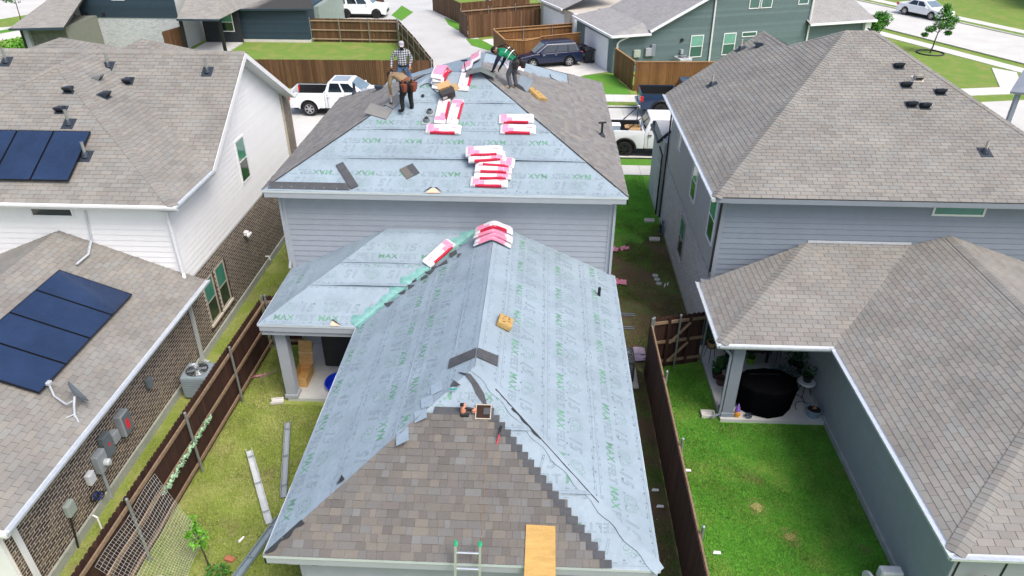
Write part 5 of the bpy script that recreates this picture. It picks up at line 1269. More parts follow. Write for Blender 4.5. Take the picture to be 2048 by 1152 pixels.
    MB().bb(-2.945, -2.925, -.16, .16, .78, .94).build('number_plate', m_lamp, t, local=True)
    if badge:
        for s_ in (-1, 1):
            v, f = text_mesh(badge, .13, bold=.004); mb = MB(); wv = v[:, 0].max()
            mb.add([((-2.65+x) if s_ < 0 else (-2.65+wv-x), s_*(W/2+.004), 1.12+y) for x, y, z in v], f); mb.build('badge', m_black, t, local=True)
    return t
def car(name, label, loc, rz, pm, L_, W, prof, wx, r, base, rf, z0, z1, cuts, rim=None, cat='car', zb=.24, group=None, trim=None, rails=False):
    t = thing(name, label, cat, loc, rz, group)
    body_mesh(t, arch_profile(prof, -L_/2+.05, L_/2-.05, zb, wx, r+.07, r), W, pm, 'body', bevel=.06, tumble=.10, zt=.65, seg=3)
    w0, w1 = W-.14, W-.48; cabin(t, base, rf, w0, w1, z0, z1, pm, bevel=.07)
    side_glass(t, base, rf, w0, w1, z0, z1, cuts, inset=(.10, .16)); end_glass(t, base, rf, w0, w1, z0, z1, True); end_glass(t, base, rf, w0, w1, z0, z1, False, m_carglass)
    MB().bb(-L_/2+.3, L_/2-.3, -W/2+.25, W/2-.25, .18, .5).build('underbody', m_under, t, local=True)
    for x in wx:
        for s_ in (-1, 1): wheel(t, x, s_*(W/2-.11), r, .22, rim, s_)
    zh = prof[1][1]
    for s_ in (-1, 1):
        MB().bb(-L_/2-.01, -L_/2+.25, s_*(W/2-.14)-.13, s_*(W/2-.14)+.1, .78, 1.0).build('taillight', m_red, t, local=True, bevel=.03)
        MB().bb(L_/2-.28, L_/2+.0, s_*(W/2-.2)-.16, s_*(W/2-.2)+.13, .62, .76).build('headlight', m_lamp, t, local=True, bevel=.03)
        MB().box((base[1]-.55, s_*(W/2+.04), z0+.05), (.13, .2, .14)).build('mirror', pm, t, local=True, bevel=.04)
        for x in (-.35, .55): MB().box((x, s_*(W/2-.03), z0-.12), (.17, .03, .035)).build('door_handle', trim or pm, t, local=True)
        for x in (-.75, .2, 1.05): MB().box((x, s_*(W/2-.032), .62), (.012, .03, .6)).build('door_seam', m_under, t, local=True)
        if trim: MB().tube([(base[0]+.25, s_*(w0/2-.02), z0+.08), (rf[0]+.05, s_*(w1/2+.03), z1-.1), (rf[1]-.1, s_*(w1/2+.03), z1-.07), (base[1]-.25, s_*(w0/2-.02), z0+.05)], .018, 5).build('window_trim', trim, t, local=True)
        if rails: MB().tube([(rf[0]+.2, s_*(w1/2-.12), z1+.05), (rf[1]-.2, s_*(w1/2-.12), z1+.05)], .025, 6).build('roof_rail', m_black, t, local=True)
    MB().bb(L_/2-.06, L_/2+.012, -.5, .5, .5, .72).build('grille', m_black, t, local=True, bevel=.01)
    MB().bb(-L_/2-.015, -L_/2+.03, -.2, .2, .8, .92).build('number_plate', m_lamp, t, local=True)
    return t
pickup('pickup_truck', 'white pickup with black bed and FX4 mark by the brown fence', (-9.15, 23.75, .01), 0, pt_white, four=True, badge='FX4', sunroof=True)
ram = pickup('pickup_truck', 'white pickup with black wheels and loaded bed beside the grey house', (8.45, 18.0, .01), 0, pt_white, rim=m_rimd, lampred=False)
pickup('pickup_truck', 'dark blue pickup with empty bed below the golden fence', (11.1, 24.4, .01), 0, pt_blue, rim=m_rimd, four=False, badge='4X4')
# load in the white truck bed
cool = thing('cooler', 'white and blue cooler standing in the white pickup bed', 'cooler', (6.15, 17.55, .73))
MB().bb(5.9, 6.45, 17.3, 17.75, .73, 1.5).build('chest', M('pale_blue_plastic', (.4, .52, .6), .5, .1, 5), cool, bevel=.03); MB().bb(5.88, 6.47, 17.28, 17.77, 1.5, 1.58).build('lid', m_white, cool, bevel=.03)
cb = thing('cardboard_box', 'open cardboard box behind the cab of the white pickup', 'box', (7.1, 17.6, .73))
m_card = M('cardboard', (.48, .31, .15), .8, .1, 5)
mb = MB(); mb.bb(6.85, 7.45, 17.35, 17.37, .73, 1.45); mb.bb(6.85, 7.45, 17.83, 17.85, .73, 1.45); mb.bb(6.85, 6.87, 17.37, 17.83, .73, 1.45); mb.bb(7.43, 7.45, 17.37, 17.83, .73, 1.45); mb.bb(6.87, 7.43, 17.37, 17.83, .73, .75)
mb.build('carton', m_card, cb); MB().prism([(6.85, 17.35, 1.45), (7.45, 17.35, 1.45), (7.45, 17.2, 1.36), (6.85, 17.2, 1.36)], (0, 0, .01)).build('flap', m_card, cb); MB().prism([(6.85, 17.35, 1.45), (6.85, 17.85, 1.45), (6.7, 17.85, 1.40), (6.7, 17.35, 1.40)], (0, 0, .01)).build('flap', m_card, cb)
lr = thing('ladder_rack', 'black steel rack hoop standing in the white pickup bed', 'rack', (7.3, 18.0, .73))
for y in (17.12, 18.88): MB().tube([(6.75, y, 1.37), (7.45, y, 2.05), (7.45, y, 1.37)], .03, 6).build('upright', m_black, lr)
MB().tube([(7.45, 17.12, 2.05), (7.45, 18.88, 2.05)], .03, 6).build('crossbar', m_black, lr)
H_ = R(199)
car('station_wagon', 'dark navy station wagon parked nose-out by the golden fence', (2.8, 35.25, .02), H_, pt_navy, 4.8, 1.86,
    [(2.4, .62), (2.32, .82), (1.25, 1.0), (-2.2, 1.05), (-2.42, .95), (-2.4, .5)], (-1.38, 1.38), .35, (-2.3, 1.3), (-1.9, .35), 1.0, 1.62, ((.05, .27), (.31, .55), (.58, .84)), trim=m_rim, rails=True, group='cars on the drives behind')
car('suv', 'boxy white SUV at the top beside the blue bin', (-14.4, 52.25, .02), 0, pt_white, 4.75, 1.95,
    [(2.36, .75), (2.33, 1.08), (1.3, 1.2), (-2.3, 1.22), (-2.38, 1.0), (-2.36, .5)], (-1.35, 1.45), .39, (-2.34, 1.2), (-2.2, .6), 1.18, 1.90, ((.04, .28), (.34, .58), (.61, .86)), rim=m_rimd, zb=.32, group='cars on the drives behind', trim=None, rails=True)
car('sedan', 'white sedan on the far right street behind the young tree', (38.1, 55.0, .02), R(-62), pt_white, 4.9, 1.87,
    [(2.42, .6), (2.35, .78), (1.2, .95), (-1.6, 1.02), (-2.35, 1.0), (-2.42, .7)], (-1.42, 1.42), .34, (-1.75, 1.25), (-.95, .3), .96, 1.46, ((.14, .48), (.52, .82)), group='cars on the drives behind')
# ------------------------------------------------------------------ bins, air conditioners
def wheelie_bin(label, p, rz, mat, group='wheeled bins', h=1.05, lidm=None):
    t = thing('wheeled_bin', label, 'bin', p, rz, group)
    MB().loft([[(-.24, -.27, .08), (.24, -.27, .08), (.24, .27, .08), (-.24, .27, .08)], [(-.31, -.33, h-.1), (.31, -.33, h-.1), (.31, .33, h-.1), (-.31, .33, h-.1)]]).build('tub', mat, t, local=True, bevel=.03, seg=2)
    MB().loft([[(-.35, -.37, h-.1), (.35, -.37, h-.1), (.35, .37, h-.1), (-.35, .37, h-.1)], [(-.27, -.3, h+.02), (.27, -.3, h+.02), (.27, .3, h+.02), (-.27, .3, h+.02)]]).build('lid', lidm or mat, t, local=True, bevel=.03, seg=2)
    MB().tube([(-.3, .38, h-.15), (-.3, .46, h-.1), (.3, .46, h-.1), (.3, .38, h-.15)], .022, 6).build('handle', lidm or mat, t, local=True)
    for x in (-.26, .26): MB().lathe([(.12, -.03), (.12, .03)], (x, .3, .12), 12, Vector((1, 0, 0))).build('wheel', m_tyre, t, local=True)
    MB().bb(-.13, .13, -.335, -.30, .5, .72).build('emblem_panel', m_greytrim, t, local=True)
    return t
m_binblk = M('charcoal_bin_plastic', (.03, .033, .037), .5, .1, 4); m_binblu = M('blue_bin_plastic', (.012, .03, .17), .45, .1, 4)
wheelie_bin('charcoal bin standing in front of the white garage door, nearer one', (5.75, 36.0, .02), R(19-90), m_binblk)
wheelie_bin('charcoal bin behind the nearer bin, next to the navy wagon', (5.25, 37.0, .02), R(19-80), m_binblk)
wheelie_bin('blue bin with pale lid left of the white SUV', (-17.5, 51.4, .02), R(5), m_binblu, lidm=M('blue_bin_lid', (.12, .2, .42), .4, .1, 4))
wheelie_bin('blue bin behind the top fence', (-3.0, 57.9, 0), R(20), m_binblu, lidm=M('blue_bin_lid', (.12, .2, .42), .4, .1, 4)); wheelie_bin('charcoal bin right of the blue bin behind the top fence', (-2.0, 58.4, 0), R(20), m_binblk)
def aircon(label, p, rz, s, h, mat):
    t = thing('air_conditioner', label, 'air conditioner', p, rz, 'outdoor air conditioners')
    MB().bb(-s/2, s/2, -s/2, s/2, .06, h).build('casing', mat, t, local=True, bevel=.06, seg=2)
    for i in range(9):
        z = .12+i*(h-.2)/9; mb = MB()
        for sx, sy, wx, wy_ in ((0, -s/2, s*.8, .012), (0, s/2, s*.8, .012), (-s/2, 0, .012, s*.8), (s/2, 0, .012, s*.8)): mb.box((sx, sy, z), (wx, wy_, .012))
        mb.build('louvre', m_bluetrim, t, local=True)
    MB().lathe([(s*.40, 0), (s*.40, .012)], (0, 0, h-.004), 24).build('fan_well', m_black, t, local=True)
    mb = MB()
    for k in range(4): a = k*math.pi/2+.4; mb.box((math.cos(a)*s*.19, math.sin(a)*s*.19, h+.012), (s*.32, s*.14, .006), rotz(a) @ Matrix.Rotation(.15, 3, 'X'))
    mb.build('fan_blade', M('grey_fan_blade', (.2, .24, .27), .5, .1, 5), t, local=True)
    mb = MB()
    for q in (.14, .24, .33, .40): mb.lathe([(s*q, 0), (s*q+.006, .005), (s*q+.012, 0)], (0, 0, h+.025), 24, cap=False)
    for k in range(12): a = k*math.pi/6; mb.tube([(math.cos(a)*s*.05, math.sin(a)*s*.05, h+.03), (math.cos(a)*s*.42, math.sin(a)*s*.42, h+.02)], .005, 4)
    mb.build('fan_guard', m_steel, t, local=True)
    return t
m_acg = M('blue_grey_casing', (.25, .31, .35), .5, .08, 4)
aircon('blue-grey air conditioner between the brick wall and left fence', (-6.87, -1.95, .0), R(3), .74, .78, m_acg)
aircon('pale grey air conditioner behind the golden fence at the teal wall', T(5.0, -.75), th_, .95, .95, M('pale_grey_casing', (.5, .52, .55), .5, .08, 4))

# ------------------------------------------------------------------ meters on the brick wall
def wall_box(name, label, y, z, w, h, d, mat, front=None, extra=None, cat='electrical box'):
    t = thing(name, label, cat, (-7.45, y, z), 0, 'boxes on the brick wall'); X0 = -7.455
    MB().bb(X0, X0+d, y-w/2, y+w/2, z-h/2, z+h/2).build('cabinet', mat, t, bevel=.015)
    MB().bb(X0+d, X0+d+.012, y-w/2+.03, y+w/2-.03, z-h/2+.03, z+h/2-.03).build('cover', front or mat, t, bevel=.004)
    return t
m_mg = M('grey_meter_paint', (.30, .33, .35), .5, .1, 6); m_mgd = M('dark_grey_meter_paint', (.14, .17, .19), .5, .1, 6); m_redlab = M('red_warning_print', (.7, .04, .06), .5, .2, 20)
t = wall_box('inverter_box', 'large grey inverter box with red warning label on the brick wall', -4.75, 1.33, .36, .62, .2, m_mg, m_mgd); MB().bb(-7.245, -7.240, -4.83, -4.69, 1.18, 1.46).build('warning_label', m_redlab, t)
for i, (w_, z_) in enumerate(((.10, 1.42), (.07, 1.36), (.11, 1.30), (.06, 1.24))): pass
wall_box('junction_box', 'small grey junction box beside the inverter box', -5.18, 1.28, .24, .3, .16, m_mg)
t = wall_box('disconnect_box', 'tall dark grey disconnect box on the brick wall', -5.48, 1.30, .3, .62, .14, m_mgd); MB().bb(-7.305, -7.300, -5.53, -5.45, 1.3, 1.38).build('warning_label', m_redlab, t)
t = wall_box('electric_meter', 'grey electric meter with round dial and conduit on the brick wall', -5.86, 1.16, .34, .52, .17, m_mg, cat='electric meter')
MB().lathe([(.09, 0), (.09, .08), (.06, .12)], (-7.27, -5.84, 1.12), 16, Vector((1, 0, 0))).build('dial', M('dial_glass', (.5, .54, .56), .15, .1, 5), t)
MB().tube([(-7.40, -5.9, .9), (-7.40, -5.92, .02)], .04, 8).build('conduit', m_mg, t, smooth=True)
wall_box('utility_box', 'rounded white utility box left of the electric meter', -6.28, 1.06, .22, .3, .12, M('off_white_plastic', (.6, .63, .66), .5, .05, 5), cat='utility box')
t = wall_box('utility_box', 'pale green utility box near the bottom left downspout', -7.12, 1.02, .26, .34, .12, M('pale_green_plastic', (.36, .42, .38), .5, .08, 5), cat='utility box'); MB().tube([(-7.40, -7.2, .85), (-7.38, -7.3, .4), (-7.4, -7.34, .02)], .022, 6).build('cable', m_black, t)
wall_box('junction_box', 'grey pair of junction boxes near the air conditioner', -3.32, 1.42, .2, .28, .12, m_mgd)
t = thing('vent_standpipe', 'thin white standpipe between the brick wall and fence', 'pipe', (-6.95, -7.05, 0)); MB().tube([(-6.95, -7.05, 0), (-6.98, -7.0, .62), (-7.08, -6.98, .66)], .018, 6).build('pipe', m_white, t)
t = thing('hose_coil', 'tangle of blue and black cable below the electric meter', 'cable', (-7.38, -6.45, .5))
for k, (mt, r_) in enumerate(((m_black, .12), (M('blue_cable', (.02, .04, .25), .5, .1, 5), .09), (m_black, .08))):
    MB().tube([(-7.36+.03*math.sin(q*.9+k), -6.42+.1*k+r_*math.cos(q*.8), .62-.08*k+r_*math.sin(q*.8)) for q in range(20)], .012, 5).build('loop', mt, t)
t = thing('wall_lamp', 'small white floodlight on the brick wall', 'lamp', (-7.45, 3.9, 2.05)); MB().bb(-7.45, -7.3, 3.82, 3.98, 1.98, 2.14).build('housing', m_white, t, bevel=.02)
MB().bb(-7.32, -7.24, 3.76, 4.04, 1.96, 2.06).build('lamp_head', m_wtrim, t, bevel=.02)
t = thing('wall_lamp', 'twin white floodlight under the white-house gutter', 'lamp', (-7.3, -.25, 2.35)); MB().bb(-7.46, -7.38, -.3, -.2, 2.3, 2.4).build('base', m_white, t)
for s_ in (-.09, .09): MB().lathe([(.03, 0), (.06, .11)], (-7.36, -.25+s_, 2.33), 10, Vector((.7, s_*5, -.5))).build('lamp_head', m_white, t)
t = thing('wall_pipe', 'white drain pipe stub at the foot of the brick wall', 'pipe', (-7.3, 5.2, .3)); MB().tube([(-7.45, 5.2, .45), (-7.32, 5.2, .45), (-7.3, 5.2, .3)], .03, 6).build('elbow', m_white, t)
# satellite dish
ds = thing('satellite_dish', 'grey satellite dish on a bent arm on the lower white-house roof', 'satellite dish', (-7.25, -6.1, 2.84))
MB().lathe([(.02, .0), (.12, .012), (.22, .045), (.29, .09), (.30, .09), (.225, .03), (.12, -.004), (.02, -.012)], (-7.25, -5.95, 3.22), 24, Vector((.55, .80, .28)), cap=False).build('reflector', M('grey_dish', (.16, .19, .22), .4, .1, 5), ds, smooth=True)
m_arm = M('pale_grey_arm', (.42, .45, .48), .4, .08, 5)
MB().tube([(-7.26, -6.05, 3.12), (-7.4, -6.1, 3.06), (-7.75, -5.92, 3.12), (-7.88, -5.78, 3.3)], .022, 6).build('feed_arm', m_arm, ds); MB().box((-7.9, -5.75, 3.34), (.1, .12, .08)).build('feed_horn', m_arm, ds, bevel=.015)
MB().tube([(-7.2, -6.25, 2.84), (-7.22, -6.12, 3.06), (-7.25, -5.98, 3.18)], .025, 8).build('mast', m_arm, ds)
for a, b in ((-.13, -.1), (.12, -.12), (-.02, .13)): MB().tube([(-7.2, -6.22, 2.9), (-7.2+a, -6.22+b, 2.83-a*.4)], .018, 6).build('foot', m_arm, ds)

# ------------------------------------------------------------------ shingle bundles
m_wrap = M('white_bundle_wrap', (.72, .68, .70), .35, .06, 6, bump=.4, bscale=14, coat=.2); m_pink = M('pink_bundle_print', (.85, .28, .42), .35, .25, 14); m_crim = M('crimson_bundle_print', (.5, .012, .045), .35, .2, 8); m_dot = M('grey_print_dot', (.35, .36, .37), .6, .1, 5)
def bundle(label, fr, x, y, ang, lift, group, bend=0., flip=1, tilt=0., pinkall=False, crest=None):
    a, b = on_plane(fr, x, y); base = fr.at(a, b, .02+lift)
    t = thing('shingle_bundle', label, 'shingle bundle', base, 0, group)
    L_, W, H = 1.0, .335, .075; ca, sa = math.cos(ang), math.sin(ang)
    def P(u, v, h):
        hh = h-(bend*u*u if bend else 0)+tilt*u
        if bend: hh = h-bend*abs(u)*(1-math.exp(-abs(u)*9))
        hh += .006*math.sin(u*9+v*7+x*5)
        bb_ = b+u*sa+v*ca
        if crest and bb_ > crest-.15:      # drape over the ridge: bend down the far slope
            e_ = bb_-(crest-.15); g = min(1, e_/.3); dn = Vector((fr.s.x, fr.s.y, fr.s.z*(1-2*g)))
            return fr.at(a+u*ca-v*sa, crest-.15, .02+lift+hh)+dn*e_*(1-.15*g)
        return fr.at(a+u*ca-v*sa, bb_, .02+lift+hh)
    N_ = 14; rows = []
    for i in range(N_+1):
        u = -L_/2+L_*i/N_; e = min(1, (i/1.2+.45), ((N_-i)/1.2+.45)); w = W/2*(.94+.06*e); h = H*e
        rows.append([P(u, -w, .004), P(u, -w*1.01, h*.5), P(u, -w*.96, h), P(u, 0, h*1.06), P(u, w*.96, h), P(u, w*1.01, h*.5), P(u, w, .004)])
    MB().loft(rows).build('wrapper', m_wrap, t, smooth=True)
    def pan(u0, u1, v0, v1, h, mat, name, n=6):
        r_ = []
        for i in range(n+1): u = u0+(u1-u0)*i/n; r_.append([P(u, v0, h), P(u, v1, h), P(u, v1, h+.002), P(u, v0, h+.002)])
        MB().loft(r_).build(name, mat, t)
    f = flip
    pan(-.43*f, -.27*f, -.14, .15, H*1.08, m_pink, 'pink_panel'); pan(-.26*f, -.12*f, -.10, .02, H*1.08, m_pink, 'pink_print'); pan(.24*f, .40*f, .02, .05, H*1.08, m_pink, 'pink_print')
    # crimson band down the long side
    r_ = [];
    for i in range(9):
        u = -.36*f+(.70*f)*i/8; r_.append([P(u, -W/2*1.03, .012), P(u, -W/2*1.03, H*.52), P(u, -W/2*.99, H*1.0), P(u, -W/2*.66, H*1.085), P(u, -W/2*.66, H*1.04), P(u, -W/2*.9, .012)])
    MB().loft(r_).build('crimson_band', m_crim if not pinkall else m_pink, t)
    for q in (-.02, .07, .16): pan(q*f-.012, q*f+.012, -.035, -.01, H*1.07, m_dot, 'printed_dot', 1)
    if pinkall: pan(-.1*f, .38*f, -.13, .13, H*1.07, m_pink, 'pink_panel')
    return t
bundle('bottom bundle at the eave end of the leaning stack on the upper roof', frUF, 1.20, .36, R(-1), 0, 'leaning stack of bundles')
bundle('bundle second from the eave in the leaning stack', frUF, 1.28, .56, R(2), .045, 'leaning stack of bundles', flip=-1)
bundle('bundle third from the eave in the leaning stack', frUF, 1.30, .72, R(-2), .10, 'leaning stack of bundles', flip=-1)
bundle('bundle fourth from the eave, sticking out right of the leaning stack', frUF, 1.36, .90, R(-5), .13, 'leaning stack of bundles', flip=-1)
bundle('bundle near the top of the leaning stack, tilted up at right', frUF, 1.10, 1.02, R(7), .18, 'leaning stack of bundles', flip=-1)
bundle('topmost pale bundle of the leaning stack on the upper roof', frUF, 1.02, 1.16, R(4), .22, 'leaning stack of bundles')
bundle('bundle lying underneath the upper end of the leaning stack', frUF, 1.08, 1.20, R(-16), .02, 'leaning stack of bundles')
bundle('single bundle lying level below the two upright bundles', frUF, -.20, 2.06, R(-1), 0, 'bundles lying on the blue felt')
bundle('left one of the two bundles lying up the slope under the box', frUF, -.30, 2.72, R(86), 0, 'bundles lying on the blue felt', flip=1)
bundle('right one of the two bundles lying up the slope', frUF, .08, 2.70, R(83), 0, 'bundles lying on the blue felt', flip=-1)
bundle('upper one of the pair of bundles right of centre', frUF, 1.84, 2.46, R(2), 0, 'bundles lying on the blue felt')
bundle('lower one of the pair of bundles right of centre', frUF, 1.90, 2.10, R(0), 0, 'bundles lying on the blue felt')
for i, (dx, dy, an, lf, lab) in enumerate(((0, 0, 80, 0, 'lowest bundle of the stack on the ridge left of the hammer'), (.03, .06, 72, .085, 'second bundle of the ridge stack beside the plaid worker'), (-.03, .10, 88, .17, 'third bundle of the ridge stack, slid to the left'), (.0, .14, 78, .255, 'top bundle of the ridge stack with pink label'))):
    bundle(lab, frUF, -.46+dx, 3.96+dy, R(an), lf, 'stack of bundles on the ridge', flip=-1, pinkall=(i == 3), crest=4.71)
bundle('single pale bundle on the ridge under the upright hammer', frUF, .27, 3.92, R(84), 0, 'bundles near the ridge', flip=-1, crest=4.71)
frUB2 = Frame(UB2)
bundle('long pink bundle lying along the back ridge left of the green-shirted worker', frUB2, .22, 5.55, R(0), .05, 'bundles near the ridge', pinkall=True)
bundle('second pink bundle along the back ridge, against the worker in green', frUB2, .42, 6.25, R(4), .06, 'bundles near the ridge', pinkall=True)
frUR = Frame(UR_)
for i in range(3): bundle(('lowest', 'middle', 'top')[i]+' pink bundle of the pile behind the worker in green', frUR, 1.35+.06*i, 6.55-.12*i, R(20+8*i), .085*i, 'pile behind the worker in green', flip=-1, pinkall=(i > 0))
# bundles bent over the lower ridge and one sliding in the valley
frRidge = Frame([Vector((xm-1, -2, zr)), Vector((xm+1, -2, zr)), Vector((xm+1, 0, zr+.001)), Vector((xm-1, 0, zr+.001))])
for i in range(4): bundle(('lowest', 'second', 'third', 'top')[i]+' bent bundle of the pink stack straddling the lower ridge', frRidge, xm-.02+.03*(i % 2), -.55+.05*i, R((-3, 2, -1, 3)[i]), .05+.085*i, 'bundles bent over the lower ridge', bend=.47-.03*i, pinkall=(i < 3))
bundle('single bundle lying aslant across the teal valley membrane', frP, -.13, -.38, R(52), .03, 'bundles near the valley', flip=-1)

# ------------------------------------------------------------------ loose things on the roofs
def flat_piece(name, label, cat, fr, x, y, ang, w, h, mat, th=.012, lift=.02, shape=None, group=None, split=None):
    a, b = on_plane(fr, x, y); ca, sa = math.cos(ang), math.sin(ang)
    t = thing(name, label, cat, fr.at(a, b, lift), 0, group)
    pts = shape or [(-w/2, -h/2), (w/2, -h/2), (w/2, h/2), (-w/2, h/2)]
    P = lambda u, v, q: fr.at(a+u*ca-v*sa, b+u*sa+v*ca, lift+q)
    MB().prism([P(u, v, 0) for u, v in pts], fr.n*th).build('sheet', mat, t)
    if split: MB().prism([P(u, v, th) for u, v in ((-w/2, -h/2), (0, -h/2), (0, h/2), (-w/2, h/2))], fr.n*.006).build('exposed_tabs', split, t)
    return t
flat_piece('shingle_strip', 'dark starter shingle strip lying along the upper left eave', 'shingle', frUF, -3.62, .16, R(0), 2.2, .24, m_starter, group='dark starter strips')
flat_piece('shingle_strip', 'dark starter strip slanting up from the end of the eave strip', 'shingle', frUF, -2.66, .50, R(124), 1.0, .22, m_starter, lift=.038, group='dark starter strips')
flat_piece('loose_shingle', 'single brown shingle square lying on the blue felt', 'shingle', frUF, -.98, .68, R(35), .40, .42, m_starter, split=m_arch)
flat_piece('loose_shingle', 'grey shingle piece on the felt left of the bending worker', 'shingle', frUF, -2.15, 2.68, R(-20), .72, .42, m_archgrey, lift=.035)
flat_piece('loose_shingle', 'shingle laid at the hip beside the bending worker boots', 'shingle', frUF, -1.72, 3.05, R(60), .55, .3, m_archgrey, lift=.04)
# bent ridge cap strip
t = thing('bent_shingle', 'dark shingle strip folded over the lower ridge', 'shingle', (xm, -5.7, zr))
for sgn in (-1, 1):
    fr = frW if sgn < 0 else Frame(WR); x1 = xm+sgn*(.56 if sgn < 0 else .42); 
    q = [roofpt(fr, xm, -5.46, .035), roofpt(fr, xm, -5.77, .035), roofpt(fr, x1, -5.84 if sgn < 0 else -5.80, .035), roofpt(fr, x1, -5.52 if sgn < 0 else -5.46, .035)]
    MB().prism(q, fr.n*.008).build('wing', m_starter, t)
# torn felt line on the ridge above the hip
t = thing('torn_felt_strip', 'dark torn felt strip running down from the ridge to the vent hole', 'felt scrap', (xm, -6.3, zr))
mb = MB(); fR = Frame(WR); path = [roofpt(frW, 1.05, -6.10, .03), roofpt(frW, 1.25, -6.28, .035), roofpt(frWF, 1.38, -6.42, .03), roofpt(frWF, 1.5, -6.62, .035), roofpt(frWF, 1.62, -6.82, .03), roofpt(frWF, 1.76, -6.84, .03)]
wd = [.02, .05, .07, .085, .03, .01]; rows = [[p+Vector((w, .3*w, .0)), p-Vector((w, -.3*w, 0)), p-Vector((w, -.3*w, .008)), p+Vector((w, .3*w, -.008))] for p, w in zip(path, wd)]
mb.loft(rows).build('strip', m_starter, t)
flat_piece('felt_scrap', 'small grey felt triangle left of the torn strip', 'felt scrap', frW, 1.02, -6.42, 0, .2, .2, m_starter, shape=[(-.12, -.06), (.05, -.12), (.12, .12)])
# black offcuts in the valley
for i, (x, y, an, s_) in enumerate(((.28, -.52, 20, .24), (.05, -.85, 80, .22), (-.28, -1.05, 35, .2), (-.42, -1.25, 120, .17), (-.75, -1.45, 10, .2), (-.95, -1.62, 60, .18), (-.7, -1.2, 200, .15), (-1.25, -1.95, 30, .22), (.45, -.75, 140, .13), (-.2, -.9, 260, .13))):
    fr = frW
    flat_piece('shingle_offcut', 'black shingle offcut in the teal valley, %s from the top' % ('first', 'second', 'fourth', 'sixth', 'eighth', 'ninth', 'seventh', 'lowest', 'third', 'fifth')[i], 'shingle offcut', fr, x, y, R(an), s_, s_, m_starter, th=.008, lift=.035, shape=[(-s_*.8, -s_*.5), (s_*.7, -s_*.35), (s_*.3, s_*.6)] if i % 3 else [(-s_*.6, -s_*.4), (s_*.6, -s_*.5), (s_*.5, s_*.4), (-s_*.5, s_*.5)], group='black shingle offcuts in the teal valley')
# grey flashing pieces on the near left slope
m_grfl = M('worn_grey_felt_patch', (.30, .36, .40), .7, .3, 8)
for i, (x, y, lab) in enumerate(((.62, -6.35, 'top'), (.48, -6.72, 'second'), (.40, -7.05, 'third'), (.12, -7.5, 'lowest and widest'))):
    flat_piece('felt_patch', '%s of the worn grey felt patches stepping down by the hip' % lab, 'felt patch', frW, x, y, R(12), .34 if i < 3 else .42, .26, M('pale_felt_patch', (.31, .39, .455), .7, .12, 8), th=.004, lift=.024, group='worn felt patches')
# plywood board, foam pads, ladder, cord
def foam(label, fr, x, y, ang, w, h, th, shape=None, mat=None):
    m_foam = M('yellow_foam', (.46, .30, .11), .9, .25, 9, bump=.6, bscale=30)
    a, b = on_plane(fr, x, y); t = thing('foam_pad', label, 'foam pad', fr.at(a, b, .03), 0, 'yellow foam pads'); ca, sa = math.cos(ang), math.sin(ang)
    pts = shape or [(-w/2, -h/2), (w/2, -h/2), (w/2, h/2), (-w/2, h/2)]
    MB().prism([fr.at(a+u*ca-v*sa, b+u*sa+v*ca, .03) for u, v in pts], fr.n*th).build('block', mat or m_foam, t, bevel=.025, seg=2, smooth=True)
    mb = MB(); k = random.Random(3)
    for i in range(8):
        u, v = k.uniform(-w*.35, w*.35), k.uniform(-h*.35, h*.35); p = fr.at(a+u*ca-v*sa, b+u*sa+v*ca, .03+th+.001); mb.ball(p, (.02+.015*k.random(), .012+.01*k.random(), .006), 7, 4)
    mb.build('worn_spots', M('foam_dirt', (.16, .08, .03), .9, .2, 9), t, kind='stuff')
    return t
foam('chunky yellow foam pad with dark spots lying right of the lower ridge', Frame(WR), 1.82, -4.25, R(85), .34, .38, .13)
foam('pointed golden foam pad on the right upper slope behind the worker', frUR, 2.32, 4.75, R(-50), .42, .62, .11, shape=[(-.2, -.36), (.2, -.36), (.22, .1), (.02, .36), (-.22, .2)])
pb = thing('plywood_board', 'yellow plywood board lying on the near shingles at the eave', 'board', roofpt(frWF, 2.73, -9.15, .04))
a, b = on_plane(frWF, 2.73, -9.18); MB().prism([frWF.at(a+u, b+v, .05+.0*v) for u, v in ((-.27, -.62), (.26, -.60), (.25, .36), (-.26, .37))], frWF.n*.02).build('board', M('plywood_face', (.50, .31, .10), .8, .22, 2.5, streak=(1, 5, 1), fine=.2), pb)
ld = thing('extension_ladder', 'aluminium ladder with green rail tips leaning on the near eave', 'ladder', (1.5, -10.4, 0))
m_alu = M('aluminium', (.68, .70, .72), .3, .08, 9, metal=.8)
for sx in (-1, 1):
    A, B = Vector((1.51+sx*.215, -10.75, 0)), Vector((1.51+sx*.205, -9.44, 3.27)); MB().tube([A, B], .028, 4).build('rail', m_alu, ld); MB().tube([B-(B-A).normalized()*.06, B+(B-A).normalized()*.02], .036, 6).build('green_tip', M('green_rubber', (.04, .4, .2), .5, .1, 5), ld)
for i in range(12):
    f = .05+i*.0815; p = Vector((1.51, -10.75, 0)).lerp(Vector((1.51, -9.44, 3.27)), f); MB().tube([p-Vector((.2, 0, 0)), p+Vector((.2, 0, 0))], .02, 6).build('rung', m_alu, ld)
cordp = [roofpt(frWF, 1.69+.015*math.sin(i*1.3), -7.0-i*.125, .045) for i in range(20)]
t = thing('air_hose', 'thin orange air hose running straight down the near shingles', 'hose', cordp[0]); MB().tube(cordp, .0045, 5).build('hose', M('orange_hose', (.28, .16, .08), .6, .2, 9), t)
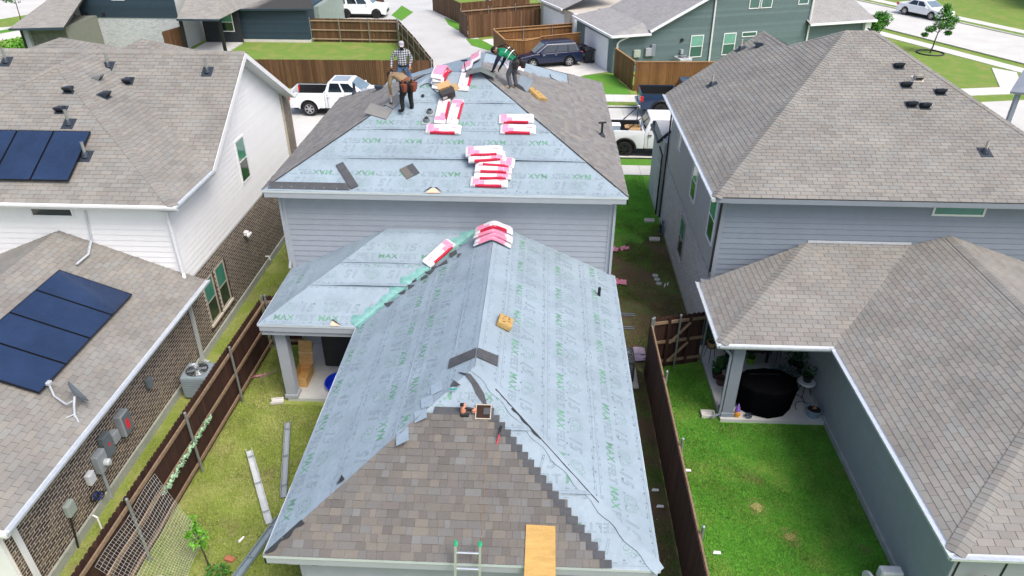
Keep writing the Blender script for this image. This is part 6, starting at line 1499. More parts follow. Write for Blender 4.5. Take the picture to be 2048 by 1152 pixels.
# nail gun
ng_ = thing('nail_gun', 'orange nail gun lying beside the vent hole', 'nail gun', roofpt(frWF, 1.25, -7.0, .03)); m_or = M('orange_tool_plastic', (.62, .26, .17), .4, .1, 5)
p = roofpt(frWF, 1.20, -6.96, .1); MB().lathe([(.045, 0), (.055, .05), (.055, .16), (.035, .2)], p-Vector((0, 0, .05)), 12, Vector((.1, .2, 1))).build('body', m_or, ng_, smooth=True)
MB().tube([p+Vector((.03, 0, .08)), p+Vector((.2, .03, .02))], .025, 8).build('grip', m_black, ng_); MB().lathe([(.045, 0), (.05, .06)], p+Vector((.2, .02, -.03)), 10, Vector((.3, 0, 1))).build('tank_cap', m_or, ng_); MB().box(p+Vector((.04, -.05, -.06)), (.16, .06, .06)).build('magazine', m_black, ng_, bevel=.01)
MB().box(p+Vector((-.01, -.02, .17)), (.07, .07, .03)).build('exhaust_cap', m_black, ng_)
# hammers, knife
def hammer(label, p, q, head, hm, group='hammers on the roof'):
    t = thing('hammer', label, 'hammer', p, 0, group); p, q = Vector(p), Vector(q)
    MB().tube([p, q], [.016, .013], 8).build('handle', hm, t); d = Vector(head)
    MB().tube([q-d*.10, q-d*.03, q+d*.03, q+d*.10], [.012, .022, .024, .026], 8).build('head', m_blackmetal, t); return t
hammer('black hammer standing upright on the ridge bundle', (.26, 4.05, 7.55), (.22, 4.08, 7.86), (1, 0, .1), m_black)
hammer('red-handled hammer stuck by the stepped shingle edge', roofpt(frWF, 1.88, -7.52, .03), roofpt(frWF, 1.93, -7.32, .16), (.2, .9, .2), M('red_handle', (.6, .05, .08), .4, .1, 5))
t = thing('utility_knife', 'small teal utility knife on the felt near the nail gun', 'knife', roofpt(frWF, 1.02, -6.62, .04))
p = roofpt(frW, 1.0, -6.62, .05); MB().box(p, (.15, .03, .02), rotz(.1)).build('handle', M('teal_plastic', (.03, .3, .28), .5, .1, 5), t); MB().box(p+Vector((-.09, .02, -.005)), (.06, .02, .006), rotz(.6)).build('blade', m_steel, t)
# hose on the upper felt, dark puck, metal flashings with round collars
t = thing('rubber_hose', 'thin black hose curling on the felt above the open box', 'hose', roofpt(frUF, -.9, 3.7, .03)); MB().tube([roofpt(frUF, -1.05+.06*i, 3.62+.12*math.sin(i*.5)-.012*i*(i > 5), .035) for i in range(13)], .010, 5).build('hose', m_black, t)
t = thing('rubber_gasket', 'small black round gasket lying on the blue felt', 'gasket', roofpt(frUF, -.93, 3.27, .03)); MB().lathe([(.05, 0), (.05, .03), (.03, .05)], roofpt(frUF, -.93, 3.27, .02), 12, frUF.n).build('disc', m_black, t)
for i, (x, y, lab) in enumerate(((-.66, 2.68, 'upper'), (-.72, 2.38, 'lower'))):
    t = thing('pipe_flashing', '%s grey pipe flashing with round collar beside the bundles' % lab, 'flashing', roofpt(frUF, x, y, .02), 0, 'loose pipe flashings'); a, b = on_plane(frUF, x, y)
    MB().prism([frUF.at(a+u, b+v, .03) for u, v in ((-.13, -.16), (.13, -.15), (.14, .15), (-.12, .16))], frUF.n*.006).build('plate', m_mg, t); MB().lathe([(.10, 0), (.085, .05), (.06, .09), (.055, .085), (.08, .045), (.095, 0)], frUF.at(a, b, .036), 16, frUF.n, cap=False).build('collar', m_mgd, t, smooth=True)
# open carton
t = thing('open_carton', 'open black and brown carton on top of the bundles', 'box', roofpt(frUF, -.2, 3.28, .03)); a, b = on_plane(frUF, -.20, 3.22); q = rotz(.5)
def pc(u, v, h): w = q @ Vector((u, v, 0)); return frUF.at(a+w.x, b+w.y, .1+h)
m_cblk = M('printed_black_card', (.03, .03, .034), .5, .1, 5)
for (u0, v0), (u1, v1), mt in (((-.2, -.14), (.2, -.14), m_cblk), ((.2, -.14), (.2, .14), m_cblk), ((.2, .14), (-.2, .14), m_card), ((-.2, .14), (-.2, -.14), m_cblk)):
    MB().add([pc(u0, v0, 0), pc(u1, v1, 0), pc(u1, v1, .2), pc(u0, v0, .2), pc(u0*.95, v0*.95, 0), pc(u1*.95, v1*.95, 0), pc(u1*.95, v1*.95, .2), pc(u0*.95, v0*.95, .2)], [(0, 1, 2, 3), (5, 4, 7, 6), (3, 2, 6, 7), (0, 4, 5, 1)]).build('side', mt, t)
MB().prism([pc(-.2, -.14, .01), pc(.2, -.14, .01), pc(.2, .14, .01), pc(-.2, .14, .01)], frUF.n*.01).build('bottom', m_card, t)
MB().prism([pc(-.2, .14, .2), pc(.2, .14, .2), pc(.2, .3, .27), pc(-.2, .3, .27)], frUF.n*.006).build('flap', m_card, t); MB().prism([pc(.2, -.14, .2), pc(.2, .14, .2), pc(.36, .14, .24), pc(.36, -.14, .24)], frUF.n*.006).build('flap', m_card, t); MB().prism([pc(-.2, -.14, .2), pc(.2, -.14, .2), pc(.2, -.05, .3), pc(-.2, -.05, .3)], frUF.n*.006).build('flap', m_cblk, t)
MB().prism([pc(-.19, -.146, .05), pc(-.05, -.146, .05), pc(-.05, -.146, .13), pc(-.19, -.146, .13)], frUF.n*.004).build('paper_label', m_white, t)
# vents on the main roofs
vt_ = pipe_vent('vent_pipe', 'black tee-topped vent pipe on the right shingled upper slope', roofpt(frUR, 4.42, 4.05), frUR.n, .45, .035, m_black)
vp = roofpt(frUR, 4.42, 4.05, 0)+Vector((0, 0, .45)); o = vt_; MB().tube([vp+Vector((-.12, 0, 0)), vp+Vector((.12, .02, .01))], .03, 8).build('crosspiece', m_black, o)
pipe_vent('vent_pipe', 'short black vent pipe low on the lower right felt slope', roofpt(Frame(WR), 4.2, -1.12), Frame(WR).n, .26, .04, m_blackmetal, flash=False)
pipe_vent('vent_pipe', 'dark vent pipe at the left edge of the main upper roof', roofpt(Frame(UL), -4.1, 7.6), Frame(UL).n, .4, .05, m_lead)
box_vent('roof_vent', 'black vent at the back left of the main upper roof', roofpt(Frame(UL), -2.75, 5.95), Frame(UL).n)
t = thing('shingle_slab', 'blue-grey flashing sheet leaning behind the worker in green', 'flashing', roofpt(frUR, 2.0, 4.7, .02)); q0 = roofpt(frUR, 1.75, 4.55, .02)
MB().prism([q0, q0+Vector((.35, .0, -.14)), q0+Vector((.5, .38, .12)), q0+Vector((.12, .40, .28))], (0, 0, .01)).build('sheet', M('blue_grey_sheet', (.14, .19, .24), .4, .2, 5), t)
MB().prism([q0+Vector((-.1, -.1, .02)), q0+Vector((.3, -.05, -.13)), q0+Vector((.1, .2, .1))], (0, 0, .01)).build('dark_sheet', m_black, t)
flat_piece('felt_scrap', 'grey felt rectangle on the pale strip at the back right hip', 'felt scrap', frUR, 3.0, 8.0, R(5), .5, .42, m_grfl, lift=.035)
# ------------------------------------------------------------------ people
def person(label, base, head_ang, J, mats, extras, group='roofers at work'):
    """J: joint -> (forward, left, up) in metres from base; one skinned body, clothes by region, gear as children"""
    base = Vector(base); f = Vector((math.cos(head_ang), math.sin(head_ang), 0)); l = Vector((-f.y, f.x, 0)); up = Vector((0, 0, 1))
    W = {k: base+f*v[0]+l*v[1]+up*v[2] for k, v in J.items()}
    t = thing('person', label, 'person', base, 0, group)
    chain = [('pelvis', 'belly', 'shirt'), ('belly', 'chest', 'shirt'), ('chest', 'neck', 'shirt'), ('neck', 'skull', 'skin')]
    for s_ in 'LR': chain += [('chest', 'sho'+s_, 'shirt'), ('sho'+s_, 'elb'+s_, 'sleeve'), ('elb'+s_, 'wri'+s_, 'fore'), ('wri'+s_, 'pal'+s_, 'glove'), ('pelvis', 'hip'+s_, 'trousers'), ('hip'+s_, 'kne'+s_, 'trousers'), ('kne'+s_, 'ank'+s_, 'trousers'), ('ank'+s_, 'toe'+s_, 'boot')]
    rad = dict(pelvis=.175, belly=.17, chest=.19, neck=.065, skull=.07, sho=.092, elb=.058, wri=.04, pal=.036, hip=.115, kne=.078, ank=.058, toe=.048)
    names = [k for k in W if k != 'head']; idx = {k: i for i, k in enumerate(names)}
    me = bpy.data.meshes.new('body'); me.from_pydata([tuple(W[k]-base) for k in names], [(idx[a], idx[b]) for a, b, c in chain], [])
    ob = bpy.data.objects.new('body_cage', me); COL.objects.link(ob)
    md = ob.modifiers.new('s', 'SKIN'); md.use_smooth_shade = True; md.branch_smoothing = .6; sv = me.skin_vertices[0].data
    for k, i in idx.items():
        r_ = rad.get(k) or rad[k[:3]]; sv[i].radius = (r_, r_*(.82 if k in ('pelvis', 'belly', 'chest') else 1))
    sv[idx['pelvis']].use_root = True
    sb = ob.modifiers.new('u', 'SUBSURF'); sb.levels = 1; sb.render_levels = 1
    dg = bpy.context.evaluated_depsgraph_get(); m2 = bpy.data.meshes.new_from_object(ob.evaluated_get(dg)); bpy.data.objects.remove(ob)
    V = [v.co.copy()+base for v in m2.vertices]; F = [tuple(p.vertices) for p in m2.polygons]; bpy.data.meshes.remove(m2)
    slots = ['skin', 'shirt', 'trousers', 'boot', 'glove', 'sleeve', 'fore']
    ml = [mats.get(s_) or mats[{'sleeve': 'shirt', 'fore': 'sleeve' if 'sleeve' in mats else 'shirt', 'glove': 'skin'}.get(s_, 'skin')] for s_ in slots]
    mb = MB(); mb.v = [tuple(v) for v in V]; mb.f = [list(q) for q in F]; mi = []
    for q in F:
        c = sum((V[i] for i in q), Vector())/len(q); best = None
        for a, b, r_ in chain:
            A, B = W[a], W[b]; d = B-A; tt = max(0, min(1, (c-A).dot(d)/max(d.length_squared, 1e-9))); ds = (c-(A+d*tt)).length-(rad.get(a) or rad[a[:3]])*.6
            if best is None or ds < best[0]: best = (ds, r_)
        mi.append(slots.index(best[1]))
    mb.mi = mi
    # head: face with brow, nose, ears, chin
    hc = W['head']
    fw = mats['_look'](f, l, up).normalized(); hu = (hc-W['neck']).normalized(); sd = hu.cross(fw).normalized(); fw = sd.cross(hu).normalized()
    HM = Matrix((sd, fw, hu)).transposed()
    mb.cm = 0; o0 = len(mb.v); mb.ball(hc, (.075, .095, .115), 14, 10, HM)
    for (a, b, c), (rx, ry, rz_) in (((0, .098, -.008), (.013, .018, .024)), ((.078, 0, -.005), (.010, .02, .03)), ((-.078, 0, -.005), (.010, .02, .03)), ((0, .07, -.085), (.04, .035, .03)), ((.032, .085, .025), (.02, .012, .008)), ((-.032, .085, .025), (.02, .012, .008))):
        mb.ball(hc+HM @ Vector((a, b, c)), (rx, ry, rz_), 8, 5, HM)
    # hands: palm and five bent fingers each
    mb.cm = slots.index('glove')
    for s_ in 'LR':
        p, w = W['pal'+s_], W['wri'+s_]; d = (p-w).normalized(); sdv = d.cross(up if abs(d.z) < .9 else f).normalized(); nn = sdv.cross(d); cur = nn*(-1 if nn.z > 0 else 1)
        mb.ball(p+d*.01, (.04, .045, .022), 8, 5, Matrix((sdv, d, nn)).transposed())
        for k, (off, ln) in enumerate(((-.03, .075), (-.01, .085), (.01, .08), (.03, .065))):
            q0 = p+d*.04+sdv*off; mb.tube([q0, q0+d*ln*.45+cur*.012, q0+d*ln*.75+cur*.035, q0+d*ln*.8+cur*.055], [.0095, .009, .0085, .006], 6)
        q0 = p-d*.005+sdv*-.038; mb.tube([q0, q0-sdv*.03+d*.025+cur*.01, q0-sdv*.035+d*.05+cur*.025], [.011, .010, .007], 6)
    body = mb.build('body', ml, t, smooth=True)
    for q in extras: q(t, W, HM, hc, f, l, up)
    return t
m_skin = M('skin', (.36, .2, .13), .55, .1, 8); m_denim = M('blue_denim', (.075, .13, .22), .85, .3, 9); m_blackcloth = M('black_cloth', (.012, .012, .014), .85, .2, 9); m_greyden = M('grey_work_trousers', (.085, .09, .115), .85, .3, 8)
m_boot = M('dark_boot', (.03, .026, .024), .7, .2, 9); m_tanboot = M('tan_boot', (.42, .33, .22), .7, .2, 9); m_leather = M('red_brown_leather', (.20, .055, .028), .6, .3, 8); m_hair = M('dark_hair', (.018, .013, .011), .8, .3, 20)
m_tanshirt = M('tan_shirt', (.27, .185, .105), .85, .15, 7); m_navyslv = M('navy_sleeve', (.015, .022, .045), .85, .2, 7); m_greenshirt = M('green_shirt', (.005, .20, .095), .8, .12, 6)
def plaid():
    m = bpy.data.materials.new('plaid_flannel'); m.use_nodes = True; nt = m.node_tree; N = nt.nodes; L = nt.links; b = N['Principled BSDF']; b.inputs['Roughness'].default_value = .9
    tc = N.new('ShaderNodeTexCoord'); outs = []
    for ax in ('X', 'Z'):
        w = N.new('ShaderNodeTexWave'); w.wave_type = 'BANDS'; w.bands_direction = ax; w.inputs['Scale'].default_value = 4.2; w.inputs['Distortion'].default_value = .8; L.new(tc.outputs['Object'], w.inputs['Vector'])
        r_ = N.new('ShaderNodeMapRange'); r_.inputs[1].default_value = .45; r_.inputs[2].default_value = .6; L.new(w.outputs['Fac'], r_.inputs[0]); outs.append(r_.outputs[0])
    ad = N.new('ShaderNodeMath'); ad.operation = 'ADD'; L.new(outs[0], ad.inputs[0]); L.new(outs[1], ad.inputs[1]); hf = N.new('ShaderNodeMath'); hf.operation = 'MULTIPLY'; hf.inputs[1].default_value = .5; L.new(ad.outputs[0], hf.inputs[0])
    cr_ = N.new('ShaderNodeValToRGB'); e = cr_.color_ramp.elements; e[0].color = (.045, .05, .06, 1); e[1].color = (.62, .62, .62, 1); k = e.new(.5); k.color = (.22, .23, .25, 1)
    L.new(hf.outputs[0], cr_.inputs[0]); L.new(cr_.outputs[0], b.inputs['Base Color']); return m
m_plaid = plaid()
def hair(mat, z=.02, s=1.06):
    def q(t, W, HM, hc, f, l, up): MB().ball(hc+HM @ Vector((0, -.014, z)), (.08*s, .098*s, .105*s), 14, 8, HM).build('hair', mat, t, smooth=True)
    return q
def cap(mat, brim=True):
    def q(t, W, HM, hc, f, l, up):
        mb = MB(); mb.lathe([(.092, 0), (.094, .04), (.075, .085), (.03, .105), (.004, .108)], hc+HM @ Vector((0, -.004, .035)), 14, HM @ Vector((0, 0, 1)))
        c = mb.build('cap', mat, t, smooth=True)
        if brim: MB().prism([hc+HM @ Vector(v) for v in ((-.07, .07, .04), (-.055, .15, .03), (0, .175, .027), (.055, .15, .03), (.07, .07, .04))], HM @ Vector((0, 0, .008))).build('brim', mat, c)
    return q
def belt(mat, pouchmat, sc=1., pouches=((.13, .16), (.13, -.16), (-.12, .17)), z=.03):
    def q(t, W, HM, hc, f, l, up):
        c = W['pelvis']; d = (W['belly']-W['pelvis']).normalized(); b = MB().lathe([(.165, -.035), (.172, -.03), (.172, .03), (.165, .035)], c+d*z, 16, d, cap=False).build('tool_belt', mat, t, smooth=True)
        for a, e in pouches:
            p = c+f*a+l*e; MB().loft([[p+f*(-.05)+l*(-.05)+up*-.2, p+f*.05+l*(-.05)+up*-.2, p+f*.05+l*.05+up*-.2, p+f*-.05+l*.05+up*-.2], [p+f*(-.085)+l*(-.06)+up*.02, p+f*.085+l*(-.06)+up*.02, p+f*.085+l*.07+up*.02, p+f*-.085+l*.07+up*.02]]).build('pouch', pouchmat, b, bevel=.02, seg=2, smooth=True)
    return q
def hand_tool(name_, side, d, head, mat):
    def q(t, W, HM, hc, f, l, up):
        p = W['pal'+side]+(W['pal'+side]-W['wri'+side]).normalized()*.05; dd = (f*d[0]+l*d[1]+up*d[2]).normalized(); hd_ = (f*head[0]+l*head[1]+up*head[2]).normalized()
        h = thing('hammer', name_, 'hammer', p, 0, 'hammers in use'); MB().tube([p-dd*.1, p+dd*.28], .014, 8).build('handle', mat, h); MB().tube([p+dd*.27-hd_*.06, p+dd*.27, p+dd*.27+hd_*.06], [.015, .02, .024], 8).build('head', m_blackmetal, h)
    return q
# 1: bending over the left hip, tan shirt
J = dict(pelvis=(-.17, 0, .86), belly=(.02, 0, .98), chest=(.22, 0, 1.05), neck=(.41, 0, 1.02), skull=(.47, 0, .99), head=(.54, 0, .955),
         shoL=(.28, .19, 1.02), elbL=(.30, .27, .78), wriL=(.36, .20, .58), palL=(.39, .17, .51), shoR=(.28, -.19, 1.02), elbR=(.24, -.28, .78), wriR=(.18, -.22, .56), palR=(.17, -.20, .49),
         hipL=(-.17, .11, .80), hipR=(-.17, -.11, .80), kneL=(-.06, .15, .46), kneR=(-.05, -.17, .44), ankL=(-.10, .17, .10), ankR=(-.10, -.18, .09), toeL=(.09, .19, .05), toeR=(.09, -.20, .04))
person('roofer in tan shirt and black trousers bending over at the left hip', (-1.37, 2.72, 6.72), R(140), J, dict(skin=m_skin, shirt=m_tanshirt, trousers=m_blackcloth, boot=m_boot, _look=lambda f, l, up: f*.5-up*.9),
       [hair(m_hair), belt(m_leather, m_leather, pouches=((-.08, .19), (-.08, -.19), (-.24, -.02))), hand_tool('hammer held by the roofer in the tan shirt', 'L', (.1, 0, -1), (1, 0, 0), M('pale_hammer_handle', (.6, .55, .45), .6, .1, 6))])
# 2: standing on the back slope, plaid shirt, facing the camera
J = dict(pelvis=(0, 0, .88), belly=(.01, 0, 1.05), chest=(.04, 0, 1.25), neck=(.09, 0, 1.45), skull=(.11, 0, 1.50), head=(.13, 0, 1.575),
         shoL=(.05, .20, 1.38), elbL=(.02, .30, 1.12), wriL=(.15, .24, .92), palL=(.20, .21, .85), shoR=(.05, -.20, 1.38), elbR=(.0, -.33, 1.14), wriR=(.10, -.38, .90), palR=(.14, -.39, .82),
         hipL=(0, .11, .82), hipR=(0, -.11, .82), kneL=(.12, .22, .48), kneR=(.14, -.20, .50), ankL=(.02, .24, .10), ankR=(.05, -.22, .10), toeL=(.18, .28, .05), toeR=(.21, -.25, .05))
def nailer(t, W, HM, hc, f, l, up):
    p = W['palR']+up*-.05; h = thing('nail_gun', 'dark nail gun held low by the roofer in plaid', 'nail gun', p); MB().box(p+f*.06+up*-.02, (.09, .12, .22)).build('body', m_black, h, bevel=.02); MB().tube([p-f*.08, p+f*.1], .025, 8).build('grip', m_black, h); MB().box(p+f*.1+up*-.12+l*-.04, (.2, .06, .06)).build('magazine', m_blackmetal, h)
person('bearded roofer in grey plaid shirt and jeans standing behind the ridge', (-2.15, 6.80, 6.12), R(-75), J, dict(skin=m_skin, shirt=m_plaid, trousers=m_denim, boot=m_boot, _look=lambda f, l, up: f-up*.5),
       [cap(M('pale_grey_cap', (.42, .40, .44), .8, .1, 6)), belt(m_blackcloth, m_boot, pouches=((.02, .2),)), nailer, lambda t, W, HM, hc, f, l, up: MB().ball(hc+HM @ Vector((0, .075, -.075)), (.055, .045, .05), 10, 6, HM).build('beard', m_hair, t, smooth=True)])
# 3: bending over the ridge, green shirt
J = dict(pelvis=(-.20, 0, .84), belly=(-.04, 0, .97), chest=(.17, 0, 1.09), neck=(.36, 0, 1.12), skull=(.42, 0, 1.10), head=(.49, 0, 1.075),
         shoL=(.22, .19, 1.06), elbL=(.34, .24, .80), wriL=(.45, .20, .58), palL=(.49, .18, .52), shoR=(.22, -.19, 1.06), elbR=(.28, -.27, .80), wriR=(.36, -.18, .60), palR=(.40, -.14, .53),
         hipL=(-.20, .11, .79), hipR=(-.20, -.11, .79), kneL=(.0, .17, .46), kneR=(-.05, -.16, .45), ankL=(-.10, .19, .12), ankR=(-.13, -.16, .06), toeL=(.08, .21, .08), toeR=(.06, -.18, .01))
def straps(t, W, HM, hc, f, l, up):
    m_str = M('white_reflective_strap', (.8, .82, .8), .5, .05, 5)
    d = (W['chest']-W['belly']).normalized(); sd = l; 
    for k in (.02, .17):
        c = W['belly']+d*k; MB().lathe([(.165, -.012), (.178, -.012), (.178, .012), (.165, .012)], c, 18, d, cap=False).build('reflective_strap', m_str, t)
    for s_ in (-1, 1): MB().tube([W['pelvis']+sd*s_*.09+up*.15, W['belly']+sd*s_*.1+up*.165, W['chest']+sd*s_*.1+up*.165, W['neck']+sd*s_*.07+up*.07], .018, 6).build('harness_strap', m_blackcloth, t)
person('roofer in green shirt and grey trousers bending over the ridge', (1.58, 4.18, 7.03), R(160), J, dict(skin=m_skin, shirt=m_greenshirt, sleeve=m_navyslv, fore=m_navyslv, glove=m_blackcloth, trousers=m_greyden, boot=m_tanboot, _look=lambda f, l, up: f*.6-up*.8),
       [hair(m_hair), belt(m_blackcloth, m_boot, pouches=((-.05, .2), (-.05, -.2), (-.22, 0))), straps, hand_tool('hammer held by the roofer in green', 'L', (.9, .1, -.1), (0, 0, -1), m_black)])
t = thing('loose_shingle', 'curved shingle being nailed over the ridge by the roofer in green', 'shingle', (.75, 4.25, 7.5))
mb = MB(); rows = []
for i in range(9): u = -.45+.9*i/8; rows.append([Vector((.72+u*.95, 3.85+.1*u, 7.53-.33*max(0, u)-.12*max(0, -u)+.06*math.cos(u*3)))+Vector((0, v, v*.05+w)) for v, w in ((0, 0), (.36, .03), (.36, .04), (0, .01))])
mb.loft(rows).build('sheet', M('grey_green_shingle', (.13, .15, .145), .9, .15, 6, fine=.2), t)

# ------------------------------------------------------------------ left yard things
def gutter_piece(label, pts, mat, w=.13, z=.09, group='removed gutter lengths on the lawn'):
    A, B = Vector(pts[0]), Vector(pts[1]); d = (B-A).normalized(); s_ = Vector((-d.y, d.x, 0)).normalized(); t = thing('gutter_length', label, 'gutter', A, 0, group)
    up = d.cross(s_)*-1; up = up if up.z > 0 else -up
    prof = [(-w/2, .1), (-w/2, 0), (w/2, 0), (w/2, .1), (w/2-.012, .1), (w/2-.012, .012), (-w/2+.012, .012), (-w/2+.012, .1)]
    MB().loft([[A+s_*x+up*(zz+.01) for x, zz in prof], [B+s_*x+up*(zz+.01) for x, zz in prof]]).build('trough', mat, t)
    for f_ in (.12, .5, .88): MB().box(A.lerp(B, f_)+up*.1, (w, .02, .02), rotz(math.atan2(s_.y, s_.x))).build('bracket', m_steel, t)
    return t
m_gl = M('weathered_white_gutter', (.55, .58, .58), .5, .15, 6)
gutter_piece('pale gutter length lying on the dry lawn', ((-4.70, -4.25, .02), (-3.42, -6.5, .02)), m_gl, .16)
gutter_piece('grey gutter length standing against the lawn side of the eave', ((-4.02, -3.2, .05), (-3.32, -5.75, .05)), M('grey_gutter', (.33, .37, .39), .5, .1, 6), .15)
gutter_piece('blue-grey gutter length at the bottom corner under the near eave', ((-3.2, -6.4, .05), (-3.75, -8.6, .05)), M('blue_grey_gutter', (.24, .3, .34), .5, .1, 6), .16)
m_leaf_y = M('bright_green_leaf', (.13, .36, .03), .5, .3, 5, piece=.35, spec=.3); m_leaf = M('green_leaf', (.045, .17, .02), .5, .3, 5, piece=.4, spec=.3); m_leaf_d = M('dark_green_leaf', (.02, .085, .015), .5, .3, 5, piece=.4, spec=.3)
m_bark = M('dark_bark', (.06, .045, .035), .9, .3, 12)
def leaves(mb, c, r, n, s, k, flat=.6):
    for _ in range(n):
        while True:
            v = Vector((k.uniform(-1, 1), k.uniform(-1, 1), k.uniform(-1, 1)))
            if .05 < v.length < 1: break
        p = Vector(c)+Vector((v.x*r[0], v.y*r[1], v.z*r[2])); q = Euler((k.uniform(-.9, .9), k.uniform(-.9, .9), k.uniform(0, 6.28))).to_matrix(); ss = s*k.uniform(.6, 1.3)
        mb.add([p+q @ Vector(w) for w in ((-ss, 0, 0), (0, -ss*.42, .01), (ss, 0, 0), (0, ss*.42, .01))], [(0, 1, 2, 3)])
def tree(name, label, p, trunk, blobs, n, s, mat, cat='tree', seed=1, bark=None, trunk_r=.03, group=None, limbs=True):
    k = random.Random(seed); t = thing(name, label, cat, p, 0, group); p = Vector(p); mb = MB()
    tp = [p+Vector(v) for v in trunk]; mb.tube(tp, [trunk_r*(1-.6*i/(len(tp)-1)) for i in range(len(tp))], 7)
    if limbs:
        for c, r in blobs: j = tp[len(tp)//2+k.randint(0, len(tp)-1-len(tp)//2)]; mb.tube([j, (j+p+Vector(c))/2+Vector((0, 0, .03)), p+Vector(c)], [trunk_r*.5, trunk_r*.3, trunk_r*.12], 5)
    mb.build('trunk', bark or m_bark, t, smooth=True); mb = MB()
    for c, r in blobs: leaves(mb, p+Vector(c), r, int(n*r[0]*r[1]*r[2]/(.2**3)) if n < 60 else n//len(blobs), s, k)
    mb.build('crown', mat, t, kind='stuff'); return t
tree('sapling', 'young bright green sapling on the dry lawn at the bottom left', (-4.30, -7.72, 0), [(0, 0, 0), (-.03, .02, .35), (-.08, .05, .7), (-.10, .1, 1.1), (-.08, .12, 1.35)],
     [((-.10, .12, 1.32), (.10, .1, .2)), ((-.02, .05, 1.15), (.12, .1, .14)), ((-.18, .1, 1.02), (.15, .12, .13)), ((.02, .12, .9), (.10, .1, .12)), ((-.15, .02, .78), (.15, .12, .10)), ((-.06, .12, .62), (.08, .08, .12)), ((-.28, .05, .95), (.08, .1, .06))], 190, .055, m_leaf_y, 'sapling', 4, trunk_r=.022)
# trellis-like green garden edging on the fence
gl = thing('garland', 'pale green leafy garland strung along the left fence rail', 'garland', (-5.62, -5.4, .95)); mb = MB(); k = random.Random(8)
for i in range(46):
    yv = -6.55+i*.056; c = Vector((-5.60, yv, .97+.02*math.sin(i))); mb.ball(c+Vector((.01*math.sin(i*2), 0, .05*math.sin(i*1.1))), (.035, .034, .05), 7, 4); leaves(mb, c, (.06, .05, .09), 5, .03, k)
mb.build('leaf_chain', M('pale_green_vinyl', (.3, .48, .30), .6, .4, 9, piece=.5), gl, kind='stuff'); MB().tube([(-5.62, -6.6, .95), (-5.62, -3.95, .95)], .012, 5).build('cord', m_white, gl)
# netting in the corner
nt_ = thing('garden_netting', 'white garden netting draped from the left fence to the grass', 'net', (-5.3, -7.6, 0)); mb = MB()
A0, A1, B0, B1 = Vector((-5.66, -6.55, 1.55)), Vector((-5.70, -8.9, 1.5)), Vector((-4.75, -6.85, .03)), Vector((-4.55, -8.6, .25))
def net(u, v): p = A0.lerp(A1, v).lerp(B0.lerp(B1, v), u); return p+Vector((0, 0, -.28*math.sin(math.pi*u)+.03*math.sin(9*v+4*u)))
for i in range(25): mb.tube([net(i/24, j/16) for j in range(17)], .0026, 3, cap=False)
for j in range(35): mb.tube([net(i/14, j/34) for i in range(15)], .0026, 3, cap=False)
mb.build('mesh', M('white_net_cord', (.6, .62, .6), .7, .1, 5), nt_, kind='stuff')
pl = thing('garden_bed_edge', 'pale timber plank at the bottom of the dry lawn', 'plank', (-4.9, -8.25, 0)); MB().box((-4.75, -8.22, .06), (.9, .1, .1), rotz(.05)).build('plank', M('pale_timber', (.5, .42, .28), .8, .2, 5), pl); MB().box((-5.2, -8.15, .1), (.22, .2, .2), rotz(.3)).build('stone', M('tan_stone', (.5, .4, .25), .9, .3, 8), pl, bevel=.04)
br = thing('brick_paver', 'red brick paver lying beside the sapling', 'brick', (-3.95, -7.5, 0)); MB().box((-3.95, -7.5, .05), (.22, .12, .07), rotz(-.3)).build('paver', M('red_clay', (.45, .16, .09), .85, .2, 8), br, bevel=.01)
sl = thing('loose_slate', 'dark grey board standing at the foot of the sapling', 'board', (-4.25, -8.1, 0)); MB().prism([(-4.55, -8.25, .02), (-4.15, -7.95, .02), (-4.05, -8.15, .22), (-4.4, -8.5, .22)], (0, 0, .02)).build('sheet', m_mgd, sl)
mb = MB(); leaves(mb, (-4.05, -7.9, .1), (.3, .25, .12), 120, .05, random.Random(2)); o = mb.build('weed_clump', m_leaf, at=(-4.05, -7.9, 0)); tag(o, 'low green weeds growing around the foot of the sapling', 'plant', kind='stuff')
for i, (x, y, w, h_, mt, lab) in enumerate(((-5.55, -1.25, .5, .16, M('pink_wrap_scrap', (.75, .3, .42), .5, .2, 9), 'pink plastic wrap scrap against the left fence'), (-5.25, -1.12, .45, .28, M('olive_mat', (.26, .25, .12), .8, .3, 6), 'olive green mat lying by the left fence'))):
    t = thing('wrap_scrap' if i == 0 else 'rubber_mat', lab, 'scrap' if i == 0 else 'mat', (x, y, 0)); mb = MB()
    rows = [[(x+(-.5+j/6)*w*.9+.03*math.sin(j*2), y+(-.5+j/6)*h_*1.5+s_*h_*.4*(1-.5*(j/6 if i == 0 else 0)), .03+.05*abs(math.sin(j*1.7+s_))*(1 if i == 0 else .3)) for s_ in (-1, -.3, .4, 1)] for j in range(7)]
    mb.loft(rows, cap=False, closed=False).build('sheet', mt, t, smooth=True)
# patio of the main house
t = thing('wooden_crate_seat', 'open plywood box with raised lid standing on the main patio', 'wooden box', (-4.1, -1.1, .1)); m_pw = M('honey_plywood', (.55, .33, .12), .75, .25, 5, streak=(1, 1, 4))
mb = MB(); mb.bb(-4.32, -3.92, -1.75, -1.73, .1, .42); mb.bb(-4.32, -3.92, -1.05, -1.03, .1, .42); mb.bb(-4.32, -4.30, -1.73, -1.05, .1, .42); mb.bb(-3.94, -3.92, -1.73, -1.05, .1, .42); mb.bb(-4.30, -3.94, -1.73, -1.05, .1, .14); mb.build('tray', m_pw, t)
MB().prism([(-4.32, -1.03, .42), (-3.92, -1.03, .42), (-3.92, -.82, 1.05), (-4.32, -.82, 1.05)], (0, .03, 0)).build('lid', m_pw, t); MB().box((-4.12, -.93, .72), (.42, .04, .05)).build('lid_rail', M('pale_plywood_edge', (.68, .5, .25), .7, .1, 5), t)
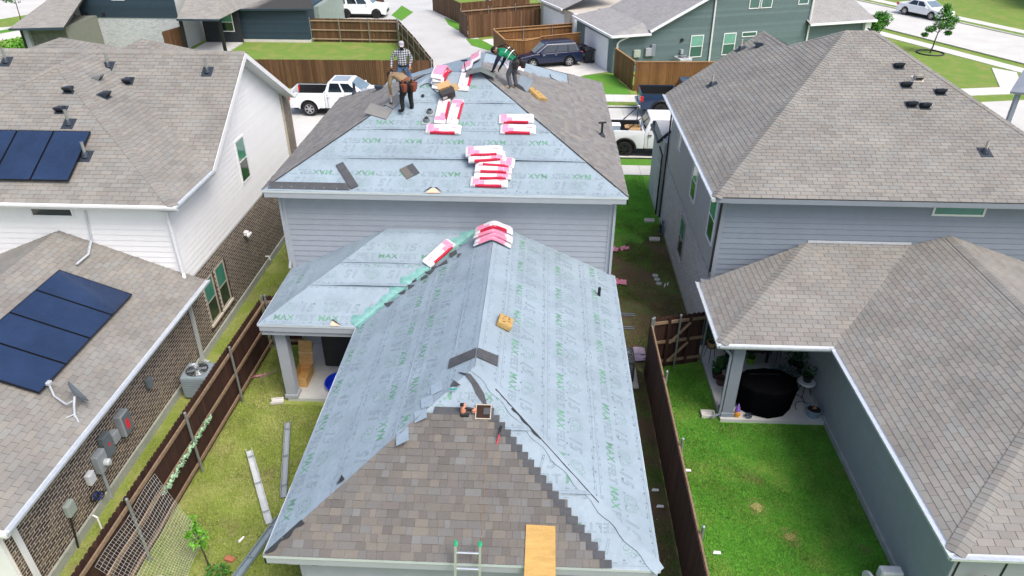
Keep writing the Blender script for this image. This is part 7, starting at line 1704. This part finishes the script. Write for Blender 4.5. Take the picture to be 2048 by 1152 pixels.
t = thing('paddling_pool', 'bright blue round plastic tub on the main patio', 'tub', (-3.0, -1.6, .1)); MB().lathe([(.36, 0), (.42, .18), (.44, .18), (.45, .16), (.38, 0)], (-2.98, -1.62, .1), 28, cap=False).build('rim', M('bright_blue_plastic', (.01, .04, .55), .35, .1, 4), t, smooth=True); MB().lathe([(.37, 0), (.36, .02)], (-2.98, -1.62, .1), 28).build('base', MATS['bright_blue_plastic'], t)
t = thing('patio_cabinet', 'tall black covered cabinet on the main patio', 'cabinet', (-2.9, -.2, .1)); MB().bb(-3.66, -2.0, -.78, .25, .12, 2.0).build('cover', m_black, t, bevel=.03); MB().bb(-3.68, -1.98, -.80, .27, 1.96, 2.05).build('top', m_black, t, bevel=.02)
t = thing('wreath', 'small dark wreath hanging on the main patio wall', 'wreath', (-3.85, .3, 1.3)); MB().lathe([(.07, 0), (.1, .03), (.13, 0)], (-3.86, .33, 1.32), 16, Vector((0, -1, 0)), cap=False).build('ring', m_leaf_d, t)
t = thing('splash_block', 'white splash block at the corner of the main patio', 'splash block', (-4.6, -2.35, 0)); mb = MB(); mb.box((-4.6, -2.33, .04), (.34, .2, .05), rotz(.2)); mb.build('base', m_concrete, t, bevel=.015)
for s_ in (-.09, .09): MB().box(Vector((-4.6, -2.33, .08))+rotz(.2) @ Vector((0, s_, 0)), (.34, .03, .06), rotz(.2)).build('edge', m_concrete, t)
t = thing('wall_lantern', 'dark lantern under the near left eave of the main house', 'lamp', (-1.3, -9.15, 2.3)); MB().box((-1.3, -9.13, 2.28), (.14, .14, .2)).build('lantern', m_black, t, bevel=.02); MB().lathe([(.11, 0), (.02, .1)], (-1.3, -9.13, 2.38), 8).build('hood', m_black, t)

# ------------------------------------------------------------------ right patio things
gr = thing('covered_grill', 'black cloth cover over a grill on the right patio', 'grill cover', (8.8, -1.8, .11)); mb = MB(); rows = []
oc = [(math.cos(a), math.sin(a)) for a in [math.pi*2*(i+.5)/10 for i in range(10)]]
for sc, z in ((.72, .12), (.76, .4), (.80, .85), (.79, .97), (.70, 1.02), (.2, 1.04)): rows.append([(8.82+x*sc*1.02*(1+.03*math.sin(i*3+z*9)), -1.95+y*sc*.74*(1+.05*math.sin(i*2)), z+(.03*math.sin(i*2.2) if z < .2 else 0)) for i, (x, y) in enumerate(oc)])
mb.loft(rows).build('cover', M('matt_black_cloth', (.004, .004, .005), 1, .3, 6, spec=0.), gr, smooth=False); MB().tube([(8.35, -1.75, 1.03), (9.2, -1.73, 1.04)], .012, 5).build('seam', m_blackcloth, gr)
def pot(label, p, r, h, mat, soil=True, plant=None, ps=None, name='plant_pot', seed=1, leaf=None, n=60):
    t = thing(name, label, 'plant pot', p, 0, 'pots on the right patio'); MB().lathe([(r*.75, 0), (r, h), (r*1.06, h), (r*1.06, h-.03), (r*.9, h-.03), (r*.85, h-.06)], p, 18, cap=False).build('pot', mat, t, smooth=True)
    MB().lathe([(r*.88, 0), (r*.86, .012)], Vector(p)+Vector((0, 0, h-.06)), 16).build('soil', M('potting_soil', (.03, .018, .012), .95, .3, 20), t)
    if plant: mb = MB(); leaves(mb, Vector(p)+Vector((0, 0, h+ps[2]*.8)), ps, n, plant, random.Random(seed)); mb.build('foliage', leaf or m_leaf_d, t, kind='stuff')
    return t
m_bp = M('blue_grey_glaze', (.20, .27, .34), .4, .15, 6); m_wp = M('white_glaze', (.7, .69, .66), .4, .1, 6)
pot('large blue-grey pot with dry plant at the patio edge', (10.08, -2.3, .11), .2, .26, m_bp, plant=.03, ps=(.1, .1, .06), leaf=M('dry_leaf', (.45, .3, .16), .8, .3, 9), n=40)
pot('black pot on the white saucer stand by the grey wall', (10.08, -1.45, .62), .14, .2, m_black, plant=.05, ps=(.2, .2, .18), n=90, seed=5)
t = thing('plant_stand', 'wire plant stand with white top beside the grey wall', 'plant stand', (10.08, -1.5, .11)); MB().lathe([(.22, .0), (.24, .03), (.22, .06)], (10.08, -1.45, .55), 22).build('white_top', m_wp, t, smooth=True)
for k in range(3): a = k*2.1; MB().tube([(10.08+.2*math.cos(a), -1.45+.2*math.sin(a), .11), (10.08+.12*math.cos(a), -1.45+.12*math.sin(a), .55)], .01, 5).build('leg', m_blackmetal, t)
for (x, y) in ((9.82, -1.72), (9.9, -2.0)):
    q = thing('wire_hoop', 'black wire hoop lying %s on the right patio' % ('beside the plant stand' if y > -1.9 else 'beside the blue pot'), 'hoop', (x, y, .11)); MB().tube([(x+.2*math.cos(a*math.pi/10), y+.2*math.sin(a*math.pi/10), .13+.05*math.sin(a*math.pi/10)) for a in range(21)], .009, 5).build('ring', m_blackmetal, q)
pot('bright green pot at the back of the right patio', (8.95, -.02, .11), .13, .22, M('lime_plastic', (.18, .42, .02), .4, .1, 5), plant=.05, ps=(.12, .12, .1), n=40, seed=7)
for i, (x, y, z, r_, h_, mt, lab, ps) in enumerate(((7.86, -1.05, .11, .15, .22, M('brown_glaze', (.09, .045, .04), .5, .2, 6), 'squat brown pot on the left side of the patio', None), (7.95, -.55, .35, .16, .16, m_black, 'black bowl on a wire stand behind the patio column', (.15, .15, .12)), (7.75, .1, .6, .14, .18, M('tan_basket', (.38, .25, .1), .8, .3, 20), 'tan basket planter under the left eave of the patio', (.2, .2, .3)), (9.75, .2, .5, .14, .2, m_black, 'dark pot at the back right of the patio', (.22, .22, .3)), (10.1, -.6, .3, .16, .25, m_black, 'dark leafy pot by the grey wall in the patio shade', (.25, .25, .35)), (9.85, -.95, .11, .15, .22, M('dark_glaze', (.02, .035, .05), .4, .1, 5), 'dark glazed pot with trailing grey leaves', (.25, .2, .2)))):
    pot(lab, (x, y, z), r_, h_, mt, plant=.05 if ps else None, ps=ps, n=110, seed=20+i, leaf=M('grey_leaf', (.12, .17, .16), .6, .3, 8, piece=.4) if i == 5 else None)
    if z > .2:
        q = thing('plant_stand', 'wire stand carrying the '+lab.split(' ')[0]+' '+lab.split(' ')[1]+' '+' '.join(lab.split(' ')[2:6]), 'plant stand', (x, y, .11)); MB().lathe([(r_*.9, 0), (r_*1.0, .012), (r_*.9, .02)], (x, y, z-.02), 14).build('shelf', m_blackmetal, q)
        for k in range(3): a = k*2.1+.3; MB().tube([(x+r_*1.3*math.cos(a), y+r_*1.3*math.sin(a), .11), (x+r_*.8*math.cos(a), y+r_*.8*math.sin(a), z)], .009, 5).build('leg', m_blackmetal, q)
for i, (x, y, z, ps, lab) in enumerate(((10.12, -.2, .11, (.3, .25, .5), 'tall dark plant in the back right corner of the patio'), (9.6, -.7, .11, (.28, .2, .18), 'sprawling grey-leaved plant behind the covered grill'), (8.35, .1, .11, (.2, .2, .3), 'dark leafy plant left of the green pot'), (7.8, -.75, .11, (.18, .16, .3), 'trailing plant beside the squat brown pot'))):
    pot(lab, (x, y, z), .14, .2, m_black, plant=.055, ps=ps, n=170, seed=50+i, leaf=MATS['grey_leaf'] if i == 1 else None)
tb = thing('patio_table', 'low dark table at the back of the right patio', 'table', (8.9, .2, .11)); MB().bb(8.35, 9.5, -.05, .55, .5, .54).build('tabletop', M('dark_wood', (.035, .02, .015), .6, .3, 6), tb, bevel=.01)
for x in (8.42, 9.43):
    for y in (.02, .48): MB().bb(x-.03, x+.03, y-.03, y+.03, .11, .5).build('leg', m_blackmetal, tb)
for x, lab in ((9.32, 'left'), (9.5, 'right')): pot('small white cup planter, %s one of the hanging pair' % lab, (x, .55, 1.5 if lab == 'left' else 1.35), .07, .11, m_wp, plant=.04, ps=(.08, .08, .1), n=25, seed=3)
for i, (x, y, mt, lab) in enumerate(((9.08, -.46, m_white, 'pair of white slippers behind the covered grill'), (9.52, -.36, m_greytrim, 'pair of grey shoes behind the covered grill'))):
    t = thing('shoes', lab, 'shoes', (x, y, .11), 0, 'shoes on the patio')
    for s_ in (-.06, .06): MB().loft([[(x+s_-.04, y-.12, .11), (x+s_+.04, y-.12, .11), (x+s_+.045, y+.12, .11), (x+s_-.045, y+.12, .11)], [(x+s_-.03, y-.1, .17), (x+s_+.03, y-.1, .17), (x+s_+.035, y+.11, .2), (x+s_-.035, y+.11, .2)]]).build('shoe', mt, t, bevel=.015, smooth=True)
t = thing('gnome_ornament', 'small purple and orange garden ornament by the patio column', 'ornament', (8.0, -2.42, .11)); MB().lathe([(.07, 0), (.09, .08), (.07, .16), (.03, .2)], (8.02, -2.42, .11), 14).build('body', M('orange_ornament', (.6, .25, .03), .5, .2, 8), t, smooth=True); MB().lathe([(.075, 0), (.05, .14), (.005, .26)], (8.02, -2.4, .27), 12).build('hat', M('purple_ornament', (.22, .12, .45), .5, .2, 8), t, smooth=True)
t = thing('hose_reel', 'small dark blue coiled hose at the patio edge', 'hose', (8.32, -2.48, .11)); MB().tube([(8.32+.09*math.cos(a*.7), -2.46+.07*math.sin(a*.7), .125+.004*a) for a in range(28)], .012, 5).build('coil', M('dark_blue_hose', (.02, .035, .06), .5, .1, 5), t)
t = thing('splash_block', 'white splash block left of the right patio column', 'splash block', (7.28, -2.3, 0)); mb = MB(); mb.box((7.27, -2.32, .03), (.36, .24, .04)); 
for sx, sy, dx, dy in ((0, -.11, .36, .025), (0, .11, .36, .025), (-.17, 0, .025, .2), (.17, 0, .025, .2)): mb.box((7.27+sx, -2.32+sy, .08), (dx, dy, .07))
mb.build('tray', m_concrete, t)
t = thing('wall_lamp', 'twin floodlight under the eave of the grey wing front', 'lamp', (10.85, -8.5, 2.35)); MB().box((10.82, -8.44, 2.36), (.12, .08, .12)).build('base', m_black, t)
for s_ in (-.08, .1): MB().lathe([(.04, 0), (.07, .12)], (10.85+s_, -8.5, 2.34), 10, Vector((s_*3, -.8, -.5))).build('lamp_head', m_greytrim if s_ > 0 else m_black, t)
t = thing('rust_ornament', 'rust-red metal rooster on the ground at the bottom right', 'ornament', (10.95, -9.1, 1.0)); MB().ball((10.80, -8.62, 1.62), (.12, .07, .14), 12, 8).build('body', M('rust_red', (.15, .03, .015), .8, .3, 8), t); MB().ball((10.86, -8.62, 1.80), (.05, .045, .07), 10, 6).build('head', MATS['rust_red'], t); MB().tube([(10.8, -8.62, 0), (10.8, -8.62, 1.5)], .012, 5).build('stake', m_blackmetal, t)
t = thing('lawn_cart', 'white wheeled hose cart at the bottom edge of the green yard', 'hose cart', (9.9, -7.5, 0)); MB().bb(9.75, 10.2, -7.62, -7.4, .25, .55).build('tray', m_wp, t, bevel=.03)
for x in (9.62, 9.98): MB().lathe([(.05, -.03), (.15, -.03), (.16, 0), (.15, .03), (.05, .03)], (x, -7.45, .17), 16, Vector((.8, .3, 0))).build('wheel', m_wp, t, smooth=True)
for i in range(5): MB().bb(9.8+i*.07, 9.83+i*.07, -7.625, -7.615, .3, .45).build('slat', m_glassg, t)
# ------------------------------------------------------------------ side-yard debris
m_pinkw = MATS['pink_wrap_scrap']
for i, (x, y, s_, mt, lab) in enumerate(((5.42, 7.05, .26, m_pinkw, 'crumpled pink wrap against the main house wall'), (5.86, 7.15, .2, m_pinkw, 'smaller crumpled pink wrap right of the larger one'), (5.5, 4.6, .26, m_pinkw, 'crumpled pink wrap near the lower roof eave'))):
    t = thing('wrap_scrap', lab, 'scrap', (x, y, 0), 0, 'pink wrap scraps'); k = random.Random(i); mb = MB(); n = 7
    rows = [[(x+(u/n-.5)*s_*1.6+k.uniform(-.03, .03), y+(v/n-.5)*s_*1.3+k.uniform(-.03, .03), .03+k.uniform(0, .12)) for v in range(n+1)] for u in range(n+1)]
    mb.loft(rows, cap=False, closed=False).build('sheet', mt, t)
for i, y in enumerate((5.2, 4.92, 4.64)):
    t = thing('stepping_stone', ('far', 'middle', 'near')[i]+' one of three round pale discs on the side-yard soil', 'disc', (6.8, y, 0), 0, 'round discs'); MB().lathe([(.11, 0), (.11, .03), (.10, .035)], (6.8+.03*i, y, .01), 18).build('disc', M('pale_disc', (.42, .46, .42), .7, .2, 9), t)
t = thing('pipe_offcuts', 'two white pipe offcuts beside the pale discs', 'pipe', (7.1, 4.55, 0))
for q in ((7.02, 4.5, .3), (7.14, 4.6, .6)): MB().tube([(q[0], q[1]-.1, .03), (q[0]+.06, q[1]+.12, .03)], .02, 6).build('offcut', m_white, t)
for i, (x, y, lab) in enumerate(((7.12, 9.7, 'white-edged splash block at the far downspout of the grey house'), (7.12, 8.0, 'white-edged splash block by the cable bundle'))):
    t = thing('splash_block', lab, 'splash block', (x, y, 0), 0, 'splash blocks'); mb = MB(); mb.box((x, y, .03), (.4, .2, .04)); mb.box((x, y-.1, .07), (.4, .03, .07)); mb.box((x, y+.1, .07), (.4, .03, .07)); mb.box((x+.19, y, .07), (.03, .18, .07)); mb.build('tray', m_concrete, t)
t = thing('cable_bundle', 'tangled dark utility cables at the grey-house wall', 'cable', (7.42, 8.6, 0)); k = random.Random(4)
for i in range(8): MB().tube([(7.45+k.uniform(-.12, .08), 8.5+k.uniform(-.2, .2), k.uniform(.05, .7)) for _ in range(5)], .018, 5).build('cable', m_bluetrim if i % 2 else m_black, t)
for i, (y, lab) in enumerate(((2.5, 'upper'), (1.72, 'lower'))):
    t = thing('metal_offcut', '%s pair of thin metal strips on the side-yard soil' % lab, 'metal strip', (5.55, y, 0), 0, 'metal strips')
    for q in (0, .1): MB().box((5.5, y+q, .04), (.62-.2*i, .03, .03), rotz(-.08)).build('strip', m_steel, t)
m_pkg = M('lilac_packaging', (.42, .34, .44), .5, .35, 5)
for i, y in enumerate((.55, .18)):
    t = thing('packaging_sheet', '%s crumpled lilac packaging sheet under the right eave' % ('far' if i == 0 else 'near'), 'packaging', (5.5, y, 0), 0, 'lilac packaging'); k = random.Random(9+i)
    rows = [[(5.2+u*.1, y-.2+v*.11, .03+k.uniform(0, .07)) for v in range(4)] for u in range(8)]; MB().loft(rows, cap=False, closed=False).build('sheet', m_pkg, t)
aircon('dark air conditioner in shade under the main right eave', (5.02, -.75, .05), 0, .72, .8, M('dark_casing', (.05, .055, .06), .6, .1, 4)); t = thing('equipment_pad', 'pale concrete pad under the shaded air conditioner', 'pad', (5.05, -1.0, 0)); MB().bb(4.5, 5.52, -1.28, -.3, 0, .07).build('pad', m_slab, t, bevel=.015)
for i, (x, y, lab) in enumerate(((6.38, -4.42, 'near the middle of the fence'), (6.62, -6.85, 'lower down by the fence'), (6.2, -7.2, 'at the very bottom by the fence'), (5.5, -5.1, 'on bare soil left of the right fence'), (5.55, -5.6, 'on soil further down beside the fence'))):
    t = thing('litter', 'white litter scrap '+lab, 'litter', (x, y, 0), 0, 'litter scraps'); MB().prism([(x-.09, y-.03, .03), (x+.08, y-.05, .05), (x+.09, y+.03, .04), (x-.05, y+.05, .03)], (0, 0, .012)).build('scrap', m_white, t)
t = thing('litter', 'small white bottle lying on the dry lawn', 'bottle', (-3.9, -7.0, 0)); MB().tube([(-3.92, -7.05, .04), (-3.86, -6.9, .04)], [.03, .02], 8).build('bottle', m_white, t)
for i, (x, y) in enumerate(((7.84, -5.49), (8.36, -6.33))):
    k = random.Random(i); o = MB(); o.prism([(x+(.12+k.uniform(-.05, .05))*math.cos(a*.35), y+(.13+k.uniform(-.06, .05))*math.sin(a*.35), .016) for a in range(18)], (0, 0, -.012))
    for q in range(160): a, r_ = k.uniform(0, 6.28), .26*math.sqrt(k.random()); o.ball((x+r_*math.cos(a), y+r_*math.sin(a)*1.1, .018), (.010, .010, .010), 5, 3)
    o = o.build('bare_patch', M('tan_soil', (.34, .28, .11), .95, .2, 9, piece=.2), at=(x, y, 0)); tag(o, 'tan bare soil patch in the green yard, '+('upper one' if i == 0 else 'lower one'), 'soil', 'bare patches', 'stuff')
# ------------------------------------------------------------------ far trees and shrubs
tree('young_tree', 'young tree with sparse crown standing in a dark ring on the right lawn', (32.2, 40.3, 0), [(0, 0, 0), (.1, .05, .5), (.15, .1, 1.0), (.2, .1, 1.5), (.3, .1, 2.2), (.3, .1, 2.9)],
     [((.2, .1, 2.1), (.6, .5, .4)), ((-.45, .1, 1.75), (.4, .3, .25)), ((.8, .0, 2.0), (.5, .4, .3)), ((.3, .2, 2.6), (.7, .6, .45)), ((.35, .1, 3.0), (.5, .5, .4)), ((1.05, .1, 2.4), (.45, .35, .35)), ((.35, .15, 3.3), (.3, .3, .3)), ((-.75, .1, 1.35), (.25, .2, .15)), ((.9, 0, 1.5), (.3, .2, .15))], 2000, .11, M('mid_green_leaf', (.08, .25, .035), .5, .3, 5, piece=.4, spec=.3), seed=6, trunk_r=.06)
t = thing('tree_ring', 'dark edging ring in the grass round the young tree', 'edging', (32.2, 40.3, 0)); MB().tube([(32.2+.95*math.cos(a*.2), 40.3+.95*math.sin(a*.2), .04) for a in range(32)], .06, 5).build('edging', m_black, t)
def shrub(label, p, r, n, s, mat, seed, name='shrub', cat='shrub', group=None):
    k = random.Random(seed); t = thing(name, label, cat, p, 0, group); p = Vector(p); mb = MB()
    for i in range(6): a = i*1.05; mb.tube([p, p+Vector((math.cos(a)*r[0]*.5, math.sin(a)*r[1]*.5, r[2]*1.0)), p+Vector((math.cos(a)*r[0]*.75, math.sin(a)*r[1]*.75, r[2]*1.5))], [.03, .02, .008], 5)
    mb.build('stems', m_bark, t); mb = MB()
    for i in range(7): c = p+Vector((k.uniform(-.55, .55)*r[0], k.uniform(-.55, .55)*r[1], r[2]*(1+k.uniform(-.45, .55)))); leaves(mb, c, (r[0]*.55, r[1]*.55, r[2]*.5), n//7, s, k)
    mb.build('foliage', mat, t, kind='stuff'); return t
shrub('round green shrub at the corner of the teal house', (29.3, 44.2, 0), (1.4, 1.3, 1.2), 2400, .13, MATS['mid_green_leaf'], 3)
shrub('bright green shrub beside the navy-house bay at the left edge', (-36.6, 35.6, 0), (2.2, 1.6, .75), 900, .13, m_leaf_y, 5)
shrub('grassy pale shrub beside the driveway at the far left roof corner', (-7.4, 15.8, 0), (.9, .7, .9), 420, .09, M('pale_green_leaf', (.28, .34, .17), .6, .3, 6, piece=.3), 9)
for i, (x, y, r_, lab) in enumerate(((52.2, 55.6, 1.3, 'left one of the dark shrubs before the pale house'), (54.6, 54.6, 1.6, 'largest dark shrub before the pale house'), (57.0, 53.4, 1.1, 'right low shrub before the pale house'), (62.2, 51.5, 1.6, 'tall shrub at the right corner of the pale house'))):
    shrub(lab, (x, y, 0), (r_, r_*.8, r_*.7), 500, .15, m_leaf_d if i < 3 else m_leaf, 30+i, group='shrubs before the pale house')
sheet('planting_bed', [(50, 56), (60, 51.5), (61, 54), (52, 58)], .03, M('dark_mulch', (.05, .035, .025), .95, .3, 4))
t = thing('boulder', 'pale boulder on the far right lawn', 'boulder', (47.5, 53.2, 0)); k = random.Random(2); mb = MB(); mb.ball((47.5, 53.2, .2), (.9, .55, .4), 10, 7); mb.v = [(x+k.uniform(-.06, .06), y+k.uniform(-.06, .06), max(0, z+k.uniform(-.06, .06))) for x, y, z in mb.v]; mb.build('stone', M('pale_limestone', (.62, .56, .45), .9, .2, 3), t)
for i, (x, y) in enumerate(((-42.0, 44.5), (-39.6, 49.5))):
    tree('street_sapling', 'spindly sapling on the left verge, '+('nearer one' if i == 0 else 'farther one'), (x, y, 0), [(0, 0, 0), (.05, 0, 1), (.1, 0, 2.2), (.1, 0, 3)], [((0, 0, 2.6), (.6, .5, .5)), ((-.6, 0, 2.5), (.5, .4, .2)), ((.6, .1, 2.7), (.5, .4, .25)), ((.1, 0, 3.2), (.4, .4, .4))], 420, .10, m_leaf, 'sapling', 12+i, trunk_r=.05, group='saplings on the left verge')
sheet('verge', [(-48, 40.5), (-43.8, 42.5), (-39.5, 50), (-38, 60), (-39, 60), (-40.6, 50.5), (-44.5, 43.5), (-49, 41.5)], .05, m_lawnfresh)
